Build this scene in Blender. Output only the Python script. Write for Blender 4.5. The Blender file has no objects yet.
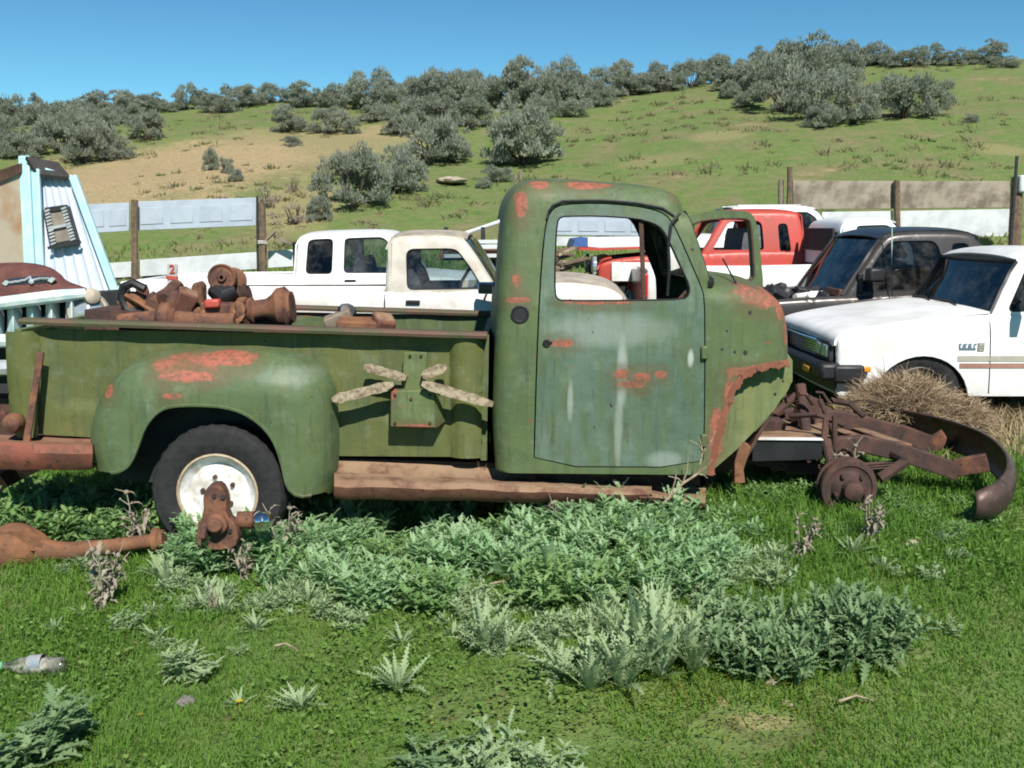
import bpy, bmesh, math, random
import numpy as np
from mathutils import Vector, Matrix, noise as mnoise
from mathutils.geometry import delaunay_2d_cdt

SC = bpy.context.scene
COL = SC.collection
rad = math.radians
random.seed(7)
RNG = np.random.default_rng(11)

# ------------------------------------------------------------------ camera, sky, sun, exposure
F_PX, CAM_D, CAM_H, PITCH = 988.0, 5.1, 1.75, rad(9.03)
cam_data = bpy.data.cameras.new('camera')
cam = bpy.data.objects.new('camera', cam_data)
COL.objects.link(cam)
cam.location = (0, -CAM_D, CAM_H)
cam.rotation_euler = (rad(90) - PITCH, 0, 0)
cam_data.sensor_width = 36
cam_data.lens = F_PX / 1024 * 36
cam_data.clip_start = 0.05
cam_data.clip_end = 2000
SC.camera = cam

SUN_EL, SUN_AZ = rad(47), rad(14)          # azimuth measured from straight behind the camera towards its right
sun_dir = Vector((math.sin(SUN_AZ) * math.cos(SUN_EL), -math.cos(SUN_AZ) * math.cos(SUN_EL), math.sin(SUN_EL)))
world = bpy.data.worlds.new('World')
SC.world = world
world.use_nodes = True
wn = world.node_tree
sky = wn.nodes.new('ShaderNodeTexSky')
sky.sky_type = 'NISHITA'
sky.sun_disc = False
sky.sun_elevation = SUN_EL
sky.sun_rotation = math.pi - SUN_AZ
sky.air_density = 1.0
sky.dust_density = 0.0
sky.ozone_density = 2.0
sky.altitude = 1200
sky_tint = wn.nodes.new('ShaderNodeMix'); sky_tint.data_type = 'RGBA'; sky_tint.blend_type = 'MULTIPLY'
sky_tint.inputs[0].default_value = 1.0
sky_tint.inputs[7].default_value = (0.53, 0.88, 0.87, 1)
sky_gamma = wn.nodes.new('ShaderNodeGamma'); sky_gamma.inputs[1].default_value = 1.3
wn.links.new(sky.outputs[0], sky_gamma.inputs[0])
wn.links.new(sky_gamma.outputs[0], sky_tint.inputs[6])
wn.links.new(sky_tint.outputs[2], wn.nodes['Background'].inputs[0])
wn.nodes['Background'].inputs[1].default_value = 0.05
sun_data = bpy.data.lights.new('sun', 'SUN')
sun_data.energy = 5.0
sun_data.angle = rad(0.55)
sun_data.color = (1.0, 0.95, 0.87)
sun = bpy.data.objects.new('sun', sun_data)
COL.objects.link(sun)
sun.rotation_euler = sun_dir.to_track_quat('Z', 'Y').to_euler()
SC.view_settings.view_transform = 'Standard'
SC.view_settings.look = 'None'
SC.view_settings.exposure = 0.5
SC.view_settings.gamma = 1.0
SC.view_settings.use_curve_mapping = False
SC.render.engine = 'CYCLES'
SC.cycles.max_bounces = 6
SC.cycles.diffuse_bounces = 3
SC.cycles.glossy_bounces = 3
SC.cycles.transparent_max_bounces = 12
SC.cycles.caustics_reflective = False
SC.cycles.caustics_refractive = False
SC.cycles.filter_width = 1.9
SC.cycles.use_denoising = True

# ------------------------------------------------------------------ picture geometry -> world points
CT, ST = math.cos(PITCH), math.sin(PITCH)


def ray(px, py):
    x, y = (px - 512) / F_PX, (384 - py) / F_PX
    return Vector((x, CT + y * ST, -ST + y * CT))


def P(px, py, Y=0.0):
    d = ray(px, py)
    t = (Y + CAM_D) / d.y
    return Vector((d.x * t, Y, CAM_H + d.z * t))


def XZ(pts, Y=0.0):
    return [(P(a, b, Y).x, P(a, b, Y).z) for a, b in pts]


def ss(x, a, b):
    t = np.clip((np.asarray(x, float) - a) / (b - a), 0, 1)
    return t * t * (3 - 2 * t)


def vnoise(x, y, seed=0):
    x = np.asarray(x, float); y = np.asarray(y, float)
    xi = np.floor(x).astype(np.int64); yi = np.floor(y).astype(np.int64)
    fx, fy = x - xi, y - yi
    fx = fx * fx * (3 - 2 * fx); fy = fy * fy * (3 - 2 * fy)

    def h(a, b):
        n = (a * 374761393 + b * 668265263 + seed * 974711) & 0x7fffffff
        n = ((n ^ (n >> 13)) * 1274126177) & 0x7fffffff
        n = n ^ (n >> 16)
        return (n & 0xffff) / 65535.0
    return (h(xi, yi) * (1 - fx) + h(xi + 1, yi) * fx) * (1 - fy) + (h(xi, yi + 1) * (1 - fx) + h(xi + 1, yi + 1) * fx) * fy


CREST_U = [-1.5, -.9, -.52, -.40, -.3, -.15, 0, .1, .2, .3, .38, .52, .9, 1.5]
CREST_Y = [122, 118, 113, 110, 107, 106, 102, 98, 88, 78, 68, 66, 66, 70]
D_FENCE, D_CREST = 19.0, 52.0


def terrain(X, Y):
    X = np.asarray(X, float); Y = np.asarray(Y, float)
    d = Y + CAM_D
    dd = np.maximum(d, 4.0)
    u = X / dd
    cy = np.interp(u, CREST_U, CREST_Y)
    zc = CAM_H + (227 - cy) / F_PX * D_CREST
    z0 = 0.62
    low = z0 * ss(d, 6.5, D_FENCE) + 0.2 * ss(X, -1.2, 1.6) * ss(Y, -2.6, -.3) * (1 - ss(Y, 6, 14))
    t = np.clip((d - D_FENCE) / (D_CREST - D_FENCE), 0, 1)
    g = 1.12 * t - 0.12 * t * t
    g = np.where(t < .12, g * (t / .12) ** .45, g)
    hill = (zc - z0) * g
    hill = hill + np.where(t > .02, (vnoise(X / 7, Y / 7, 3) - .5) * .9 * np.minimum(t * 3, 1) * (1 - t) ** .5, 0)
    over = np.maximum(d - D_CREST, 0)
    hill = hill - np.where(over > 0, .10 * over - .1 * 4 * (1 - np.exp(-over / 4)), 0)
    hill = np.maximum(hill, -6)
    bump = (vnoise(X * 1.3, Y * 1.3, 1) - .5) * .06 + (vnoise(X * 4, Y * 4, 2) - .5) * .02
    return low + hill + bump


def tz(x, y):
    return float(terrain(x, y))


def PG(px, py, dmax=75):
    d = ray(px, py)
    t = 2.0
    last = t
    while t < dmax:
        p = Vector((0, -CAM_D, CAM_H)) + d * t
        if p.z < tz(p.x, p.y):
            a, b = last, t
            for _ in range(18):
                m = (a + b) / 2
                p = Vector((0, -CAM_D, CAM_H)) + d * m
                if p.z < tz(p.x, p.y): b = m
                else: a = m
            return p
        last = t
        t *= 1.012
    return None


# ------------------------------------------------------------------ objects and tags
def tag(o, label=None, cat=None, group=None, kind=None):
    if label: o['label'] = label
    if cat: o['category'] = cat
    if group: o['group'] = group
    if kind: o['kind'] = kind
    return o


def empty(name, loc, label, cat, group=None):
    o = bpy.data.objects.new(name, None)
    o.empty_display_size = .2
    COL.objects.link(o)
    o.location = loc
    return tag(o, label, cat, group)


def copy_tree(o, parent=None):
    c = o.copy()
    COL.objects.link(c)
    if parent is not None:
        c.parent = parent
        c.matrix_parent_inverse = o.matrix_parent_inverse.copy()
    for ch in o.children:
        copy_tree(ch, c)
    return c


class MB:
    def __init__(s):
        s.v, s.f = [], []

    def add(s, vs, fs):
        n = len(s.v)
        s.v += [tuple(p) for p in vs]
        s.f += [tuple(i + n for i in f) for f in fs]
        return s

    def box(s, c, size, rot=None):
        hx, hy, hz = [q / 2 for q in size]
        vs = [Vector((a * hx, b * hy, e * hz)) for a in (-1, 1) for b in (-1, 1) for e in (-1, 1)]
        if rot is not None:
            R = rot if isinstance(rot, Matrix) else Matrix.Rotation(rot[0], 3, 'X') @ Matrix.Rotation(rot[1], 3, 'Y') @ Matrix.Rotation(rot[2], 3, 'Z')
            vs = [R @ q for q in vs]
        c = Vector(c)
        return s.add([q + c for q in vs], [(0, 1, 3, 2), (4, 6, 7, 5), (0, 4, 5, 1), (2, 3, 7, 6), (0, 2, 6, 4), (1, 5, 7, 3)])

    def bar(s, a, b, w, h, up=(0, 0, 1)):
        a, b = Vector(a), Vector(b)
        t = (b - a).normalized()
        side = t.cross(Vector(up))
        if side.length < 1e-4: side = t.cross(Vector((1, 0, 0)))
        side.normalize()
        u = side.cross(t)
        vs = []
        for p in (a, b):
            for i, j in ((-1, -1), (1, -1), (1, 1), (-1, 1)):
                vs.append(p + side * (i * w / 2) + u * (j * h / 2))
        return s.add(vs, [(0, 1, 2, 3), (7, 6, 5, 4), (0, 4, 5, 1), (1, 5, 6, 2), (2, 6, 7, 3), (3, 7, 4, 0)])

    def rail(s, path, w, h):
        """rectangular bar that follows a bent path"""
        path = [Vector(p) for p in path]
        n = len(path)
        rows = []
        for i, p in enumerate(path):
            t = (path[min(i + 1, n - 1)] - path[max(i - 1, 0)]).normalized()
            sd = t.cross(Vector((0, 0, 1))).normalized(); u = sd.cross(t)
            rows.append([p + sd * (a * w / 2) + u * (b * h / 2) for a, b in ((-1, -1), (-1, 1), (1, 1), (1, -1), (-1, -1))])
        s.grid(rows)
        b = len(s.v) - 5 * n
        s.f += [(b, b + 1, b + 2, b + 3), tuple(b + 5 * (n - 1) + q for q in (3, 2, 1, 0))]
        return s

    def tube(s, path, r, seg=8, cap=True):
        path = [Vector(p) for p in path]
        n = len(path)
        rs = r if isinstance(r, (list, tuple)) else [r] * n
        vs, fs = [], []
        prev = None
        for i, p in enumerate(path):
            t = (path[min(i + 1, n - 1)] - path[max(i - 1, 0)]).normalized()
            if prev is None:
                q = Vector((0, 0, 1)) if abs(t.z) < .9 else Vector((1, 0, 0))
                a = t.cross(q).normalized()
            else:
                a = (prev - t * prev.dot(t))
                a = a.normalized() if a.length > 1e-6 else t.orthogonal().normalized()
            prev = a
            b = t.cross(a)
            for k in range(seg):
                an = 2 * math.pi * k / seg
                vs.append(p + (a * math.cos(an) + b * math.sin(an)) * rs[i])
        for i in range(n - 1):
            for k in range(seg):
                k2 = (k + 1) % seg
                fs.append((i * seg + k, i * seg + k2, (i + 1) * seg + k2, (i + 1) * seg + k))
        if cap:
            fs.append(tuple(range(seg))[::-1])
            fs.append(tuple((n - 1) * seg + k for k in range(seg)))
        return s.add(vs, fs)

    def lathe(s, o, axis, prof, seg=24, cap=False):
        o, ax = Vector(o), Vector(axis).normalized()
        a = ax.orthogonal().normalized()
        b = ax.cross(a)
        vs, fs = [], []
        m = len(prof)
        for k in range(seg):
            an = 2 * math.pi * k / seg
            d = a * math.cos(an) + b * math.sin(an)
            for r, t in prof:
                vs.append(o + ax * t + d * r)
        for k in range(seg):
            k2 = (k + 1) % seg
            for j in range(m - 1):
                fs.append((k * m + j, k2 * m + j, k2 * m + j + 1, k * m + j + 1))
        if cap:
            fs.append(tuple(k * m for k in range(seg))[::-1])
            fs.append(tuple(k * m + m - 1 for k in range(seg)))
        return s.add(vs, fs)

    def grid(s, rows, skip=None, flip=False):
        m = len(rows[0])
        vs = [p for r in rows for p in r]
        fs = []
        for i in range(len(rows) - 1):
            for j in range(m - 1):
                if skip and skip(i, j): continue
                q = (i * m + j, i * m + j + 1, (i + 1) * m + j + 1, (i + 1) * m + j)
                fs.append(q[::-1] if flip else q)
        return s.add(vs, fs)

    def prism(s, pts, y0, y1):
        """polygon in (x, z) extruded between two depths"""
        n = len(pts)
        if sum(pts[i][0] * pts[(i + 1) % n][1] - pts[(i + 1) % n][0] * pts[i][1] for i in range(n)) < 0:
            pts = pts[::-1]
        vs = [(x, y0, z) for x, z in pts] + [(x, y1, z) for x, z in pts]
        fs = [tuple(range(n)), tuple(range(2 * n - 1, n - 1, -1))]
        fs += [(i, i + n, (i + 1) % n + n, (i + 1) % n) for i in range(n)]
        return s.add(vs, fs)

    def mirror(s, ymid):
        """adds the reflection of all that is there in the plane y = ymid"""
        vs = [(x, 2 * ymid - y, z) for x, y, z in s.v]
        fs = [f[::-1] for f in s.f]
        return s.add(vs, fs)

    def jitter(s, amp, scale=8, seed=0):
        out = []
        for p in s.v:
            q = Vector(p) * scale + Vector((seed * 7.1, seed * 3.3, 0))
            out.append(tuple(Vector(p) + mnoise.noise_vector(q) * amp))
        s.v = out
        return s

    def build(s, name, mat, parent=None, angle=35, bevel=0, solid=0, offset=1.0, sub=0, local=False, flat=False, split=False):
        if split: return s.build_split(name, mat, parent, angle=angle, bevel=bevel, solid=solid, offset=offset, sub=sub, local=local, flat=flat)
        me = bpy.data.meshes.new(name)
        me.from_pydata(s.v, [], s.f)
        me.validate()
        mats = mat if isinstance(mat, (list, tuple)) else [mat]
        for m in mats: me.materials.append(m)
        o = bpy.data.objects.new(name, me)
        COL.objects.link(o)
        if parent is not None:
            o.parent = parent
            if not local:
                o.matrix_parent_inverse = parent_inverse(parent)
        if solid:
            md = o.modifiers.new('thick', 'SOLIDIFY'); md.thickness = solid; md.offset = -offset
            if not sub:
                md = o.modifiers.new('crisp', 'EDGE_SPLIT'); md.split_angle = rad(min(angle, 45))
        if bevel:
            md = o.modifiers.new('bevel', 'BEVEL'); md.width = bevel; md.segments = 2; md.limit_method = 'ANGLE'; md.angle_limit = rad(40)
        if sub:
            md = o.modifiers.new('sub', 'SUBSURF'); md.levels = sub; md.render_levels = sub
        if not flat:
            me.polygons.foreach_set('use_smooth', [True] * len(me.polygons))
            me.set_sharp_from_angle(angle=rad(angle))
        return o


def _split(s, name, mat, parent, **kw):
    n = len(s.v)
    root = list(range(n))

    def find(a):
        while root[a] != a:
            root[a] = root[root[a]]; a = root[a]
        return a
    for f in s.f:
        for q in f[1:]:
            root[find(f[0])] = find(q)
    groups = {}
    for f in s.f: groups.setdefault(find(f[0]), []).append(f)
    out = []
    for fs in groups.values():
        m = MB()
        idx = {}
        for f in fs:
            for q in f:
                if q not in idx:
                    idx[q] = len(m.v); m.v.append(s.v[q])
        m.f = [tuple(idx[q] for q in f) for f in fs]
        out.append(m.build(name, mat, parent, **kw))
    return out[0]


MB.build_split = _split


def parent_inverse(p):
    m = Matrix.Identity(4)
    q = p
    chain = []
    while q is not None:
        chain.append(q); q = q.parent
    for q in reversed(chain):
        pinv = q.matrix_parent_inverse if q.parent is not None else Matrix.Identity(4)
        m = m @ pinv @ q.matrix_basis
    return m.inverted()


def anchor(name, mb, mat, label, cat, group=None, kind=None, **kw):
    """one-mesh thing whose origin sits at its base"""
    a = np.array(mb.v)
    c = Vector(((a[:, 0].min() + a[:, 0].max()) / 2, (a[:, 1].min() + a[:, 1].max()) / 2, a[:, 2].min()))
    mb.v = [tuple(Vector(p) - c) for p in mb.v]
    o = mb.build(name, mat, None, **kw)
    o.location = c
    return tag(o, label, cat, group, kind)


# ------------------------------------------------------------------ 2D outlines and pressed-metal panels
def chaikin(pts, n=2, closed=True):
    pts = [tuple(p) for p in pts]
    for _ in range(n):
        out = []
        m = len(pts)
        rng = range(m) if closed else range(m - 1)
        if not closed: out.append(pts[0])
        for i in rng:
            a, b = pts[i], pts[(i + 1) % m]
            out.append((.75 * a[0] + .25 * b[0], .75 * a[1] + .25 * b[1]))
            out.append((.25 * a[0] + .75 * b[0], .25 * a[1] + .75 * b[1]))
        if not closed: out.append(pts[-1])
        pts = out
    return pts


def round_poly(pts, r, n=3):
    out = []
    m = len(pts)
    for i in range(m):
        a, b, c = Vector(pts[i - 1]), Vector(pts[i]), Vector(pts[(i + 1) % m])
        d1 = min(r, (a - b).length * .42); d2 = min(r, (c - b).length * .42)
        p, q = b + (a - b).normalized() * d1, b + (c - b).normalized() * d2
        for k in range(n + 1):
            t = k / n
            v = p * (1 - t) ** 2 + b * 2 * t * (1 - t) + q * t * t
            out.append((v.x, v.y))
    return out


def densify(pts, step, closed=True):
    out = []
    m = len(pts)
    for i in range(m if closed else m - 1):
        a, b = pts[i], pts[(i + 1) % m]
        L = math.hypot(b[0] - a[0], b[1] - a[1])
        k = max(1, int(math.ceil(L / step)))
        for j in range(k):
            t = j / k
            out.append((a[0] + (b[0] - a[0]) * t, a[1] + (b[1] - a[1]) * t))
    if not closed: out.append(pts[-1])
    return out


def inside(P2, poly):
    x, y = P2[:, 0], P2[:, 1]
    q = np.array(poly)
    r = np.zeros(len(P2), bool)
    j = len(q) - 1
    for i in range(len(q)):
        xi, yi = q[i]; xj, yj = q[j]
        if yi != yj:
            c = ((yi > y) != (yj > y)) & (x < (xj - xi) * (y - yi) / (yj - yi) + xi)
            r ^= c
        j = i
    return r


def dist_line(x, z, line):
    x = np.asarray(x, float); z = np.asarray(z, float)
    best = np.full(x.shape, 1e9)
    for (ax, az), (bx, bz) in zip(line[:-1], line[1:]):
        dx, dz = bx - ax, bz - az
        L2 = dx * dx + dz * dz + 1e-12
        t = np.clip(((x - ax) * dx + (z - az) * dz) / L2, 0, 1)
        best = np.minimum(best, np.hypot(x - ax - t * dx, z - az - t * dz))
    return best


def rounded(d, r):
    q = np.clip(d / r, 0, 1)
    return r * (1 - np.sqrt(np.maximum(0, 1 - (1 - q) ** 2)))


def panel(mb, outline, holes, yf, step=.05, rings=(), flip=False):
    """sheet in the (x, z) plane bounded by outline, minus holes, set to depth yf(x, z).
    rings = [(polyline, radius)]: extra points where the sheet turns a rounded edge"""
    out = densify(outline, step)
    hs = [densify(h, step) for h in holes]
    verts, edges = [], []

    def loop(l):
        n = len(verts)
        verts.extend(l)
        edges.extend([(n + i, n + (i + 1) % len(l)) for i in range(len(l))])
    loop(out)
    for h in hs: loop(h)
    a = np.array(out)
    x0, z0 = a.min(0); x1, z1 = a.max(0)
    gx, gz = np.meshgrid(np.arange(x0 + step / 2, x1, step), np.arange(z0 + step / 2, z1, step))
    pts = np.stack([gx.ravel(), gz.ravel()], 1)
    pts = pts + (np.random.default_rng(3).random(pts.shape) - .5) * step * .25
    ex = [pts]
    for line, r in rings:
        ln = np.array(densify(line, step * .8, False))
        tg = np.gradient(ln, axis=0)
        nrm = np.stack([-tg[:, 1], tg[:, 0]], 1)
        nrm /= np.linalg.norm(nrm, axis=1)[:, None] + 1e-9
        for sgn in (1, -1):
            for an in (15, 30, 45, 62, 80):
                ex.append(ln + sgn * nrm * r * (1 - math.cos(rad(an))))
    pts = np.concatenate(ex)
    ok = inside(pts, out)
    for h in hs: ok &= ~inside(pts, h)
    pts = pts[ok]
    allb = np.array(verts)
    if len(pts):
        dm = np.full(len(pts), 1e9)
        for k in range(0, len(allb), 200):
            dm = np.minimum(dm, np.hypot(pts[:, None, 0] - allb[None, k:k + 200, 0], pts[:, None, 1] - allb[None, k:k + 200, 1]).min(1))
        pts = pts[dm > step * .07]
    vin = [Vector(p) for p in verts] + [Vector(p) for p in pts]
    vo, eo, fo, *_ = delaunay_2d_cdt(vin, edges, [], 0, 1e-5)
    V = np.array([(p[0], p[1]) for p in vo])
    Fc = np.array([f for f in fo if len(f) == 3])
    cen = V[Fc].mean(1)
    keep = inside(cen, out)
    for h in hs: keep &= ~inside(cen, h)
    Fc = Fc[keep]
    A = V[Fc]
    area = (A[:, 1, 0] - A[:, 0, 0]) * (A[:, 2, 1] - A[:, 0, 1]) - (A[:, 2, 0] - A[:, 0, 0]) * (A[:, 1, 1] - A[:, 0, 1])
    Fc[area < 0] = Fc[area < 0][:, ::-1]
    if flip: Fc = Fc[:, ::-1]
    y = yf(V[:, 0], V[:, 1]) if callable(yf) else np.full(len(V), yf)
    mb.add([(V[i, 0], float(y[i]), V[i, 1]) for i in range(len(V))], [tuple(int(q) for q in f) for f in Fc])
    return mb


def span(mb, near, ymid, n=10, crown=(0, 0), hole=None, flip=False):
    """sheet from a row of near-side points across to their mirror images; crown pushes the middle out by (dx, dz)"""
    rows = []
    for p in near:
        r = []
        for k in range(n + 1):
            t = k / n
            c = 1 - (2 * t - 1) ** 2
            y = p[1] + (2 * ymid - 2 * p[1]) * t
            r.append((p[0] + crown[0] * c, y, p[2] + crown[1] * c))
        rows.append(r)
    mb.grid(rows, skip=hole, flip=flip)
    return mb

# ------------------------------------------------------------------ materials
class NT:
    def __init__(s, name):
        s.m = bpy.data.materials.new(name)
        s.m.use_nodes = True
        s.t = s.m.node_tree
        s.b = s.t.nodes['Principled BSDF']
        s.out = s.t.nodes['Material Output']

    def n(s, typ, **kw):
        q = s.t.nodes.new(typ)
        for k, v in kw.items(): setattr(q, k, v)
        return q

    def lk(s, a, b): s.t.links.new(a, b)

    def put(s, sock, v):
        if hasattr(v, 'is_output') or isinstance(v, bpy.types.NodeSocket): s.lk(v, sock)
        elif isinstance(v, (tuple, list)) and len(v) == 3 and sock.type == 'RGBA': sock.default_value = (*v, 1)
        else: sock.default_value = v

    def pos(s): return s.n('ShaderNodeNewGeometry').outputs['Position']

    def obj(s): return s.n('ShaderNodeTexCoord').outputs['Object']

    def sep(s, v):
        q = s.n('ShaderNodeSeparateXYZ'); s.lk(v, q.inputs[0]); return q.outputs

    def mapv(s, v, scale=(1, 1, 1), loc=(0, 0, 0)):
        q = s.n('ShaderNodeMapping'); s.lk(v, q.inputs[0]); q.inputs['Scale'].default_value = scale; q.inputs['Location'].default_value = loc
        return q.outputs[0]

    def noise(s, v, scale, detail=4, rough=.55):
        q = s.n('ShaderNodeTexNoise'); s.lk(v, q.inputs['Vector']); q.inputs['Scale'].default_value = scale
        q.inputs['Detail'].default_value = detail; q.inputs['Roughness'].default_value = rough
        return q.outputs['Fac']

    def ramp(s, f, a, b, c0=0., c1=1.):
        q = s.n('ShaderNodeMapRange'); q.interpolation_type = 'SMOOTHSTEP'
        s.put(q.inputs['Value'], f)
        q.inputs['From Min'].default_value = a; q.inputs['From Max'].default_value = b
        q.inputs['To Min'].default_value = c0; q.inputs['To Max'].default_value = c1
        return q.outputs[0]

    def mix(s, f, a, b):
        q = s.n('ShaderNodeMix', data_type='RGBA')
        s.put(q.inputs[0], f); s.put(q.inputs[6], a); s.put(q.inputs[7], b)
        return q.outputs[2]

    def math(s, op, a, b=0., clamp=False):
        q = s.n('ShaderNodeMath', operation=op, use_clamp=clamp)
        s.put(q.inputs[0], a); s.put(q.inputs[1], b)
        return q.outputs[0]

    def blob(s, X, Z, cx, cz, rx, rz, nz, amt=.9, soft=.25):
        """1 inside a ragged ellipse"""
        a = s.math('DIVIDE', s.math('SUBTRACT', X, cx), rx)
        b = s.math('DIVIDE', s.math('SUBTRACT', Z, cz), rz)
        d = s.math('ADD', s.math('MULTIPLY', a, a), s.math('MULTIPLY', b, b))
        d = s.math('ADD', d, s.math('MULTIPLY', s.math('SUBTRACT', nz, .5), amt * 2.6))
        return s.ramp(d, 1. + soft / 2, 1. - soft / 2)

    def bump(s, h, strength=.3, dist=.01):
        q = s.n('ShaderNodeBump'); s.put(q.inputs['Height'], h); q.inputs['Strength'].default_value = strength; q.inputs['Distance'].default_value = dist
        s.lk(q.outputs[0], s.b.inputs['Normal'])

    def set(s, color=None, rough=None, metal=None, spec=None):
        if color is not None: s.put(s.b.inputs['Base Color'], color)
        if rough is not None: s.put(s.b.inputs['Roughness'], rough)
        if metal is not None: s.put(s.b.inputs['Metallic'], metal)
        if spec is not None: s.b.inputs['Specular IOR Level'].default_value = spec
        return s.m


def plain(name, c, rough=.6, metal=0., var=.18, scale=9, c2=None, bump=0., spec=.4, bscale=40):
    """one colour broken up by a fine and a coarse noise"""
    t = NT(name)
    v = t.obj()
    a = t.noise(v, scale, 6, .6)
    d = tuple(q * (1 - var) for q in c) if c2 is None else c2
    col = t.mix(t.ramp(a, .38, .66), c, d)
    if bump: t.bump(t.noise(v, bscale, 4), bump, .01)
    return t.set(col, rough, metal, spec)


def rust(name, a=(.115, .052, .034), b=(.20, .085, .045), c=(.05, .03, .026), dust=None):
    t = NT(name)
    v = t.pos()
    n1 = t.noise(v, 7, 6, .65)
    n2 = t.noise(v, 32, 5, .6)
    col = t.mix(t.ramp(n1, .4, .62), a, b)
    col = t.mix(t.ramp(n2, .55, .72), col, c)
    if dust is not None:
        nz = t.sep(t.n('ShaderNodeNewGeometry').outputs['Normal'])[2]
        f = t.math('MULTIPLY', t.ramp(nz, .35, .9), t.ramp(n1, .3, .6))
        col = t.mix(f, col, dust)
    t.bump(n2, .5, .006)
    return t.set(col, .85, 0., .25)


def truck_paint(name, base, alt, olive, patches=(), low_rust=None, streaks_and_highlight=(), edge=None, stripes=None):
    """sun-bleached green paint: tone drift, vertical run-off streaks, primer showing in given worn places, rust low down"""
    t = NT(name)
    v = t.pos()
    X, Y, Z = t.sep(v)[0:3]
    n1 = t.noise(v, 1.7, 5, .6)
    n2 = t.noise(t.mapv(v, (7, 7, 1.1)), 2.2, 5, .6)
    n3 = t.noise(v, 38, 5, .65)
    n4 = t.noise(v, 9, 6, .7)
    col = t.mix(t.ramp(n1, .35, .65), base, alt)
    col = t.mix(t.math('MULTIPLY', t.ramp(n2, .42, .68), .75), col, olive)
    col = t.mix(t.math('MULTIPLY', t.ramp(n3, .58, .75), .22), col, tuple(q * .5 for q in base))
    chalk = t.math('MULTIPLY', t.ramp(n4, .50, .72), .30)
    col = t.mix(chalk, col, (.20, .25, .19))
    n5 = t.noise(t.mapv(v, (9, 9, .8), (2, 5, 1)), 3.1, 6, .7)
    col = t.mix(t.math('MULTIPLY', t.ramp(n5, .50, .72), .62), col, (.045, .062, .030))
    n6 = t.noise(t.mapv(v, loc=(7, 2, 4)), 3.6, 7, .72)
    col = t.mix(t.math('MULTIPLY', t.ramp(n6, .52, .70), .55), col, (.055, .075, .030))
    col = t.mix(t.math('MULTIPLY', t.ramp(t.noise(v, 90, 3, .7), .55, .75), .25), col, (.05, .05, .03))
    for (cx, cz, rx, rz, k) in streaks_and_highlight:
        f = t.math('MULTIPLY', t.blob(X, Z, cx, cz, rx, rz, t.math('ADD', t.math('MULTIPLY', n4, .5), t.math('MULTIPLY', n2, .5)), .9, 1.7), k)
        col = t.mix(f, col, (.40, .45, .42))
    n7 = t.noise(t.mapv(v, (55, 55, 1.6), (1, 8, 3)), 1.0, 4, .6)
    col = t.mix(t.math('MULTIPLY', t.ramp(n7, .66, .74), .38), col, (.27, .31, .26))
    # scattered chips to primer and small rust pin-holes
    col = t.mix(t.ramp(t.noise(v, 17, 3, .5), .735, .76), col, (.22, .07, .04))
    col = t.mix(t.ramp(t.noise(t.mapv(v, loc=(3, 1, 2)), 26, 2, .5), .75, .77), col, (.04, .03, .025))
    pr = t.mix(t.ramp(n3, .42, .6), (.33, .105, .068), (.20, .080, .050))
    pr = t.mix(t.math('MULTIPLY', t.ramp(n4, .5, .7), .6), pr, (.11, .075, .05))
    near = t.math('LESS_THAN', Y, .7)
    for (cx, cz, rx, rz) in patches:
        f = t.math('MULTIPLY', t.blob(X, Z, cx, cz, rx, rz, t.math('ADD', t.math('MULTIPLY', n4, .6), t.math('MULTIPLY', t.noise(v, 24, 5, .7), .4)), 1.7, .6), near)
        f = t.math('MULTIPLY', f, t.ramp(n3, .70, .54, .45, 1.))
        halo = t.math('MULTIPLY', t.blob(X, Z, cx, cz - rz * .25, rx * 1.25 + .02, rz * 1.4 + .03, n4, 1.6, 1.7), near)
        col = t.mix(t.math('MULTIPLY', halo, .55), col, (.105, .085, .042))
        col = t.mix(f, col, pr)
    if low_rust:
        z0, z1 = low_rust
        h = t.math('ADD', Z, t.math('MULTIPLY', t.math('SUBTRACT', n4, .5), .22))
        col = t.mix(t.ramp(h, z1, z0, 0., .9), col, (.13, .06, .04))
    if stripes:
        for z0, z1 in stripes:
            f = t.math('MULTIPLY', t.ramp(Z, z0 - .006, z0 + .006), t.ramp(Z, z1 + .006, z1 - .006))
            f = t.math('MULTIPLY', f, t.ramp(n4, .35, .55))
            col = t.mix(f, col, pr)
    t.bump(t.math('ADD', t.math('ADD', t.noise(v, 2.6, 3), t.math('MULTIPLY', t.noise(v, 8, 3), .4)), t.math('MULTIPLY', n3, .08)), .42, .03)
    return t.set(col, t.ramp(n4, .3, .7, .50, .74), 0., .32)


def glass(name, tint=(.75, .82, .82), refl=.9, dirt=.12, dirt_col=(.45, .43, .38)):
    t = NT(name)
    tr = t.n('ShaderNodeBsdfTransparent'); tr.inputs[0].default_value = (*tint, 1)
    gl = t.n('ShaderNodeBsdfGlossy'); gl.inputs['Roughness'].default_value = .04; gl.inputs[0].default_value = (refl, refl, refl, 1)
    fr = t.n('ShaderNodeFresnel'); fr.inputs[0].default_value = 1.5
    m1 = t.n('ShaderNodeMixShader'); t.lk(fr.outputs[0], m1.inputs[0]); t.lk(tr.outputs[0], m1.inputs[1]); t.lk(gl.outputs[0], m1.inputs[2])
    df = t.n('ShaderNodeBsdfDiffuse'); df.inputs[0].default_value = (*dirt_col, 1)
    f = t.math('MULTIPLY', t.ramp(t.noise(t.pos(), 6, 6, .7), .4, .75), dirt * 2)
    m2 = t.n('ShaderNodeMixShader'); t.lk(f, m2.inputs[0]); t.lk(m1.outputs[0], m2.inputs[1]); t.lk(df.outputs[0], m2.inputs[2])
    t.lk(m2.outputs[0], t.out.inputs[0])
    return t.m


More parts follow.
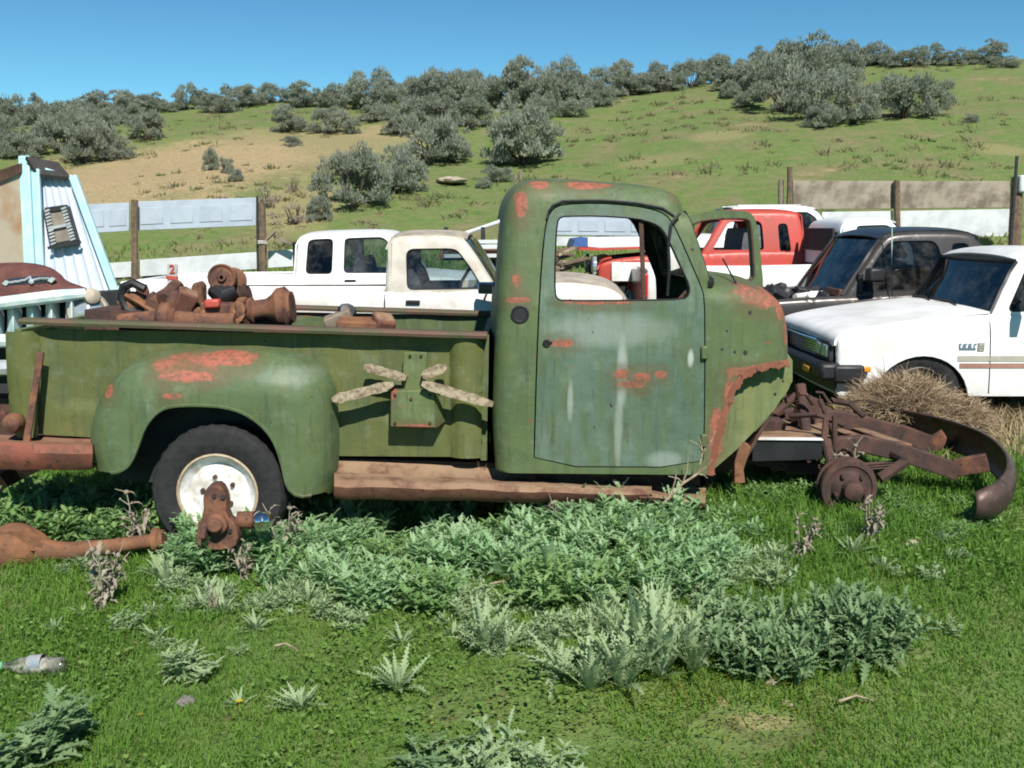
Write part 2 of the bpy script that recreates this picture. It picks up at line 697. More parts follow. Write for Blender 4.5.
def leafmat(name, c, c2, trans=.25, rough=.6):
    """leaves: two tones chosen leaf by leaf from the stored tint, some light passing through"""
    t = NT(name)
    at = t.n('ShaderNodeAttribute'); at.attribute_name = 'tint'
    col = t.mix(at.outputs['Fac'], c, c2)
    t.put(t.b.inputs['Base Color'], col)
    t.b.inputs['Roughness'].default_value = rough
    t.b.inputs['Specular IOR Level'].default_value = .25
    tl = t.n('ShaderNodeBsdfTranslucent'); t.lk(col, tl.inputs[0])
    mx = t.n('ShaderNodeMixShader'); mx.inputs[0].default_value = trans
    t.lk(t.b.outputs[0], mx.inputs[1]); t.lk(tl.outputs[0], mx.inputs[2]); t.lk(mx.outputs[0], t.out.inputs[0])
    return t.m


def ground_material():
    t = NT('ground')
    v = t.pos()
    X, Y, Z = t.sep(v)[0:3]
    n0 = t.noise(v, .11, 6, .6)
    n1 = t.noise(v, .55, 7, .65)
    n2 = t.noise(v, 3.2, 6, .7)
    n3 = t.noise(v, 14, 5, .7)
    green = t.mix(t.ramp(n2, .35, .65), (.100, .165, .045), (.145, .190, .062))
    olive = t.mix(t.ramp(n2, .35, .68), (.165, .155, .078), (.225, .185, .108))
    tan = t.mix(t.ramp(n3, .35, .65), (.44, .33, .19), (.26, .20, .115))
    tan = t.mix(t.ramp(n2, .55, .68, 0., .7), tan, (.20, .155, .09))
    n4 = t.noise(v, 45, 4, .7)
    far = t.ramp(Y, 9, 16)
    col = t.mix(t.math('MULTIPLY', t.ramp(n1, .44, .66), t.math('MULTIPLY', far, .8)), green, olive)
    col = t.mix(t.math('MULTIPLY', far, t.math('MULTIPLY', t.ramp(n3, .5, .7), .45)), col, (.23, .20, .115))
    hv = t.mapv(v, (1, 1.6, 1))
    b1 = t.noise(hv, 1.9, 6, .72)
    b2 = t.noise(t.mapv(v, (1, 1.5, 1), (11, 4, 2)), 2.6, 6, .75)
    col = t.mix(t.math('MULTIPLY', t.math('MULTIPLY', far, t.ramp(b1, .50, .64)), .48), col, (.185, .150, .085))
    col = t.mix(t.math('MULTIPLY', t.math('MULTIPLY', far, t.ramp(b2, .52, .66)), .65), col, (.068, .135, .032))
    col = t.mix(t.math('MULTIPLY', t.math('MULTIPLY', far, t.ramp(t.noise(v, 6.5, 3, .6), .68, .74)), .7), col, (.36, .31, .21))
    # the bare tan slope on the left and small worn patches elsewhere
    def patch(cx, cy, rx, ry, am=1.0, jag=.7):
        a = t.math('DIVIDE', t.math('SUBTRACT', X, cx), rx)
        b = t.math('DIVIDE', t.math('SUBTRACT', Y, cy), ry)
        d = t.math('ADD', t.math('MULTIPLY', a, a), t.math('MULTIPLY', b, b))
        d = t.math('ADD', d, t.math('MULTIPLY', t.math('SUBTRACT', n1, .5), 3.2 * jag))
        d = t.math('ADD', d, t.math('MULTIPLY', t.math('SUBTRACT', n2, .5), 2.2 * jag))
        d = t.math('ADD', d, t.math('MULTIPLY', t.math('SUBTRACT', n3, .5), 1.2 * jag))
        return t.math('MULTIPLY', t.ramp(d, 1.5, .35), am)
    for (px, py, wx, wy, am) in BARE:
        p = PG(px, py)
        if p is None: continue
        dd = p.y + CAM_D
        top, bot = PG(px, py - wy), PG(px, py + wy)
        ry = (top.y - bot.y) / 2 if top and bot else 3
        col = t.mix(patch(p.x, p.y, wx / F_PX * dd, ry, am), col, tan)
    w = t.math('MULTIPLY', t.ramp(n1, .63, .74), t.math('MULTIPLY', far, .8))
    col = t.mix(w, col, tan)
    col = t.mix(t.math('MULTIPLY', t.math('MULTIPLY', far, t.ramp(n4, .5, .75)), .45), col, (.085, .11, .04))
    soil = t.math('MULTIPLY', t.ramp(n2, .5, .72), t.ramp(Y, 12, 3, 0., .7))
    col = t.mix(soil, col, (.07, .062, .032))
    t.bump(t.math('ADD', n3, n2), .8, .05)
    return t.set(col, .95, 0., .1)


BARE = [(165, 170, 140, 34, .9), (300, 145, 120, 22, .55), (60, 185, 60, 16, .6), (300, 205, 40, 25, .5), (720, 135, 30, 5, .4),
        (660, 160, 40, 6, .25), (1000, 150, 24, 6, .4), (390, 130, 30, 8, .5), (770, 220, 60, 6, .3), (755, 722, 40, 9, .55), (720, 700, 10, 5, .6)]

M = {}
M['ground'] = ground_material()
M['rust'] = rust('rusted_iron', (.082, .042, .034), (.185, .085, .048), (.040, .028, .026))
M['rust_dark'] = rust('dark_rusted_iron', (.055, .034, .028), (.10, .05, .035), (.025, .02, .018))
M['rust_orange'] = rust('orange_rust', (.145, .070, .040), (.225, .105, .052), (.07, .04, .03))
M['rust_dusty'] = rust('dusty_rust', (.125, .055, .038), (.19, .085, .055), (.06, .035, .028), dust=(.25, .17, .105))
M['rust_step'] = rust('rusty_red_step', (.14, .06, .042), (.22, .075, .05), (.06, .04, .03), dust=(.22, .12, .075))
M['tyre'] = plain('tyre_rubber', (.022, .022, .023), .8, 0, .4, 20, bump=.3)
M['black'] = plain('black_plastic', (.018, .018, .02), .5, 0, .4, 10)
M['dark'] = plain('dark_interior', (.03, .03, .034), .8, 0, .4, 6)
M['dark_metal'] = plain('dark_steel', (.045, .045, .048), .5, .3, .4, 14, bump=.2)
M['chrome'] = plain('chrome', (.75, .76, .78), .14, 1., .1, 20)
M['white_rim'] = plain('white_rim_paint', (.74, .74, .73), .5, 0, .12, 11, c2=(.44, .40, .34), bump=.1)
M['rim_edge'] = plain('stained_rim_edge', (.42, .33, .22), .6, 0, .3, 22)
M['white'] = plain('white_car_paint', (.78, .79, .79), .34, 0, .06, 2.4, c2=(.64, .63, .60), spec=.5)
M['white_worn'] = plain('worn_white_paint', (.72, .72, .70), .5, 0, .2, 5, c2=(.55, .52, .47))
M['tan_worn'] = plain('weathered_tan_paint', (.42, .37, .29), .6, 0, .3, 8, c2=(.26, .23, .19))
M['red'] = plain('faded_red_paint', (.46, .06, .045), .42, 0, .2, 4, c2=(.36, .07, .05))
M['bronze'] = plain('dark_bronze_paint', (.075, .068, .064), .32, .35, .2, 4)
M['charcoal'] = plain('charcoal_paint', (.035, .036, .042), .3, .2, .3, 4)
M['seat'] = plain('grey_cloth', (.11, .11, .12), .9, 0, .3, 12)
M['wood'] = plain('grey_weathered_wood', (.23, .19, .145), .9, 0, .35, 9, c2=(.13, .105, .08), bump=.5, bscale=25)
M['wood_brown'] = plain('brown_post_wood', (.17, .115, .075), .9, 0, .4, 12, c2=(.09, .065, .05), bump=.5)
M['white_board'] = plain('white_fence_board', (.58, .60, .61), .5, 0, .1, 3, c2=(.46, .48, .49))
M['door_panel'] = plain('pale_blue_grey_door_panel', (.40, .45, .52), .5, 0, .1, 3, c2=(.34, .39, .46))
M['plastic_clear'] = glass('bottle_plastic', (.80, .84, .80), .9, .62, (.46, .44, .38))
M['green_cap'] = plain('green_cap', (.12, .42, .20), .4)
M['glass'] = glass('car_glass', (.62, .70, .70), .9, .07)
M['glass_dark'] = glass('tinted_car_glass', (.16, .20, .23), .6, .05)
M['glass_mid'] = glass('dusty_car_glass', (.36, .46, .50), .42, .10, (.30, .36, .40))
M['glass_grey'] = glass('grey_car_glass', (.42, .45, .43), .16, .10, (.24, .25, .22))
M['glass_old'] = glass('dirty_old_glass', (.70, .76, .74), .9, .22)
M['lamp_red'] = plain('red_lamp_lens', (.50, .015, .02), .25, 0, .1, 10)
M['amber'] = plain('amber_lens', (.62, .25, .02), .3, 0, .1, 10)
M['lamp_glass'] = plain('headlamp_glass', (.55, .60, .62), .08, .6, .1, 10)
M['rock'] = plain('pale_rock', (.38, .32, .25), .9, 0, .3, 8, bump=.5, bscale=14)
M['teal'] = plain('turquoise_paint', (.34, .60, .62), .45, 0, .15, 5, c2=(.42, .60, .62))
M['pale_blue'] = plain('pale_corrugated_siding', (.44, .50, .60), .5, 0, .12, 2.5, c2=(.50, .55, .64))
M['tan_panel'] = plain('stained_plywood', (.42, .36, .27), .85, 0, .3, 2.2, c2=(.34, .20, .10))
M['maroon'] = rust('maroon_rusty_hood', (.10, .040, .036), (.135, .055, .045), (.07, .03, .03))
M['straw'] = leafmat('dry_straw', (.30, .22, .125), (.42, .33, .20), .2, .8)
M['dead_stalk'] = leafmat('dead_grey_stalk', (.36, .33, .26), (.23, .19, .14), .15, .9)
M['grass'] = leafmat('grass_blades', (.105, .240, .034), (.215, .345, .062), .48)
M['thistle'] = leafmat('silvery_thistle_leaf', (.235, .350, .150), (.44, .54, .33), .42, .75)
M['thistle_dark'] = leafmat('deep_green_thistle_leaf', (.120, .220, .092), (.29, .40, .205), .36, .65)
M['bank'] = leafmat('bank_leaf', (.235, .420, .175), (.46, .62, .37), .5, .7)
M['weed'] = leafmat('weed_leaf', (.135, .265, .075), (.28, .42, .165), .38, .6)
M['sage'] = leafmat('sagebrush_leaf', (.215, .240, .180), (.325, .352, .275), .4, .9)
M['sage_brown'] = leafmat('dry_brush', (.24, .195, .15), (.36, .30, .235), .15, .85)
M['stem'] = plain('sagebrush_stem', (.085, .065, .05), .9, 0, .4, 10)
M['yellow'] = leafmat('yellow_petal', (.55, .42, .03), (.62, .50, .05), .3)
M['char'] = plain('blue_grey_lettering', (.16, .23, .30), .5)

# ------------------------------------------------------------------ terrain
def build_ground():
    xs = np.concatenate([-np.geomspace(300, 26, 16), np.arange(-25, -6, .8), np.arange(-6, 6, .22), np.arange(6, 25, .8), np.geomspace(25, 300, 17)])
    ys = np.concatenate([-np.geomspace(60, 6, 10), np.arange(-5.5, 4, .2), np.arange(4, 16, .5), np.arange(16, 50, .8), np.arange(50, 70, 1.5), np.geomspace(70, 420, 14)])
    gx, gy = np.meshgrid(xs, ys)
    gz = terrain(gx, gy)
    mb = MB()
    mb.v = list(zip(gx.ravel().tolist(), gy.ravel().tolist(), gz.ravel().tolist()))
    nx = len(xs)
    mb.f = [(j * nx + i, j * nx + i + 1, (j + 1) * nx + i + 1, (j + 1) * nx + i) for j in range(len(ys) - 1) for i in range(nx - 1)]
    o = mb.build('ground', M['ground'], angle=180)
    tag(o, 'grassy field rising to a green and tan sagebrush hillside', 'ground', kind='structure')


build_ground()

# ------------------------------------------------------------------ the green pickup
def inset(poly, d):
    n = len(poly)
    s = sum(poly[i][0] * poly[(i + 1) % n][1] - poly[(i + 1) % n][0] * poly[i][1] for i in range(n))
    sg = 1 if s > 0 else -1
    out = []
    for i in range(n):
        a, b, c = poly[i - 1], poly[i], poly[(i + 1) % n]
        t1 = Vector((b[0] - a[0], b[1] - a[1])).normalized(); t2 = Vector((c[0] - b[0], c[1] - b[1])).normalized()
        t = (t1 + t2)
        t = t.normalized() if t.length > 1e-6 else t1
        nrm = Vector((-t.y, t.x)) * sg
        out.append((b[0] + nrm.x * d, b[1] + nrm.y * d))
    return out


def build_green_truck():
    root = empty('pickup_truck', (-.9, .83, tz(-.9, .83)), 'old green step-side pickup with primer patches and missing front end standing in weeds', 'pickup truck')
    W = 1.66; ym = W / 2

    def pe(px, py, rx, rz, Y=0.):
        p = P(px, py, Y)
        return (p.x, p.z, rx / 193, rz / 193)
    cabp = truck_paint('cab_green_paint', (.080, .116, .046), (.100, .134, .054), (.070, .108, .058),
                       [pe(521, 203, 7, 12), pe(540, 184, 10, 4), pe(590, 184, 24, 4), pe(681, 190, 5, 4), pe(770, 299, 26, 9), pe(747, 292, 12, 6),
                        pe(786, 310, 6, 12), pe(792, 330, 4, 16), pe(762, 372, 34, 6), pe(731, 395, 7, 20), pe(716, 440, 7, 34), pe(519, 300, 12, 3), pe(516, 280, 4, 6)], low_rust=(.36, .42))
    doorp = truck_paint('door_green_paint', (.076, .128, .092), (.104, .150, .114), (.084, .118, .050),
                        [pe(562, 343, 12, 4), pe(622, 374, 9, 5), pe(640, 378, 10, 7), pe(632, 384, 14, 4), pe(660, 374, 6, 4), pe(600, 302, 32, 2.5)], low_rust=(.30, .36),
                        streaks_and_highlight=[pe(622, 372, 5, 34) + (.55,), pe(606, 330, 60, 16) + (.28,), pe(618, 430, 4, 36) + (.35,), pe(690, 358, 3, 9) + (.8,), pe(664, 460, 17, 9) + (.30,), pe(570, 400, 3, 20) + (.4,)])
    apronp = truck_paint('apron_green_paint', (.15, .175, .065), (.17, .18, .075), (.11, .14, .06), [pe(722, 430, 6, 36), pe(748, 376, 14, 5)], low_rust=(.38, .46))
    bedp = truck_paint('bed_green_paint', (.098, .110, .032), (.120, .128, .042), (.078, .102, .044), [], low_rust=(.40, .47))
    bedin = truck_paint('bed_inner_green_paint', (.085, .115, .045), (.10, .13, .05), (.07, .10, .045), [], stripes=None)
    fendp = truck_paint('fender_green_paint', (.076, .118, .057), (.092, .132, .060), (.096, .124, .044),
                        [pe(188, 366, 34, 10), pe(222, 360, 30, 7), pe(190, 376, 26, 5), pe(107, 392, 6, 6), pe(176, 394, 10, 3)], low_rust=(.29, .36),
                        streaks_and_highlight=[pe(290, 376, 26, 9) + (.16,)])  # pale patch: a highlight painted into the fender colour
    # --- cab shell, door opening cut out
    R1 = XZ([(495, 473), (493, 440), (492, 420), (494, 357), (496.4, 300), (499.7, 244), (503, 214), (508, 197), (518, 184.5), (532, 179.3), (564, 179), (620, 183), (658, 186), (677, 190.5), (685, 199), (688, 210)])
    R1 = densify(chaikin(R1, 2, False), .05, False)
    R2 = densify(chaikin(XZ([(713, 287), (728, 286.5), (761, 289), (778, 295), (789, 307), (793.5, 326), (794.5, 346), (794.5, 361)]), 2, False), .04, False)
    arc = chaikin(XZ([(794.5, 361), (780, 362.5), (761, 365), (742, 373), (729, 391), (720, 420), (711, 455), (707, 475)]), 3, False)
    A = XZ([(690.5, 216), (711.5, 284)])
    outline = R1 + A + R2 + arc[1:]
    zb, zt = P(600, 300).z, P(600, 183).z
    x0, x1 = P(700, 380).x, P(795, 380).x
    rA = .105

    def ycab(x, z):
        x = np.asarray(x, float); z = np.asarray(z, float)
        y = rounded(dist_line(x, z, R1), rA)
        y2 = rounded(dist_line(x, z, R2), .085)
        y = np.maximum(y, y2)
        y = y + .075 * np.clip((z - zb) / (zt - zb), 0, 1) ** 1.3 + .07 * ss(x, x0, x1)
        y = y - .012 * (1 - np.clip(np.abs(z - (zb - .28)) / .4, 0, 1) ** 2)
        return y
    door_px = [(533.5, 467), (534, 430), (536, 360), (539, 290), (543, 240), (547, 217), (553, 207.5), (564, 203), (600, 202), (636, 204.6), (661, 210), (672, 217.5), (681, 236), (691, 260), (701, 284), (705, 297), (705, 350), (705, 440), (703, 468)]
    hole = chaikin(XZ(door_px), 1)
    mb = MB()
    panel(mb, outline, [hole], ycab, .04, [(R1, rA), (R2, .085)])
    mb.mirror(ym)
    zr0, zr1 = P(497, 296).z, P(503, 220).z
    rows = [(x, float(ycab(x, z)), z) for x, z in R1]
    near = []
    for k in range(13):
        pass
    grid_rows = []
    for i, (x, y, z) in enumerate(rows):
        a = R1[max(i - 1, 0)]; b = R1[min(i + 1, len(R1) - 1)]
        t = Vector((b[0] - a[0], b[1] - a[1])).normalized()
        nx, nz = -t.y, t.x
        r = []
        for k in range(13):
            u = k / 12
            c = .5 - .5 * math.cos(2 * math.pi * u)
            r.append((x + nx * .04 * c, y + (2 * ym - 2 * y) * u, z + nz * .04 * c))
        grid_rows.append(r)
    mb.grid(grid_rows, skip=lambda i, j: 3 <= j <= 8 and rows[i][0] < P(510, 300).x and zr0 < rows[i][2] < zr1, flip=True)
    cr = []
    for i, (x, z) in enumerate(R2):
        y = float(ycab(x, z))
        cr.append([(x + (.02 * (1 - abs(2 * k / 10 - 1) ** 2) if i > 3 else 0), y + (2 * ym - 2 * y) * k / 10, z + .05 * (1 - abs(2 * k / 10 - 1) ** 2) * (1 - i / len(R2) * .5)) for k in range(11)])
    mb.grid(cr, flip=True)
    cabo = mb.build('cab', cabp, root, solid=.022, angle=50)
    # drip moulding above door
    dm = MB()
    dl = [(547, 219), (549, 211), (553, 205.5), (563, 200.8), (600, 199.8), (638, 202.6), (664, 208), (676, 216)]
    pts = [(P(a, b).x, float(ycab(P(a, b).x, P(a, b).z)) - .006, P(a, b).z) for a, b in dl]
    dm.tube(pts, .0065, 6)
    dm.build('drip_moulding', M['dark_metal'], cabo)
    hl = MB()
    c = P(520, 314)
    hl.lathe((c.x, float(ycab(c.x, c.z)) - .004, c.z), (0, -1, 0), [(.046, -.01), (.048, .002), (.040, .004), (.034, -.002), (0.001, -.002)], 20)
    hl.build('filler_hole', M['black'], cabo)
    for px, py, r in ((751, 313, .009), (735, 352, .007), (746, 353, .011), (722, 349, .006), (741, 377, .010), (757, 371, .011), (786, 383, .006), (727, 331, .005), (546, 372, .005), (570, 300, .005)):
        hl = MB(); c = P(px, py)
        hl.lathe((c.x, float(ycab(c.x, c.z)) - .001, c.z), (0, -1, 0), [(r * 1.15, -.004), (r * 1.15, .001), (r * .8, .0015), (.0005, .0006)], 10)
        hl.build('bolt_hole', M['dark'], cabo)
    # recessed splash apron behind the missing front fender
    ap = chaikin(XZ([(797, 352), (797, 394), (722, 470.5), (703, 472), (714, 425), (722, 392), (740, 366), (770, 356)], .05), 1)
    mb = MB()
    panel(mb, ap, [], lambda x, z: .105 + .03 * ss(x, x0, x1) + 0 * z, .05)
    mb.mirror(ym)
    mb.build('splash_apron', apronp, root, solid=.012, split=True)
    # flange holes: rusted seam running along the arc
    fl = MB()
    ar = densify(arc[2:], .04, False)
    ain = []
    for i, p in enumerate(ar):
        a, b = Vector(ar[max(i - 1, 0)]), Vector(ar[min(i + 1, len(ar) - 1)])
        t = (b - a).normalized(); n_ = Vector((-t.y, t.x))
        wd = .036 * (1 + .18 * math.sin(i * .9) + .12 * math.sin(i * 2.3))
        ain.append((p[0] + n_.x * wd, p[1] + n_.y * wd))
    fl.grid([[(x, float(ycab(x, z)) - .003, z) for x, z in ar], [(x, float(ycab(x, z)) - .003, z) for x, z in ain]])
    fl.mirror(ym)
    fl.build('fender_flange', M['flange'], root, solid=.004, split=True)
    # firewall, floor, dash, bench
    mb = MB(); mb.prism(XZ([(762, 302), (766, 302), (766, 410), (740, 455), (736, 455), (762, 410)], .3), .16, W - .16)
    mb.build('firewall', M['rust_dark'], root)
    mb = MB(); mb.prism(XZ([(500, 458), (700, 462), (700, 470), (500, 466)]), .05, W - .05)
    mb.build('cab_floor', M['rust_dark'], root)
    mb = MB(); mb.prism(chaikin(XZ([(698, 326), (704, 322), (714, 321), (714, 345), (702, 350)], .2), 1), .12, W - .12)
    mb.build('dashboard', M['dark_metal'], root, bevel=.01)
    mb = MB(); mb.prism(chaikin(XZ([(514, 330), (524, 326), (536, 392), (600, 388), (606, 420), (512, 424)], .3), 2), .16, W - .16)
    mb.build('bench_seat', M['seat'], root)
    mb = MB()
    c = P(640, 330, .5)
    mb.tube([(c.x + .19 * math.cos(a) * .45, c.y + .19 * math.sin(a), c.z - .12 + .19 * math.cos(a) * .3) for a in np.linspace(0, 2 * math.pi, 25)], .011, 6)
    mb.tube([(c.x, c.y, c.z - .12), (c.x + .35, c.y, c.z - .4)], .02)
    mb.bar((c.x, c.y - .19, c.z - .12), (c.x, c.y + .19, c.z - .12), .02, .012)
    mb.build('steering_wheel', M['black'], root)
    # windshield glass
    mb = MB()
    wl = densify(XZ([(689, 213), (711, 285)]), .06, False)
    span(mb, [(x - .012, float(ycab(x, z)) + .03, z) for x, z in wl], ym, 10, (.07, .0), flip=True)
    mb.build('windshield', M['glass_old'], root)
    mb = MB()
    for k in (1, -1):
        pass
    rim = [(x - .004, float(ycab(x, z)) + .018, z) for x, z in wl]
    mb.tube(rim, .016, 6)
    mb.tube([(x, 2 * ym - y, z) for x, y, z in rim], .016, 6)
    for (x, z) in (wl[0], wl[-1]):
        y = float(ycab(x, z)) + .02
        mb.tube([(x - .004 + .07 * (1 - (2 * k / 10 - 1) ** 2), y + (2 * ym - 2 * y) * k / 10, z) for k in range(11)], .016, 6)
    mb.build('windshield_gasket', M['black'], root)

    # --- doors: driver's shut, passenger's swung forward on its hinges
    dpoly = inset(hole, .0075)
    win_px = [(557, 222), (560.5, 217), (566, 215.5), (600, 215.2), (636, 217.5), (655, 222.5), (664, 229), (672, 245), (682, 268), (690, 286), (689, 295), (683, 299.5), (640, 300.5), (563, 301), (557, 299), (554.5, 293), (555, 255)]
    wpoly = chaikin(XZ(win_px), 1)

    def ydoor(x, z):
        return ycab(x, z) - .005

    def door_mesh():
        m = MB()
        panel(m, dpoly, [wpoly], ydoor, .04)
        return m
    jm = MB()
    ho, hi = densify(inset(hole, -.02), .05), densify(inset(hole, .028), .05)
    ho_, hi_ = [], []
    h0 = densify(hole, .03)
    for i, p in enumerate(h0):
        a, b = Vector(h0[i - 1]), Vector(h0[(i + 1) % len(h0)])
        t = (b - a).normalized(); n_ = Vector((-t.y, t.x))
        ho_.append((p[0] - n_.x * .02, p[1] - n_.y * .02)); hi_.append((p[0] + n_.x * .022, p[1] + n_.y * .022))
    jr = [[(x, float(ycab(np.clip(x, P(500, 300).x, P(790, 300).x), z)) + .055, z) for x, z in l] for l in (ho_, hi_)]
    for r_ in jr: r_.append(r_[0])
    jm.grid(jr)
    jm.mirror(ym)
    jm.build('door_jamb', M['dark'], root, split=True)
    dm = door_mesh()
    door = dm.build('door', doorp, root, solid=.045, angle=50)
    tag(door, 'bluish green driver side door with a primer scuff in its middle')
    mb = MB()
    wp = densify(wpoly, .05)
    wp = [(x, float(ydoor(x, z)) + .004, z) for x, z in wp]
    mb.tube(wp + wp[:1], .006, 5)
    mb.build('window_channel', M['black'], door)
    mb = MB()
    a, b = P(641, 218, .06), P(644, 300.5, .03)
    mb.bar((a.x, .07, a.z), (b.x, .03, b.z), .022, .02, up=(0, 1, 0))
    mb.build('window_divider', M['rust_dark'], door)
    mb = MB()
    mb.tube([(P(a, b).x, c, P(a, b).z) for a, b, c in ((680, 300, .03), (690, 289, .03), (700, 268, .06))], .010, 6)
    mb.build('vent_rod', M['rust_dark'], door)
    mb = MB()
    mb.tube([(P(a, b).x, c, P(a, b).z) for a, b, c in ((681, 213, .03), (672, 224, .02), (669, 245, .02), (670, 270, .02), (668, 296, .02))], .008, 6)
    mb.build('weatherstrip', M['black'], door)
    mb = MB()
    c = P(546.5, 343)
    mb.lathe((c.x, float(ydoor(c.x, c.z)) - .002, c.z), (0, -1, 0), [(.020, -.01), (.021, .003), (.016, .004), (.012, -.001), (.001, -.001)], 14)
    mb.bar((c.x + .01, -.018, c.z + .004), (c.x + .03, -.018, c.z + .006), .012, .01)
    mb.build('handle_socket', M['black'], door)
    for yy in (352, 440):
        mb = MB()
        c = P(703.5, yy)
        y = float(ycab(c.x, c.z))
        mb.box((c.x, y - .012, c.z), (.036, .03, .07))
        mb.build('hinge', cabp, door, bevel=.008)
    # open passenger door
    m = MB()
    panel(m, dpoly, [wpoly], lambda x, z: ydoor(x, z), .05)
    wp2 = [(x, y, z) for x, y, z in wp]
    hx = P(705, 350).x

    def swing(v, ang=rad(154)):
        out = []
        for x, y, z in v:
            Y = W - y
            dx, dy = x - hx, Y - W
            # closed door runs along -x; opening turns it outward (+y)
            c, s = math.cos(-ang), math.sin(-ang)
            out.append((hx + .03 + dx * c - dy * s, W + .03 + dx * s + dy * c, z))
        return out
    m.f = [f[::-1] for f in m.f]
    m.v = swing(m.v)
    pd = m.build('door', cabp, root, solid=.05, angle=50)
    tag(pd, 'open passenger door swung forward beyond the cowl')
    mb = MB(); mb.tube(wp2 + wp2[:1], .008, 5); mb.v = swing(mb.v)
    mb.build('window_channel', M['rust_dark'], pd)
    # wire dangling by the cowl
    mb = MB()
    mb.tube([(P(a, b).x, -.01 + c, P(a, b).z) for a, b, c in ((743, 262, .5), (744, 285, .2), (744, 300, .12), (742, 316, .06), (738, 323, .05), (740, 312, .06), (748, 313, .06))], .005, 5)
    mb.build('loose_wire', M['black'], cabo)
    mb = MB()
    c = P(705, 283)
    mb.lathe((c.x + .02, .06, c.z), (1, -.4, 0), [(.001, -.02), (.03, -.015), (.034, .02), (.02, .035), (.001, .04)], 12)
    mb.build('mirror_stub', M['black'], cabo)

    # --- bed
    yb, yB = .20, 1.50
    bed = MB()
    bo = XZ([(38, 329), (150, 331), (484, 337), (481, 457), (340, 456), (300, 452), (130, 440), (38, 434)], yb)
    fx0, fx1 = P(48, 380, yb).x, P(455, 380, yb).x
    fz0a, fz0b, fz1 = P(48, 405, yb).z, P(455, 419, yb).z, P(200, 338, yb).z
    px0, px1 = P(452, 380, yb).x, P(482, 380, yb).x
    qx0, qx1 = P(8, 380, yb).x, P(42, 380, yb).x

    def ybed(x, z):
        zl = fz0a + (fz0b - fz0a) * (x - fx0) / (fx1 - fx0)
        m = ss(x, fx0, fx0 + .02) * (1 - ss(x, fx1 - .02, fx1)) * ss(z, zl, zl + .018)
        y = yb + .014 * m
        c = np.clip((x - (px0 + px1) / 2) / ((px1 - px0) / 2), -1, 1)
        y = y - .04 * np.sqrt(np.maximum(0, 1 - c * c)) ** .7 * (np.abs(c) < 1)
        return y
    panel(bed, bo, [], ybed, .035)
    near_side = bed.build('bed_side', bedp, root, solid=.012, angle=40)
    bed = MB()
    post = XZ([(9, 331), (40, 330), (41, 436), (22, 436), (9, 420)], yb)
    panel(bed, post, [], lambda x, z: yb - .055 * np.sqrt(np.maximum(0, 1 - np.clip((x - (qx0 + qx1) / 2) / ((qx1 - qx0) / 2), -1, 1) ** 2)) + 0 * z, .03)
    bed.build('corner_post', bedp, root, solid=.012)
    far = MB()
    panel(far, XZ([(9, 329), (484, 337), (481, 457), (9, 436)], yb), [], lambda x, z: yB + 0 * x, .08)
    far.build('bed_side', truck_paint('bed_inner_paint', (.080, .115, .045), (.095, .130, .05), (.065, .10, .045), [], stripes=[(P(430, 316, yB).z, P(430, 306, yB).z)]), root, solid=.02)
    tb = MB()
    za = P(484, 337, yb).z
    # rails: rounded lips along the top of both sides
    for yy in (yb - .03, yB + .0):
        r = MB()
        a, b = P(17, 321, .12), P(487, 335.5, .12)
        a2, b2 = Vector((a.x, yy, a.z)), Vector((b.x, yy, b.z))
        pr = []
        for k in range(25):
            p = a2.lerp(b2, k / 24)
            w = .004 * math.sin(k * 1.7)
            pr.append([(p.x, p.y - .035 + w, p.z - .020), (p.x, p.y - .04 + w, p.z - .004), (p.x, p.y - .028 + w, p.z + .010), (p.x, p.y + .045, p.z + .012), (p.x, p.y + .06, p.z - .002), (p.x, p.y + .055, p.z - .020), (p.x, p.y - .035 + w, p.z - .020)])
        r.grid(pr)
        r.f.append(tuple(range(6))); r.f.append(tuple(24 * 7 + q for q in range(6))[::-1])
        railm = M['rail'] if 'rail' in M else None
        r.build('bed_rail', M['rail'], root, angle=50)
    tb = MB(); tb.prism(XZ([(482, 338), (489, 336), (487, 462), (480, 462)], yb), yb + .02, yB - .02)
    tb.build('headboard', bedin, root, bevel=.006)
    tb = MB(); tb.prism(XZ([(10, 330), (17, 330), (17, 430), (10, 430)], yb), yb + .04, yB - .04)
    tb.build('tailgate', bedin, root, bevel=.006)
    tb = MB(); tb.prism(XZ([(14, 420), (482, 440), (482, 446), (14, 426)], yb), yb + .02, yB - .03)
    tb.build('bed_floor', M['rust_dark'], root)
    # fender: bulging outward from the bed side
    FO = densify(chaikin(XZ([(95, 470), (90, 452), (88, 430), (95, 403), (109, 380), (126, 363), (154, 352.5), (212, 349.5), (266, 350), (299, 355), (321, 367), (333, 387), (336, 410), (337, 465), (331, 496)], .10), 2, False), .05, False)
    OP = chaikin(XZ([(322, 496.5), (290, 496), (282, 456), (272, 433), (252, 415), (229, 406), (199, 404), (172, 405), (158, 411), (146, 426), (138, 449), (131, 465), (118, 472), (102, 472)], -.04), 2, False)

    def yf(x, z):
        d = dist_line(x, z, FO)
        q = np.clip(d / .24, 0, 1)
        return yb - .01 - .26 * np.sqrt(np.maximum(0, 1 - (1 - q) ** 2)) ** .85
    fm = MB()
    panel(fm, FO + OP, [], yf, .035, [(FO, .24)])
    fender = fm.build('rear_fender', fendp, root, solid=.012, angle=60)
    well_shade = MB(); well_shade.prism(XZ([(120, 470), (140, 430), (160, 395), (200, 385), (260, 388), (300, 420), (318, 470), (318, 494), (120, 480)], .18), .178, .186)
    well_shade.build('housing_or_well_shade', M['dark'], root)  # dark sheet over the bed side, painting the shade in the wheel well
    lip = MB()
    lip.tube([(x, float(yf(x, z)) + .006, z) for x, z in OP[3:-4]], .011, 6)
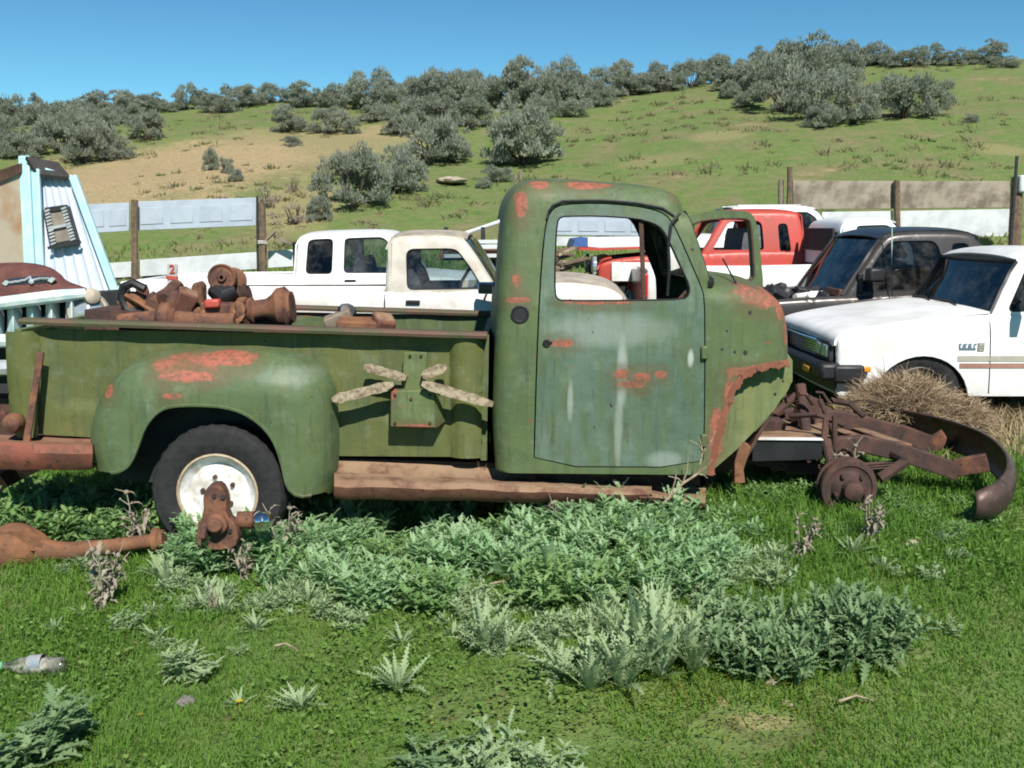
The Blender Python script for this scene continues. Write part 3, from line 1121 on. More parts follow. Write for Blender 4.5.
    lip.build('fender_lip', fendp, fender)
    f2 = MB()
    panel(f2, FO + OP, [], yf, .06, [(FO, .24)])
    f2.v = [(x, 2 * (yb + yB) / 2 - y, z) for x, y, z in f2.v]; f2.f = [f[::-1] for f in f2.f]
    f2.build('rear_fender', fendp, root, solid=.012, angle=60)
    # wheels at the back
    def back_wheel(cy, sgn):
        c = P(218, 493, -.03)
        R = .362
        t = MB()
        t.lathe((c.x, cy, c.z), (0, sgn, 0), [(.205, -.075), (.235, -.088), (.29, -.098), (.335, -.09), (.353, -.07), (R, -.03), (R, .03), (.353, .07), (.335, .09), (.29, .098), (.235, .088), (.205, .075)], 72)
        n = 12
        for k in range(72):
            if k % 2:
                for j in (4, 5, 6, 7):
                    i = k * n + j
                    v = Vector(t.v[i]); d = Vector((v.x - c.x, 0, v.z - c.z)).normalized()
                    t.v[i] = tuple(v - d * .007)
        wh = t.build('wheel', M['tyre'], root, angle=30)
        r = MB()
        r.lathe((c.x, cy, c.z), (0, sgn, 0), [(.207, -.06), (.207, .066), (.212, .082), (.203, .088), (.196, .074), (.178, .06), (.165, .045), (.155, .036), (.14, .040), (.115, .052), (.08, .056), (.06, .05), (.055, .062), (.05, .09), (.03, .1), (.001, .102)], 40)
        rim = r.build('rim', M['white_rim'], wh, angle=50)
        e = MB()
        e.lathe((c.x, cy, c.z), (0, sgn, 0), [(.213, .080), (.216, .088), (.206, .092), (.199, .082)], 40)
        e.build('rim_edge', M['rim_edge'], rim)
        s = MB()
        for k in range(5):
            a = k * 2 * math.pi / 5 + .5
            s.lathe((c.x + .085 * math.cos(a), cy + sgn * .052, c.z + .085 * math.sin(a)), (0, sgn, 0), [(.013, 0), (.012, .018), (.001, .019)], 6)
        s.build('wheel_stud', M['rust_dark'], rim, split=True)
    back_wheel(.045, -1)
    back_wheel(1.655, 1)
    # running board and rear step, dented and dusty
    def step_board(px0, y_top0, y_edge0, y_bot0, px1, y_top1, y_edge1, y_bot1, name, n=26, seed=0, droop=0.):
        g = []
        for k in range(n + 1):
            u = k / n
            px = px0 + (px1 - px0) * u
            L = lambda a, b: a + (b - a) * u
            w = 1.3 * math.sin(k * .9 + seed) * (k % 3) * .35
            yt, ye, yl = L(y_top0, y_top1), L(y_edge0, y_edge1) + w, L(y_bot0, y_bot1) + w * .8 + droop * u * u
            a = P(px, yt, .24); a2 = P(px, yt + (ye - yt) * .62, .17); b = P(px, ye, -.08); q = P(px, ye + (yl - ye) * .35, -.105); c = P(px, yl, -.055)
            m = a2.lerp(b, .6) + Vector((0, 0, .006))
            g.append([tuple(a), tuple(a2), tuple(m), tuple(b), tuple(q), tuple(q.lerp(c, .55) + Vector((0, -.012, 0))), tuple(c), (c.x, c.y + .06, c.z + .01)])
        m = MB(); m.grid(g, flip=False)
        m.jitter(.007, 6, seed)
        return m.build(name, M['rust_step'] if seed == 2 else M['rust_dusty'], root, solid=.01, angle=55)
    step_board(334, 459, 479, 499, 652, 477, 491, 504, 'running_board', seed=1)
    step_board(640, 483, 494, 503, 706, 488, 499, 512, 'broken_board_end', 10, seed=3)
    step_board(-12, 434, 442, 470, 93, 437, 446, 470, 'rear_step', 10, seed=2)
    sk = MB(); sk.prism(XZ([(334, 458), (700, 470), (700, 486), (334, 476)], .26), .26, .30)
    sk.build('sill_skirt', M['rust_dark'], root)
    # thin prop rod leaning on the rear corner, tail lamp stump
    mb = MB(); a, b = P(41, 352, .12), P(26, 446, .02); mb.bar(a, b, .035, .012, up=(0, 1, 0))
    mb.build('prop_strap', M['rust'], root)
    mb = MB(); c = P(13, 423, .1); mb.lathe(c, (0, -1, 0), [(.03, -.1), (.05, -.04), (.055, .0), (.045, .03), (.02, .045), (.001, .047)], 14)
    mb.build('tail_lamp_stump', M['rust'], root)
    # --- chassis
    ch = MB()
    for yy in (.47, 1.19):
        pth = [P(-20, 455, .47), P(200, 452, .47), P(350, 478, .47), P(600, 482, .47), P(745, 455, .47)]
        ch.rail([(a.x, yy, a.z) for a in pth], .06, .13)
    for px in (20, 330, 520, 700):
        c = P(px, 470, .8); ch.bar((c.x, .47, c.z), (c.x, 1.19, c.z), .07, .1)
    c = P(218, 493, -.03)
    ch.tube([(c.x, .1, c.z), (c.x, .7, c.z), (c.x, .72, c.z), (c.x, .94, c.z), (c.x, .96, c.z), (c.x, 1.6, c.z)], [.045, .045, .12, .12, .045, .045], 14)
    ch.build('chassis', M['rust_dark'], root, bevel=.006)
    sp = MB()
    for yy in (.38, 1.28):
        for k in range(3):
            w = .6 - .15 * k
            sp.tube([(c.x + w * t, yy, c.z + .05 - .012 * k + .12 * (w * t) ** 2) for t in np.linspace(-1, 1, 9)], .012, 4)
    sp.build('leaf_spring', M['rust_dark'], root, split=True)
    # front frame left bare by the missing nose
    fr = MB()
    pn = [P(740, 455, .42), P(800, 447, .42), P(865, 444, .42), P(900, 452, .42), P(958, 471, .42)]
    fr.rail(pn, .055, .10)
    pf = [P(738, 420, 1.2), P(800, 416, 1.2), P(842, 419, 1.2), P(905, 434, 1.2), P(935, 446, 1.2)]
    fr.rail(pf, .055, .11)
    fr.jitter(.008, 5, 4)
    fr.build('front_frame_rail', M['rust_frame'], root, bevel=.008, split=True)
    bp = MB()
    bp.prism(XZ([(752, 439), (822, 440), (821, 459), (751, 461)], .3), .28, .34)
    bp.build('black_side_plate', M['black'], root, bevel=.004)
    wl_ = MB(); a, b = P(752, 438.4, .29), P(822, 439, .29); wl_.bar(a, b, .05, .006)
    wl_.build('plate_edge_highlight', M['white_worn'], root)  # highlight on the plate's top edge, made as a white strip
    cm = MB()
    q = [P(756, 436, .36), P(824, 437, .36), P(826, 419, 1.1), P(762, 419, 1.1)]
    cm.add([tuple(p) for p in q] + [tuple(p - Vector((0, 0, .025))) for p in q], [(0, 1, 2, 3), (7, 6, 5, 4), (0, 4, 5, 1), (1, 5, 6, 2), (2, 6, 7, 3), (3, 7, 4, 0)])
    for px, y0, y1 in ((905, .42, 1.2), (880, .42, 1.2), (845, .42, 1.2)):
        a = P(px, 450, y0); b = Vector((a.x, 1.2, P(px, 433, 1.2).z)); cm.bar(a, b, .09, .07)
    cm.jitter(.006, 9, 2)
    cm.build('cross_member', M['rust_dusty'], root, bevel=.006)
    gb = MB()
    for (p0, p1, r) in ((P(752, 434, .7), P(800, 392, .75), .025), (P(806, 436, .6), P(800, 385, .75), .035), (P(782, 430, .8), P(818, 414, .8), .02), (P(836, 437, .4), P(820, 400, .7), .015)):
        gb.tube([p0, p1], r, 8)
    gb.box(P(806, 412, .9), (.1, .12, .2), (0, .2, .3))
    gb.box(P(770, 425, .6), (.16, .1, .08), (.1, .2, .3))
    rr = random.Random(9)
    for k in range(12):
        x0_, y0_ = 748 + rr.random() * 90, 398 + rr.random() * 46
        a = P(x0_, y0_, .4 + rr.random() * .8)
        b = a + Vector(((rr.random() - .3) * .45, (rr.random() - .5) * .4, (rr.random() - .6) * .22))
        gb.tube([a, a.lerp(b, .5) + Vector((0, 0, .03)), b], .007 + .012 * rr.random(), 6)
    gb.jitter(.01, 9, 5)
    gb.build('steering_gear', M['rust_frame'], root, bevel=.005, split=True)
    br = MB(); a, b = P(737, 446, .1), P(733, 476, .1)
    br.prism(XZ([(742, 440), (750, 446), (742, 468), (744, 482), (733, 482), (733, 460), (738, 448)], .15), .12, .2)
    br.jitter(.008, 9, 1)
    br.build('cab_mount', M['rust_orange'], root, bevel=.005)
    ax = MB()
    c = P(853, 491, .02)
    ax.tube([(c.x, .12, c.z), (c.x - .02, .3, c.z - .02), (c.x - .02, 1.36, c.z - .02), (c.x, 1.54, c.z)], .045, 10)
    for yy in (.42, 1.2):
        for k in range(4):
            w = .52 - .09 * k
            ax.tube([(c.x + w * t, yy, c.z + .04 - .014 * k + .16 * (w * t) ** 2) for t in np.linspace(-1, 1, 9)], .012, 4)
    ax.tube([P(826, 440, .3), P(833, 474, .22)], .028, 10)
    ax.tube([P(826, 418, .35), P(824, 440, .3)], .018, 8)
    ax.tube([P(834.5, 416, .3), P(835, 449, .3)], .016, 8)
    ax.tube([P(894, 455, .25), P(905, 462, .1), P(880, 478, .1)], .03, 8)
    ax.build('front_axle', M['rust_frame'], root, bevel=0)
    for yy, s in ((.10, -1), (1.58, 1)):
        d = MB()
        d.lathe((c.x, yy, c.z), (0, s, 0), [(.001, -.07), (.12, -.07), (.158, -.06), (.160, -.04), (.150, -.038), (.150, .0), (.155, .012), (.15, .026), (.125, .03), (.118, .022), (.10, .02), (.075, .05), (.055, .055), (.05, .10), (.03, .115), (.001, .116)], 36)
        for k in range(5):
            a = k * 2 * math.pi / 5 + .9
            d.lathe((c.x + .085 * math.cos(a), yy + s * .03, c.z + .085 * math.sin(a)), (0, s, 0), [(.012, 0), (.011, .035), (.001, .036)], 7)
        d.build('brake_drum', M['rust_frame'], root, angle=40)
    # bumper, hanging low at the near end
    ctr = [P(971, 504, -.12), P(985, 503, -.12), P(1000, 495, -.05), P(1006, 480, .1), P(1001, 466, .3), P(987, 452, .6), P(968, 442, .9), P(945, 434, 1.2), P(915, 426, 1.5), P(893, 422, 1.68), P(872, 419, 1.76), P(854, 421, 1.76)]
    g = []
    n = len(ctr)
    for i, p in enumerate(ctr):
        t = (ctr[min(i + 1, n - 1)] - ctr[max(i - 1, 0)]).normalized()
        out = t.cross(Vector((0, 0, 1))).normalized()
        up = Vector((0, 0, 1))
        if out.dot(Vector((1, -.3, 0))) < 0 and i < 4: out = out
        h = (.058, .078, .090)[i] if i < 3 else .095 - .012 * (i / n)
        sec = []
        for a in np.linspace(-1, 1, 9):
            bulge = .04 * (1 - abs(a) ** 3)
            sec.append(tuple(p + up * (h * a) + out * bulge))
        g.append(sec)
    bm_ = MB(); bm_.grid(g)
    bo_ = bm_.build('bumper', M['bumper'], root, solid=.022, angle=50, sub=2)
    bi = MB()
    a, b = P(955, 468, .42), P(988, 462, .35); bi.bar(a, b, .05, .1)
    a, b = P(930, 446, 1.2), P(946, 436, 1.16); bi.bar(a, b, .05, .1)
    bi.build('bumper_bracket', M['rust'], root, bevel=.006, split=True)
    # bracket on the bed side with splintered wood jammed in it
    bk = MB()
    bk.prism(XZ([(404, 352), (427, 352), (425, 392), (402, 392)], .16), .145, .165)
    bk.prism(XZ([(391, 391), (434, 390), (436, 428), (390, 427)], .08), .08, .20)
    q = [P(434, 391, .08), P(436, 428, .08), P(447, 420, .2), P(437, 392, .2)]
    bk.add(q, [(0, 1, 2, 3)])
    spare = bk.build('spare_wheel_bracket', truck_paint('bracket_green_paint', (.105, .135, .05), (.12, .15, .055), (.08, .12, .05), [pe(392, 392, 4, 10, .03), pe(415, 428, 20, 2, .03)]), root, bevel=.006)
    bo2 = MB()
    for px, py in ((395, 395), (430, 395), (395, 423), (430, 423), (410, 356), (421, 356), (411, 399)):
        yy = .145 if py < 380 else .08
        bo2.lathe(P(px, py, yy), (0, -1, 0), [(.009, 0), (.008, .008), (.001, .009)], 6)
    bo2.build('bracket_bolt', M['rust_dark'], spare, split=True)
    for (x0_, y0_, x1_, y1_, th, yy0, yy1) in ((365, 366, 407, 378, 9, .10, .12), (422, 376, 446, 366, 10, .10, .10), (333, 399, 394, 384, 10, .07, .08), (422, 383, 493, 404, 10, .05, .07)):
        w = MB()
        a, b = P(x0_, y0_, yy0), P(x1_, y1_, yy1)
        nseg = 8
        g = []
        t = (b - a).normalized()
        for k in range(nseg + 1):
            p = a.lerp(b, k / nseg)
            h = th / 193 / 2 * (1 + .10 * math.sin(k * 2.3 + x0_))
            if k in (0, nseg): h *= .45
            u = Vector((-t.z, 0, t.x))
            g.append([tuple(p + u * h + Vector((0, -.018, 0))), tuple(p + u * h * .6 + Vector((0, .03, 0))), tuple(p - u * h * .8 + Vector((0, .03, 0))), tuple(p - u * h + Vector((0, -.02, 0))), tuple(p + u * h + Vector((0, -.018, 0)))])
        w.grid(g); w.f += [(0, 1, 2, 3), tuple(nseg * 5 + q for q in (3, 2, 1, 0))]
        w.jitter(.006, 20, x0_)
        w.build('splintered_wood', M['splinter'], spare, angle=25)
    return root


M['rust_frame'] = rust('grimy_frame_iron', (.052, .033, .029), (.092, .048, .037), (.025, .022, .021))
M['rail'] = plain('rusty_green_rail', (.125, .068, .05), .7, 0, .3, 5, c2=(.07, .075, .038), bump=.3)
M['flange'] = rust('rusty_primer_flange', (.18, .070, .042), (.25, .095, .058), (.08, .046, .034))
M['bumper'] = rust('rusted_chrome_bumper', (.060, .042, .036), (.095, .060, .048), (.12, .10, .09))
M['bumper'].node_tree.nodes['Principled BSDF'].inputs['Roughness'].default_value = .42
M['bumper'].node_tree.nodes['Principled BSDF'].inputs['Metallic'].default_value = .25
M['splinter'] = plain('bleached_splintered_wood', (.36, .295, .205), .9, 0, .4, 34, c2=(.15, .11, .075), bump=.6, bscale=60)
build_green_truck()

# ------------------------------------------------------------------ other vehicles of the yard
def car_wheel(c, R, sgn, parent, rimmat, flat=0.):
    t = MB()
    w = R * .30
    t.lathe(c, (0, sgn, 0), [(R * .60, -w * .8), (R * .7, -w), (R * .9, -w), (R * .98, -w * .75), (R, -w * .3), (R, w * .3), (R * .98, w * .75), (R * .9, w), (R * .7, w), (R * .60, w * .8)], 40)
    wh = t.build('wheel', M['tyre'], parent, angle=35)
    r = MB()
    r.lathe(c, (0, sgn, 0), [(R * .6, -w * .7), (R * .6, w * .8), (R * .57, w * .86), (R * .52, w * .6), (R * .45, w * .3), (R * .3, w * .45), (R * .22, w * .4), (R * .2, w * .7), (.001, w * .75)], 28)
    r.build('rim', rimmat, wh, angle=45)


def car(name, label, Yn, W, side_top, sill, wheels, green, windows, paint, gpaint=None, decks=(), rim='white_worn', tumble=.10, group=None, cat='car', bed=None, rear_glass=None, seats=(), end_faces=True, r=.05, body_w_in=0.):
    """all outlines are given as they show on the near flank; the far flank is its mirror image at the car's real width"""
    gpaint = gpaint or paint
    ym = Yn + W / 2
    top = XZ(side_top, Yn)
    zs = P(side_top[len(side_top) // 2][0], sill, Yn).z
    xs = [p[0] for p in top]
    gx = (xs[0] + xs[-1]) / 2
    root = empty(name, (gx, ym, tz(gx, ym)), label, cat, group)
    wl = []
    for (px, py, R, ra) in wheels:
        p = P(px, py, Yn); wl.append((p.x, p.z, R, ra))
    line = chaikin(top, 2, False)
    # lower edge with wheel arches, right to left
    low = []
    for (cx, cz, R, ra) in sorted(wl, reverse=True):
        h = max(min((zs - cz) / ra, .95), -.95)
        a0 = math.asin(h)
        arcp = [(cx + ra * math.cos(a), cz + ra * math.sin(a)) for a in np.linspace(a0, math.pi - a0, 17)]
        low += arcp
    xr, xl = line[-1][0], line[0][0]
    outl = line + [(xr, zs + .03), (xr - .03, zs)] + low + [(xl + .03, zs), (xl, zs + .03)]
    shoulder = line
    zt = max(p[1] for p in line)

    def yb(x, z):
        return Yn + body_w_in + rounded(dist_line(x, z, shoulder), r) + .05 * np.clip((zt - np.asarray(z) - .12) / .6, 0, 1) ** 2 + .02 * np.clip(1 - (zt - np.asarray(z)) / .15, 0, 1)
    mb = MB()
    panel(mb, outl, [], yb, .07, [(line, r)])
    mb.mirror(ym)
    for i in range(len(line)):
        pass
    body = mb.build('body_side', paint, root, solid=.02, angle=22, split=True)
    # cab
    if green:
        gl = XZ(green, Yn)
        zb_, zr_ = min(p[1] for p in gl), max(p[1] for p in gl)
        roofline = chaikin(gl, 2, False)

        def yg(x, z):
            q = np.clip((np.asarray(z, float) - zb_) / (zr_ - zb_), 0, 1)
            return Yn + .035 + tumble * q ** 1.15 + rounded(dist_line(x, z, roofline), .05)
        wps = [round_poly(XZ(w, Yn), .045) for w, g in windows]
        mb = MB()
        panel(mb, roofline + [(gl[-1][0], zb_ - .04), (gl[0][0], zb_ - .04)], wps, yg, .05, [(roofline, .05)])
        mb.mirror(ym)
        mb.build('cab_frame', gpaint, root, solid=.035, angle=50, split=True)
        for wp, (w, g) in zip(wps, windows):
            if g is None: continue
            m = MB(); panel(m, wp, [], lambda x, z: yg(x, z) + .012, .12)
            m.mirror(ym)
            m.build('window', M[g], root, split=True)
            k = MB()
            d = densify(wp, .06)
            pts = [(x, float(yg(x, z)) + .004, z) for x, z in d]
            k.tube(pts + pts[:1], .008, 4)
            k.build('window_seal', M['black'], root)
    else:
        yg = yb

    def edge(px_line, which):
        l = densify(chaikin(XZ(px_line, Yn), 2, False), .08, False)
        f = yg if which == 'g' else yb
        return [(x, float(f(x, z)), z) for x, z in l]
    for (pn, mat, pl, which, crown) in decks:
        mb = MB()
        e = edge(pl, which)
        n = 12
        rows = []
        for p in e:
            row = []
            for k in range(n + 1):
                u = k / n
                c = 1 - abs(2 * u - 1) ** 2.5
                row.append((p[0] + crown[0] * c, p[1] + (2 * ym - 2 * p[1]) * u, p[2] + crown[1] * c))
            rows.append(row)
        mb.grid(rows)
        mb.build(pn, M[mat] if isinstance(mat, str) else mat, root, solid=0 if pn in ('windshield', 'rear_window') else .015, angle=50)
    if bed:
        (bx0, bx1, by, bdepth) = bed
        a, b = P(bx0, by, Yn), P(bx1, by, Yn)
        zf = a.z - bdepth
        m = MB(); m.box(((a.x + b.x) / 2, ym, zf), (abs(b.x - a.x), W - .16, .03)); m.build('bed_floor', M['dark'], root)
        for yy in (Yn + .11, Yn + W - .11):
            m = MB(); m.box(((a.x + b.x) / 2, yy, a.z - .02 - bdepth / 2), (abs(b.x - a.x) - .02, .07, bdepth)); m.build('bed_liner', paint, root, bevel=.015)
        for xx in (a.x + .04, b.x - .04):
            m = MB(); m.box((xx, ym, a.z - .02 - bdepth / 2), (.05, W - .2, bdepth)); m.build('bed_end', paint, root, bevel=.01)
    if rear_glass:
        px, y0, y1 = rear_glass
        a, b = P(px, y0, Yn), P(px, y1, Yn)
        return_glass = MB()
        return_glass.box((a.x, ym, (a.z + b.z) / 2), (.02, W - .5, abs(a.z - b.z)))
        return_glass.build('rear_window', M['glass_dark'], root, bevel=.005)
    for (px0, px1, yt, y_b) in seats:
        m = MB()
        m.prism(chaikin(XZ([(px0, y_b), (px0 + (px1 - px0) * .2, yt), (px0 + (px1 - px0) * .6, yt), (px1, y_b)], Yn), 2), Yn + .25, Yn + W - .25)
        m.build('seat', M['seat'], root)
    # under floor and wheels
    a, b = xs[0] + .25, xs[-1] - .25
    m = MB(); m.box(((a + b) / 2, ym, zs + .12), (b - a, W - .3, .12)); m.build('underbody', M['dark'], root)
    for (cx, cz, R, ra) in wl:
        for yy, s in ((Yn + .13, -1), (Yn + W - .13, 1)):
            zw = tz(cx, yy) + R - .03
            car_wheel((cx, yy, max(min(zw, cz + .12), cz - .3)), R, s, root, M[rim])
        m = MB(); m.lathe((cx, Yn + .16, cz), (0, 1, 0), [(ra - .0, 0), (ra - .0, W - .32)], 24); m.v = [v for v in m.v]
        m.f = [f for f in m.f if all(m.v[q][2] > cz - .1 for q in f)]
        m.build('housing_or_well_shade', M['dark'], root)
    return root, yb, yg, ym


def face_between(root, name, mat, px, y0, y1, Yn, W, inset_=.06, thick=.04, crown=.03):
    """upright end face across the car at the pixel column px of its near flank"""
    a, b = P(px, y0, Yn), P(px, y1, Yn)
    mb = MB()
    rows = []
    for z in np.linspace(a.z, b.z, 4):
        rows.append([(a.x - crown * (1 - abs(2 * k / 8 - 1) ** 2), Yn + inset_ + (W - 2 * inset_) * k / 8, z) for k in range(9)])
    mb.grid(rows)
    return mb.build(name, mat, root, solid=thick)


def build_right_pickup():
    Y, W = 2.3, 1.6
    root, yb, yg, ym = car('compact_pickup', 'white compact pickup with dark grille, tan and red side stripes and amber side marker', Y, W,
        [(838, 392), (837, 346), (838.5, 339), (846, 334.5), (880, 327), (940, 318.5), (1000, 314), (1120, 312), (1126, 318), (1410, 322), (1418, 330), (1420, 390)], 397,
        [(921, 405, .315, .375), (1290, 409, .315, .375)],
        [(994, 315), (1012, 285), (1027, 262), (1036, 256), (1060, 254), (1105, 255), (1117, 262), (1121, 313)],
        [([(1010, 312), (1033, 270), (1040, 266), (1092, 265), (1100, 270), (1104, 311)], 'glass_dark')], M['white'],
        decks=[('hood', 'white', [(837, 346), (838.5, 339), (846, 334.5), (880, 327), (940, 318.5), (992, 314)], 'b', (-.02, .02)),
               ('windshield', 'glass_grey', [(995, 314), (1012, 285), (1027, 262)], 'g', (-.07, .0)),
               ('roof', 'white', [(1027, 262), (1036, 256), (1060, 254), (1105, 255), (1117, 262)], 'g', (0, .035)),
               ('rear_wall', 'white', [(1117, 262), (1122, 318)], 'g', (.02, 0)),
               ('tailgate', 'white', [(1418, 328), (1420, 390)], 'b', (.02, 0))],
        cat='pickup truck', bed=(1128, 1412, 319, .42), rim='dark_metal', seats=[(1062, 1095, 290, 345)], r=.035)
    w = lambda px, py, y=Y: P(px, py, y)
    # windshield rubber and wipers, dash
    m = MB()
    for pl in ([(995, 314), (1012, 285), (1027, 262)],):
        l = densify(XZ(pl, Y), .05, False)
        for s in (0, 1):
            pts = [(x - .006, (float(yg(x, z)) - .004) if not s else 2 * ym - float(yg(x, z)) + .004, z) for x, z in l]
            m.tube(pts, .016, 5)
    for pt in ((995, 314), (1027, 262)):
        p = w(*pt); y0 = float(yg(p.x, p.z))
        m.tube([(p.x - .012 - .07 * (1 - abs(2 * k / 12 - 1) ** 2.5), y0 + (2 * ym - 2 * y0) * k / 12, p.z + .004) for k in range(13)], .014, 5)
    m.build('windshield_seal', M['black'], root, split=True)
    p = w(990, 314)
    for y0, y1 in ((2.75, 3.2), (3.25, 3.7)):
        m = MB(); m.tube([(p.x - .06, y0, p.z + .03), (p.x - .01, y0 + .2, p.z + .05), (p.x - .03, y1, p.z + .05)], .008, 5); m.build('wiper', M['black'], root)
    m = MB(); a = w(1002, 318); m.box((a.x + .12, ym, a.z - .02), (.34, W - .3, .14)); m.build('dashboard', M['dark'], root, bevel=.03)
    # grille, lamps, bumper
    x0 = w(838, 360).x
    z = lambda py: w(838, py).z
    face_between(root, 'grille_frame', M['dark_metal'], 838.5, 343, 392, Y, W, .05, .05, .02)
    for k in range(6):
        m = MB(); zz = z(348 + k * 2.6)
        m.tube([(x0 - .035, Y + .42, zz), (x0 - .05, ym, zz), (x0 - .035, Y + W - .42, zz)], .007, 5); m.build('grille_bar', M['chrome'], root)
    for yy in (Y + .24, Y + W - .24):
        m = MB(); m.box((x0 - .025, yy, z(353)), (.05, .34, .155)); lb = m.build('lamp_bezel', M['dark_metal'], root, bevel=.01)
        for d in (-.08, .08):
            m = MB(); m.box((x0 - .05, yy + d, z(353)), (.02, .135, .10)); m.build('headlight', M['lamp_glass'], lb, bevel=.012)
    m = MB(); zz = z(345.5); m.tube([(x0 - .03, Y + .04, zz), (x0 - .055, ym, zz), (x0 - .03, Y + W - .04, zz)], .012, 6); m.build('grille_trim', M['chrome'], root)
    m = MB(); m.box((x0 - .06, ym, z(372)), (.16, W + .06, .135)); m.build('bumper', M['black'], root, bevel=.03)
    for s, yy in ((-1, Y - .01), (1, Y + W + .01)):
        m = MB(); m.box((x0 + .08, yy, z(374)), (.24, .07, .14)); m.build('bumper_corner', M['black'], root, bevel=.025)
        m = MB(); m.box((x0 + .2, yy + s * .0, z(369)), (.085, .055, .04)); m.build('side_marker', M['amber'], root, bevel=.008)
        m = MB(); m.box((x0 - .145, ym + s * .5, z(374)), (.02, .16, .05)); m.build('turn_signal', M['amber'], root, bevel=.008)
    face_between(root, 'valance', M['white_worn'], 845, 384, 398, Y, W, .08, .03, .02)
    # stripes, door seam, badge
    def strip(px0, px1, ya, yb_, nm, mat):
        m = MB(); l = []
        for px in np.linspace(px0, px1, 24):
            a, b = w(px, ya), w(px, yb_)
            l.append([(a.x, float(yb(a.x, a.z)) - .004, a.z), (b.x, float(yb(b.x, b.z)) - .004, b.z)])
        m.grid(l); return m.build(nm, M[mat], root)
    M['stripe_tan'] = plain('tan_stripe', (.42, .40, .33), .4); M['stripe_red'] = plain('brownish_red_stripe', (.36, .20, .16), .4)
    strip(958, 1118, 356, 361.5, 'side_stripe', 'stripe_tan'); strip(960, 1118, 363.5, 368.5, 'side_stripe', 'stripe_red')
    m = MB(); m.tube([(w(990.5, y).x, float(yb(w(990.5, y).x, w(990.5, y).z)) - .001, w(990.5, y).z) for y in np.linspace(317, 394, 10)], .0045, 4); m.build('door_gap', M['dark'], root)
    m = MB()
    for k, px in enumerate((960, 962.6, 965.4, 968, 970.8, 973.5)):
        a, b = w(px, 349), w(px + (1.2 if k % 2 else -.4), 344)
        yy = float(yb(a.x, a.z)) - .006
        m.bar((a.x, yy, a.z), (b.x, yy, b.z), .009, .006, up=(0, 1, 0))
        m.bar((a.x, yy, a.z + .002), (a.x + .018, yy, a.z + .002), .006, .009)
        if k % 3 != 1: m.bar((b.x, yy, b.z), (b.x + .016, yy, b.z), .006, .007)
    m.build('nameplate', M['char'], root)
    a = w(981, 346.6); m = MB(); yy = float(yb(a.x, a.z)) - .005
    m.box((a.x, yy, a.z + .018), (.045, .006, .022)); m.box((a.x, yy, a.z - .005), (.045, .006, .010)); m.box((a.x, yy, a.z - .024), (.045, .006, .012))
    m.box((a.x - .021, yy, a.z - .003), (.005, .006, .06)); m.box((a.x + .021, yy, a.z - .003), (.005, .006, .06))
    m.build('emblem', M['stripe_tan'], root)
    m = MB(); a = w(1030, 300, Y - .1); m.box((a.x, Y - .12, a.z), (.06, .18, .12)); m.tube([(a.x, Y + .05, a.z - .02), (a.x, Y - .1, a.z - .02)], .015); m.build('door_mirror', M['black'], root, bevel=.01)
    m = MB(); a = w(1008, 335); m.box((a.x + .7, float(yb(a.x + .7, a.z)) - .01, a.z), (.16, .02, .03)); m.build('door_handle', M['chrome'], root, bevel=.006)


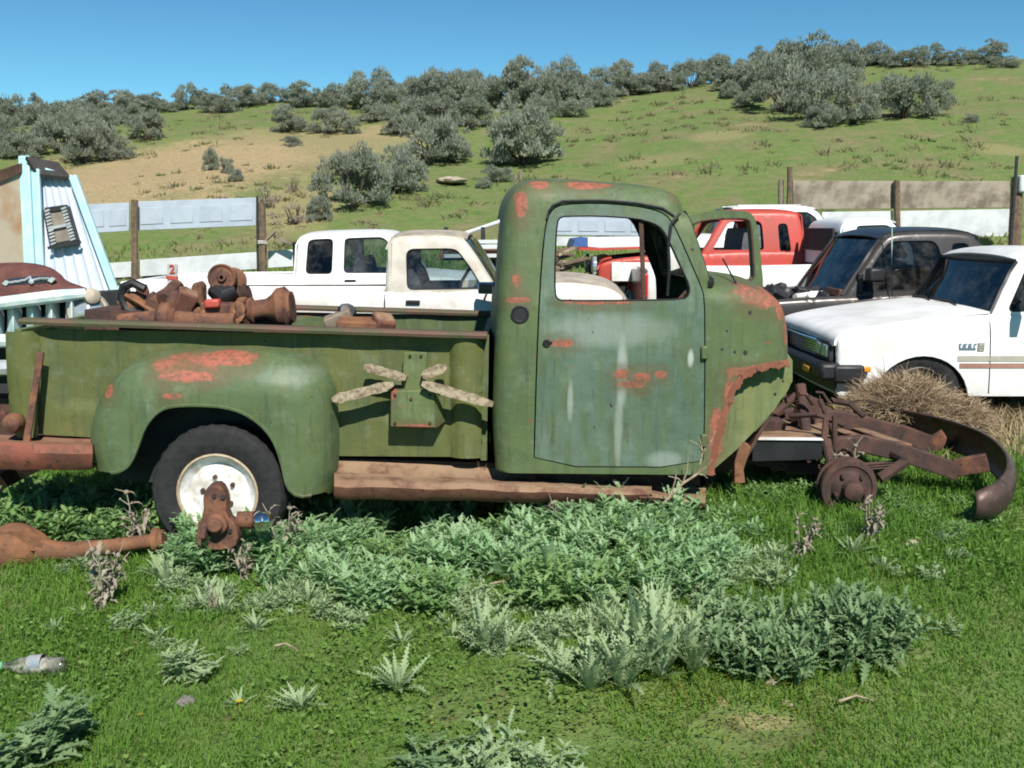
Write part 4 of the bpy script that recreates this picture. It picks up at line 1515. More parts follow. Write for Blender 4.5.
def build_dark_suv():
    Y, W = 4.25, 1.65
    root, yb, yg, ym = car('suv', 'dark bronze two-door wagon with blue-tinted windshield and its engine laid bare', Y, W,
        [(716, 372), (714, 320), (722, 306), (770, 300), (846, 296), (950, 292), (985, 291), (992, 296), (996, 340), (996, 372)], 376,
        [(768, 374, .33, .385), (960, 374, .33, .385)],
        [(846, 296), (868, 264), (886, 240), (896, 233.5), (920, 231.5), (972, 231.5), (984, 237), (990, 252), (993, 292)],
        [([(860, 292), (880, 260), (893, 244), (899, 241.5), (938, 241), (943, 246), (947, 262), (948, 290)], 'glass_dark'), ([(957, 289), (957, 244), (972, 243), (979, 254), (983, 288)], 'glass_dark')], M['bronze'],
        decks=[('windshield', 'glass_blue', [(846, 296), (868, 264), (886, 240)], 'g', (-.07, 0)),
               ('roof', 'charcoal', [(886, 240), (896, 233.5), (920, 231.5), (972, 231.5), (984, 237)], 'g', (0, .03)),
               ('rear_hatch', 'bronze', [(984, 237), (990, 252), (993, 292), (996, 340)], 'g', (.04, 0))],
        cat='suv', rim='dark_metal', seats=[(902, 932, 262, 320), (955, 980, 270, 320)])
    face_between(root, 'grille', M['black'], 716, 318, 350, Y, W, .06, .05, .05)
    face_between(root, 'bumper', M['dark_metal'], 712, 350, 364, Y, W, .0, .12, .08)
    a, b = P(722, 312, Y), P(840, 302, Y)
    m = MB(); m.box(((a.x + b.x) / 2, ym, a.z - .22), (b.x - a.x, W - .24, .35)); m.build('engine_bay', M['dark'], root)
    m = MB()
    rr = random.Random(5)
    for k in range(24):
        px = 775 + rr.random() * 68
        c = P(px, 300, Y); c.y = Y + .2 + rr.random() * 1.2
        c.z = a.z + .02 + rr.random() * .10
        if k % 3 == 0: m.lathe(c, (rr.random() - .5, rr.random() - .5, .8), [(.001, -.05), (.07, -.05), (.08, .0), (.07, .05), (.03, .06), (.001, .06)], 12)
        else: m.box(c, (.12 + .14 * rr.random(), .1 + .1 * rr.random(), .07 + .06 * rr.random()), (rr.random(), rr.random(), rr.random()))
    m.build('engine', M['dark_metal'], root, bevel=.008)
    m = MB(); c = P(812, 297, Y + .35); m.lathe(c, (0, -.6, .5), [(.001, -.03), (.05, -.03), (.055, .02), (.045, .04), (.001, .04)], 14); m.build('washer_bottle', M['white_worn'], root)
    m = MB(); m.tube([P(795, 297, Y + .3), P(815, 294, Y + .5), P(842, 293, Y + .4)], .03); m.build('hose', M['white_worn'], root)
    m = MB(); m.box(P(838, 293, Y + .3), (.14, .3, .08), (0, .2, .2)); m.build('heater_box', M['rust'], root, bevel=.01)
    m = MB(); c = P(875, 275, Y - .1); m.box(c, (.16, .12, .13), (0, 0, .15)); m.build('door_mirror', M['black'], root, bevel=.025)
    m = MB(); c = P(862, 284, Y); m.box((c.x, Y + .06, c.z), (.05, .06, .2)); m.build('mirror_mount', M['black'], root, bevel=.01)
    m = MB(); p = P(846, 296, Y)
    l = densify(XZ([(846, 296), (868, 264), (886, 240)], Y), .06, False)
    for s in (0, 1): m.tube([(x - .005, float(yg(x, z)) if not s else 2 * ym - float(yg(x, z)), z) for x, z in l], .02, 5)
    m.build('windshield_seal', M['bronze'], root, split=True)
    m = MB(); a_, b_ = P(892, 226, Y - .02), P(892, 297, Y - .02); m.tube([b_, a_], .006, 5); m.build('antenna', M['chrome'], root)
    m = MB(); c = P(862, 246, Y + .8); m.box(c, (.05, .22, .08)); m.build('rear_view_mirror', M['black'], root, bevel=.01)


def build_white_bed_pickup():
    Y, W = 6.5, 1.6
    root, yb, yg, ym = car('compact_pickup', 'white pickup seen from its tail, red tail lamp framed in the green truck window', Y, W,
        [(647, 312), (647, 272), (648, 268), (690, 267), (843, 264), (930, 263), (1000, 268), (1006, 300)], 322,
        [(712, 318, .31, .37), (950, 318, .31, .37)],
        [(844, 264), (845, 232), (849, 223), (856, 220), (892, 219.5), (900, 223), (926, 263)],
        [([(860, 259), (860, 226), (890, 225), (896, 228), (910, 258)], 'glass_dark')], M['white'],
        decks=[('roof', 'white', [(845, 232), (849, 223), (856, 220), (892, 219.5), (900, 223)], 'g', (0, .03)),
               ('rear_wall', 'white', [(844, 266), (845, 232)], 'g', (-.02, 0)), ('windshield', 'glass_mid', [(900, 223), (926, 263)], 'g', (.05, 0)),
               ('hood', 'white', [(930, 263), (1000, 268), (1006, 300)], 'b', (0, .03))],
        cat='pickup truck', bed=(652, 840, 269, .42), seats=[(862, 880, 240, 280)])
    a, b = P(842.5, 228, Y), P(842.5, 252, Y)
    m = MB(); m.box((a.x - .03, ym, (a.z + b.z) / 2), (.03, W - .42, a.z - b.z)); m.build('rear_window', M['dark'], root, bevel=.01)
    face_between(root, 'tailgate', M['charcoal'], 646.5, 274, 305, Y, W, .14, .04, .02)
    for yy in (Y + .055, Y + W - .055):
        m = MB(); c = P(645.5, 286, Y); m.box((c.x, yy, c.z), (.06, .12, .28)); m.build('tail_lamp', M['lamp_red'], root, bevel=.012)
    face_between(root, 'bumper', M['chrome'], 644, 306, 314, Y, W, .0, .1, .03)
    m = MB(); m.prism(chaikin(XZ([(846, 262), (850, 236), (858, 234), (862, 262)], Y), 2), Y + .3, Y + .75)
    m.build('seat', plain('orange_seat_cloth', (.42, .17, .06), .9), root)


def build_red_pickup():
    Y, W = 8.0, 1.65
    root, yb, yg, ym = car('extended_cab_pickup', 'faded red extended-cab pickup with its nose stripped and hood propped up', Y, W,
        [(598, 300), (598, 270), (602, 261), (640, 256), (704, 252), (800, 250), (808, 254), (930, 256), (934, 290)], 306,
        [(640, 303, .33, .39), (868, 303, .33, .39)],
        [(702, 253), (716, 230), (725, 216), (732, 212.5), (760, 211), (798, 211.5), (804, 216), (807, 251)],
        [([(713, 250), (729, 224), (734, 221), (760, 220.5), (764, 224), (765, 250)], None), ([(780, 224), (789, 223.5), (792, 252), (781, 252)], 'glass_dark')], M['red'],
        decks=[('roof', 'red', [(725, 216), (732, 212.5), (760, 211), (798, 211.5), (804, 216)], 'g', (0, .03)), ('rear_wall', 'red', [(804, 216), (807, 252)], 'g', (.02, 0)),
               ('fender_top', 'red', [(598, 270), (602, 261), (612, 258.5)], 'b', (0, .02)), ('cowl', 'charcoal', [(680, 253.5), (703, 252.5)], 'b', (0, .02)), ('tailgate', 'red', [(930, 256), (934, 290)], 'b', (.02, 0))],
        cat='pickup truck', bed=(812, 928, 256, .42), rim='white_worn', seats=[(744, 764, 228, 275), (790, 802, 232, 275)])
    a = P(600, 275, Y); b = P(690, 262, Y)
    m = MB(); m.box(((a.x + b.x) / 2, ym, a.z - .05), (b.x - a.x, W - .3, .5)); m.build('engine_bay', M['dark'], root)
    for yy in (Y + .2, Y + W - .2):
        m = MB(); c = P(598, 267, Y); m.lathe((c.x - .03, yy, c.z), (-1, 0, 0), [(.14, -.02), (.14, .02), (.12, .035), (.115, .02), (.06, .04), (.001, .045)], 22); m.build('headlight', M['lamp_glass'], root)
    face_between(root, 'radiator', M['black'], 600, 262, 292, Y, W, .38, .06, 0)
    face_between(root, 'bumper', M['white_worn'], 594, 288, 298, Y, W, -.02, .1, .05)
    m = MB(); m.box(P(635, 272, Y - .02), (.62, .03, .25), (0, 0, 0)); m.build('fender_patch', M['white_worn'], root, bevel=.01)
    hd = MB(); p0, p1 = P(573, 243, Y + .1), P(660, 240, Y + .1)
    hd.prism(XZ([(573, 246), (576, 240), (590, 238), (662, 237), (662, 247), (600, 249)], Y + .1), Y + .12, Y + W - .12)
    hood = hd.build('hood', M['white'], root, bevel=.02)
    tag(hood, 'propped white hood with red lower edge and blue corner')
    m = MB(); m.prism(XZ([(573, 250), (600, 250.5), (662, 248), (662, 246), (600, 248.4), (573, 246.5)], Y + .1), Y + .10, Y + W - .1); m.build('hood_edge', M['red'], hood)
    m = MB(); m.prism(XZ([(572.5, 247), (575.5, 239.5), (588, 237.6), (588, 246.5)], Y + .1), Y + .11, Y + W - .11); m.build('hood_corner', plain('blue_paint', (.06, .12, .32), .4), hood)
    m = MB(); m.tube([P(640, 262, Y + .3), P(650, 246, Y + .4)], .015); m.build('hood_prop', M['dark_metal'], root)


def build_white_suv():
    Y, W = 10.6, 1.75
    root, yb, yg, ym = car('suv', 'white sport utility wagon with roof rails, farthest vehicle behind the red pickup', Y, W,
        [(660, 262), (659, 244), (666, 238), (720, 236), (832, 236), (838, 240), (840, 270)], 280,
        [(690, 278, .35, .41), (805, 278, .35, .41)],
        [(718, 237), (728, 216), (735, 209), (745, 207), (806, 206.5), (818, 209), (826, 218), (834, 237)],
        [([(732, 234), (738, 214), (758, 212.5), (758, 234)], 'glass_dark'), ([(763, 234), (763, 212.5), (783, 212), (783, 234)], 'glass_dark'), ([(788, 234), (788, 212), (810, 212), (818, 218), (824, 233)], 'glass_mid')], M['white'],
        decks=[('hood', 'white', [(659, 244), (666, 238), (720, 236.5)], 'b', (0, .03)), ('windshield', 'glass_dark', [(718, 237), (728, 216), (735, 209)], 'g', (-.05, 0)),
               ('roof', 'white', [(735, 209), (745, 207), (806, 206.5), (818, 209)], 'g', (0, .03)), ('rear_hatch', 'white', [(826, 218), (834, 237), (838, 240), (840, 270)], 'g', (.03, 0)), ('rear_window', 'glass_dark', [(818, 209), (826, 218)], 'g', (.03, 0))],
        cat='suv', rim='chrome', seats=[(764, 776, 220, 250)])
    for yy in (Y + .3, Y + W - .3):
        m = MB(); a, b = P(742, 205.6, Y), P(806, 205, Y); m.tube([(a.x, yy, a.z), (b.x, yy, b.z)], .022); m.build('roof_rail', M['charcoal'], root)
    face_between(root, 'grille', M['dark_metal'], 660, 246, 262, Y, W, .1, .05, .03)


def build_tan_cab_pickup():
    Y, W = 3.25, 1.55
    root, yb, yg, ym = car('compact_pickup', 'white compact pickup with weathered tan roof and pillars, behind the green truck bed', Y, W,
        [(132, 360), (131, 300), (134, 293), (380, 292), (497, 291), (560, 282), (600, 286), (618, 292), (626, 302), (627, 350)], 374,
        [(205, 376, .31, .37), (565, 376, .31, .37)],
        [(384, 293), (385, 250), (388, 240), (396, 236), (430, 235), (458, 236.5), (466, 240), (498, 290)],
        [([(407, 290), (405, 254), (409, 249.5), (450, 249), (457, 251), (470, 268), (483, 289)], 'glass')], M['white_worn'], M['cab_tan'],
        decks=[('roof', 'tan_worn', [(385, 250), (388, 240), (396, 236), (430, 235), (458, 236.5), (466, 240)], 'g', (0, .03)),
               ('windshield', 'glass_mid', [(466, 240), (498, 290)], 'g', (.06, 0)),
               ('hood', 'tan_worn', [(500, 291), (560, 282), (600, 286), (618, 292), (626, 302)], 'b', (.02, .04)),
               ('tailgate', 'white_worn', [(131, 300), (132, 360)], 'b', (-.02, 0))],
        cat='pickup truck', bed=(138, 380, 294, .42), rim='white_worn', seats=[(395, 425, 270, 320)])
    m = MB(); a = P(386, 293, Y); b = P(388, 243, Y)
    for y0, y1 in ((Y + .06, Y + .32), (Y + W - .32, Y + W - .06)):
        m.box((a.x + .03, (y0 + y1) / 2, (a.z + b.z) / 2), (.03, y1 - y0, b.z - a.z))
    m.box((a.x + .03, ym, b.z - .03), (.028, W - .4, .08))
    m.box((a.x + .03, ym, a.z + .02), (.028, W - .4, .1))
    m.build('rear_wall', M['cab_tan'], root, split=False)
    m = MB(); m.box((a.x + .03, ym, (a.z + b.z) / 2 + .02), (.012, W - .62, b.z - a.z - .12)); m.build('rear_window', M['glass'], root)
    m = MB(); c = P(487, 288, Y - .16); m.box(c, (.15, .05, .10), (0, 0, -.2)); mm = m.build('door_mirror', M['mirror'], root, bevel=.012)
    m = MB(); m.tube([c + Vector((0, .02, -.04)), P(484, 300, Y + .03)], .01); m.build('mirror_arm', M['black'], root)
    m = MB(); c = P(413, 302, Y); m.box((c.x, float(yb(c.x, c.z)) - .01, c.z), (.12, .025, .03)); m.build('door_handle', M['black'], root, bevel=.006)
    m = MB(); m.tube([(P(384.5, y, Y).x, float(yb(P(384.5, y, Y).x, P(384.5, y, Y).z)) - .001, P(384.5, y, Y).z) for y in np.linspace(295, 370, 10)], .006, 4); m.build('cab_gap', M['dark'], root)
    m = MB(); c = P(443, 233, Y + .7); m.box((c.x, c.y, c.z - .01), (.12, .2, .07)); m.build('roof_vent', M['dark_metal'], root, bevel=.01)
    m = MB(); c = P(452, 287, Y + .4); m.lathe((c.x + .08, c.y, c.z + .04), (-.8, 0, .5), [(.17, -.012), (.185, 0), (.17, .012), (.155, 0), (.17, -.012)], 20); m.build('steering_wheel', M['black'], root)
    m = MB(); c = P(486, 296, Y); m.box((c.x + .05, ym, c.z), (.35, W - .3, .14)); m.build('dashboard', M['dark'], root, bevel=.03)
    face_between(root, 'grille', M['black'], 627, 303, 330, Y, W, .1, .05, -.03)
    face_between(root, 'bumper', M['chrome'], 630, 332, 348, Y, W, .0, .1, -.05)


def build_extended_cab_white():
    Y, W = 5.35, 1.6
    root, yb, yg, ym = car('extended_cab_pickup', 'clean white extended-cab pickup with dark rear quarter window, parked behind the tan-roofed one', Y, W,
        [(118, 335), (117, 286), (120, 279), (290, 278), (400, 276), (420, 277), (500, 283), (522, 292), (524, 330)], 344,
        [(186, 346, .32, .38), (470, 346, .32, .38)],
        [(293, 279), (294, 246), (297, 238), (304, 235.5), (340, 234), (382, 233.5), (391, 238), (419, 277)],
        [([(305, 274), (306, 243), (309, 240), (328, 239), (331, 241), (331, 274)], 'glass_dark'), ([(343, 273), (343, 240), (346, 238.5), (380, 237.5), (386, 241), (404, 273)], 'glass')], M['white'],
        decks=[('roof', 'white', [(294, 246), (297, 238), (304, 235.5), (340, 234), (382, 233.5), (391, 238)], 'g', (0, .03)), ('windshield', 'glass_mid', [(391, 238), (419, 277)], 'g', (.05, 0)),
               ('hood', 'white', [(420, 277), (500, 283), (522, 292)], 'b', (0, .04)), ('rear_wall', 'white', [(293, 280), (294, 246)], 'g', (-.02, 0)), ('tailgate', 'white', [(117, 286), (118, 335)], 'b', (-.02, 0))],
        cat='pickup truck', bed=(124, 290, 279, .42), rim='chrome', seats=[(346, 366, 258, 310)])
    m = MB(); c = P(352, 281, Y); m.box((c.x - .02, float(yb(c.x, c.z)) - .01, c.z), (.12, .025, .03)); m.build('door_handle', M['black'], root, bevel=.006)
    m = MB(); a = P(291, 262, Y); m.box((a.x - .02, ym, a.z + .05), (.03, W - .5, .3)); m.build('rear_window', M['glass_dark'], root, bevel=.01)


M['glass_blue'] = glass('blue_grey_car_glass', (.50, .60, .66), .16, .07, (.26, .32, .38))
M['cab_tan'] = plain('worn_tan_and_white_paint', (.52, .49, .43), .55, 0, .2, 5, c2=(.40, .36, .30))
tm = NT('sky_tinted_mirror'); M['mirror'] = tm.set((.35, .5, .75), .08, 1.0)  # blue base colour stands in for the sky reflected in the mirror
build_right_pickup()
build_dark_suv()
build_white_bed_pickup()
build_red_pickup()
build_white_suv()
build_tan_cab_pickup()
build_extended_cab_white()

# ------------------------------------------------------------------ fences of salvaged panels
def fence_panel(name, label, px, Y, mat, emboss=0, group=None, thick=.05, seam=None):
    """px: four picture corners clockwise from top left"""
    q = XZ(px, Y)
    m = MB(); m.prism(q, Y, Y + thick)
    o = anchor(name, m, mat, label, 'fence', group, bevel=.006)
    x0, x1 = q[0][0], q[1][0]
    for k in range(emboss):
        e = MB()
        f0, f1 = (k + .12) / emboss, (k + .88) / emboss
        def pt(f, g):
            ax, az = q[0][0] + (q[1][0] - q[0][0]) * f, q[0][1] + (q[1][1] - q[0][1]) * f
            bx, bz = q[3][0] + (q[2][0] - q[3][0]) * f, q[3][1] + (q[2][1] - q[3][1]) * f
            return ax + (bx - ax) * g, az + (bz - az) * g
        e.prism([pt(f0, .22), pt(f1, .22), pt(f1, .80), pt(f0, .80)], Y - .012, Y - .001)
        e.build('raised_field', mat, o, bevel=.008)
    return o


def post(name, label, a, b, Y, w, mat, cat='fence post', group=None, lean=0.):
    p, q = P(*a, Y), P(*b, Y)
    p.z = min(p.z, tz(p.x, Y) - .1)
    n = 7
    m = MB()
    seg = 8
    path = [p.lerp(q, k / n) for k in range(n + 1)]
    m.tube(path, [w / 2 * (1 - .08 * k / n) for k in range(n + 1)], seg)
    m.jitter(w * .08, 5, int(a[0]))
    return anchor(name, m, mat, label, cat, group)


def build_fences():
    Y = 13.9
    fence_panel('salvaged_fence', 'short white garage door panel next to the turquoise camper', [(84, 204.5), (129, 202.5), (129, 231), (84, 233.5)], Y, M['door_panel'], 2)
    fence_panel('salvaged_fence', 'long white garage door panel between two brown posts', [(137, 201.5), (256, 197.5), (256, 225.5), (137, 230.5)], Y, M['door_panel'], 4)
    fence_panel('fence_board', 'white board low on the left fence below the short panel', [(96, 264), (131, 261.5), (131, 277), (96, 279)], Y, M['white_board'])
    fence_panel('fence_board', 'long white board low on the fence behind the rusty drum', [(139, 260), (258, 252), (258, 269), (139, 276.5)], Y, M['white_board'])
    fence_panel('fence_board', 'white board running behind the white extended-cab pickup', [(268, 251), (330, 247), (330, 264), (268, 268)], Y, M['white_board'])
    post('fence_post', 'brown wooden post between the two white garage door panels', (134.5, 285), (134.5, 200), Y - .15, .14, M['wood_brown'])
    post('fence_post', 'short thick brown post wrapped with wire at the right end of the white panels', (263, 272), (262, 204), Y - .12, .15, M['wood_brown'])
    post('steel_post', 'thin grey steel post at the right edge of the long white panel', (257.5, 272), (257, 196), Y - .08, .05, M['dark_metal'])
    m = MB()
    for k in range(3):
        c = P(262.5, 241 + k * 1.2, Y - .12)
        m.tube([c + Vector((.085 * math.cos(a), .085 * math.sin(a), .005 * math.sin(3 * a))) for a in np.linspace(0, 6.3, 14)], .008, 4)
    anchor('wire_wrap', m, M['white_worn'], 'pale wire wrapped round the short brown fence post', 'wire')
    m = MB(); m.bar(P(266, 240, Y - .3), P(275, 231, Y - .3), .12, .05); anchor('scrap_board', m, M['wood'], 'weathered scrap board leaning by the wire-wrapped post', 'board', bevel=.005)
    m = MB(); m.bar(P(275, 236, Y - .2), P(292, 245, Y - .2), .1, .05); anchor('scrap_board', m, M['wood'], 'grey scrap rail sloping down towards the white extended-cab pickup', 'board', bevel=.005)
    # middle, through the cab window
    fence_panel('salvaged_fence', 'pale blue-grey garage door panel seen through the green cab window', [(548, 215), (655, 216), (655, 236), (548, 235)], 15.0, M['door_panel'], 4)
    fence_panel('fence_board', 'white board under the panel seen through the cab window', [(548, 236.5), (655, 237), (655, 246), (548, 246)], 15.0, M['white_board'])
    # right: weathered panels above white boards
    Y = 17.0
    fence_panel('salvaged_fence', 'weathered grey plywood panel between the dark post and the middle post', [(793, 180.5), (894, 181), (894, 208.5), (793, 209.5)], Y, M['plywood'])
    fence_panel('salvaged_fence', 'weathered grey plywood panel between the middle post and the thick right post', [(899.5, 181), (1010, 181), (1010, 207.5), (899.5, 208.5)], Y, M['plywood'])
    fence_panel('fence_board', 'short white board under the weathered panel right of the white wagon', [(822, 212), (893, 211), (893, 238), (822, 238)], Y, M['white_board'])
    fence_panel('fence_board', 'long white board under the right weathered panel above the dark wagon', [(900, 211), (1010, 209), (1010, 238), (900, 238)], Y, M['white_board'])
    post('fence_post', 'slim dark plank post at the left end of the weathered panels', (781, 222), (781, 180), Y + .1, .13, M['wood'])
    post('fence_post', 'tall grey-brown post rising above the left weathered panel', (789, 222), (790, 167), Y - .1, .13, M['wood_brown'])
    post('fence_post', 'middle dark brown post between the weathered panels', (898, 232), (897, 180), Y - .1, .15, M['wood_brown'])
    post('fence_post', 'thick brown post beside the metal pole at the right end of the fence', (1015, 250), (1017, 177), Y - 1.2, .26, M['wood_brown'])
    post('steel_pole', 'thin grey metal pole rising highest at the right end of the fence', (1010, 250), (1017, 156), Y - 1.5, .07, M['dark_metal'], 'pole')
    m = MB(); m.box(P(1025, 184, Y - 1.3), (.3, .2, .36)); anchor('white_tub', m, M['white_board'], 'white tub hung on the thick right fence post', 'tub', bevel=.04)
    # wire fence on the slope behind the cab
    for k, (px, y0, y1) in enumerate(((515.5, 197, 174), (520.8, 195, 171))):
        post('fence_post', ['thin pale post just left of the other one above the green cab roof', 'taller thin pale post above the rear corner of the green cab roof'][k], (px, y0), (px, y1), 17.5, .07, M['wood'])
    # gate on the ridge
    m = MB()
    Yr = 46
    for a, b in (((438, 106), (438, 76)), ((453, 106), (453, 74)), ((470, 106), (470, 74)), ((438, 77), (475, 74.5)), ((438, 80), (475, 79)), ((475, 106), (475, 74))):
        m.tube([P(*a, Yr), P(*b, Yr)], .05, 5)
    anchor('pipe_gate', m, M['dark_metal'], 'thin pipe gate on the skyline above the sagebrush', 'gate')


M['plywood'] = plain('weathered_plywood', (.31, .265, .21), .9, 0, .4, 2.6, c2=(.15, .12, .095), bump=.3, bscale=20)
build_fences()


# ------------------------------------------------------------------ turquoise camper shell on the left
def build_camper():
    Y = 5.4
    root = empty('camper_shell', (P(70, 300, Y).x, Y + .5, tz(P(70, 300, Y).x, Y + .5)), 'turquoise and pale blue camper shell leaning on its end with a louvred window', 'camper shell')
    quad = [(28, 160), (70, 177), (119, 306), (56, 316), (30, 330), (30, 340), (22, 345)]
    # corrugated siding: sheet with shallow flutes following the slant
    A, B, Cc, D = P(36, 168, Y + .35), P(74, 178, Y + .3), P(121, 310, Y), P(48, 318, Y)
    def pt(u, v): return A.lerp(B, u).lerp(D.lerp(Cc, u), v)
    rows = []
    for i in range(49):
        u = i / 48
        rows.append([tuple(pt(u, v / 6) + Vector((0, -.018 * max(0, math.sin(u * 2 * math.pi * 6)) ** 2, 0))) for v in range(7)])
    m = MB(); m.grid(rows)
    m.build('siding_panel', M['pale_blue'], root, solid=.01, angle=60)
    # sides and back of the shell
    m = MB()
    back = Vector((-.85, 1.2, -.15))
    rim_ = [A, B, Cc, D]
    m.grid([[tuple(p) for p in (A, A + back)], [tuple(p) for p in (B, B + back)], [tuple(p) for p in (Cc, Cc + back)], [tuple(p) for p in (D, D + back)], [tuple(p) for p in (A, A + back)]])
    m.build('shell_wall', M['teal'], root, solid=.03)
    for (a, b, w, t) in ((P(24.5, 156, Y + .2), P(34, 345, Y - .1), .115, .06), (P(35, 169, Y + .22), P(43.5, 345, Y - .06), .10, .05), (P(73, 176, Y + .18), P(121, 308, Y - .06), .085, .06)):
        m = MB(); m.bar(a, b, w, t, up=(0, -1, .1)); m.build('corner_trim', M['teal'], root, bevel=.012)
    # stained flat end to the left and the dark roof skin
    m = MB()
    q = [P(-40, 196, Y - .5), P(20, 172, Y + .15), P(30, 345, Y - .1), P(-40, 345, Y - .6)]
    m.add(q, [(0, 3, 2, 1)]); m.build('end_panel', M['tan_panel'], root, solid=.04)
    m = MB()
    q = [P(-40, 184, Y - .5), P(22, 163, Y + .15), P(22, 172, Y + .13), P(-40, 200, Y - .52)]
    m.add(q, [(0, 3, 2, 1)]); m.build('roof_edge', M['roof_brown'], root, solid=.05)
    m = MB()
    q = [P(26, 156, Y + .1), P(58, 162, Y + .6), P(71, 177, Y + .2), P(38, 174, Y + .2)]
    q2 = [p + Vector((0, .9, .02)) for p in q]
    m.add([q[0], q[3], q[2], q[1]], [(0, 1, 2, 3)]); m.build('roof_flap', M['roof_dark'], root, solid=.04)
    # louvred window standing a little proud of the siding
    W0, W1, W2, W3 = P(46, 210, Y + .17), P(67, 207, Y + .17), P(77, 241, Y + .10), P(53, 246, Y + .10)
    m = MB()
    for a, b in ((W0, W1), (W1, W2), (W2, W3), (W3, W0)): m.bar(a, b, .05, .05, up=(0, -1, 0))
    fr = m.build('window', M['dark_metal'], root)
    m = MB(); m.add([W0, W1, W2, W3], [(0, 3, 2, 1)]); m.build('pane', M['pane_brown'], fr, solid=.01)
    m = MB()
    c0, c1 = W0.lerp(W1, .3), W3.lerp(W2, .3)
    for s, (a, b) in enumerate(((W0, W3), (W1, W2))):
        o = (W1 - W0) * (.0 if s == 0 else -.22)
        for k in range(11):
            p = a.lerp(b, (k + .5) / 11) + o
            m.bar(p + Vector((0, -.03, 0)), p + (W1 - W0) * .22 + Vector((0, -.03, .012)), .022, .02, up=(0, 0, 1))
    m.build('louvre_clips', M['chrome_dull'], fr, split=True)
    m = MB(); a = W0.lerp(W3, .52); b = W1.lerp(W2, .5); m.bar(a + Vector((0, -.02, 0)), b + Vector((0, -.02, 0)), .03, .03); m.build('slat', M['chrome_dull'], fr)
    m = MB(); m.bar(W3 + Vector((-.03, -.05, -.02)), W2 + Vector((.06, -.05, -.01)), .03, .03); m.build('sill', M['dark_metal'], fr)


M['roof_brown'] = plain('brown_roof_skin', (.10, .055, .035), .8, 0, .4, 6)
M['roof_dark'] = plain('dark_roof_skin', (.045, .042, .04), .8, 0, .4, 6)
M['pane_brown'] = plain('dusty_brown_pane', (.24, .21, .17), .35, 0, .3, 6)
M['chrome_dull'] = plain('dull_aluminium', (.62, .63, .64), .35, .5, .2, 10)
build_camper()


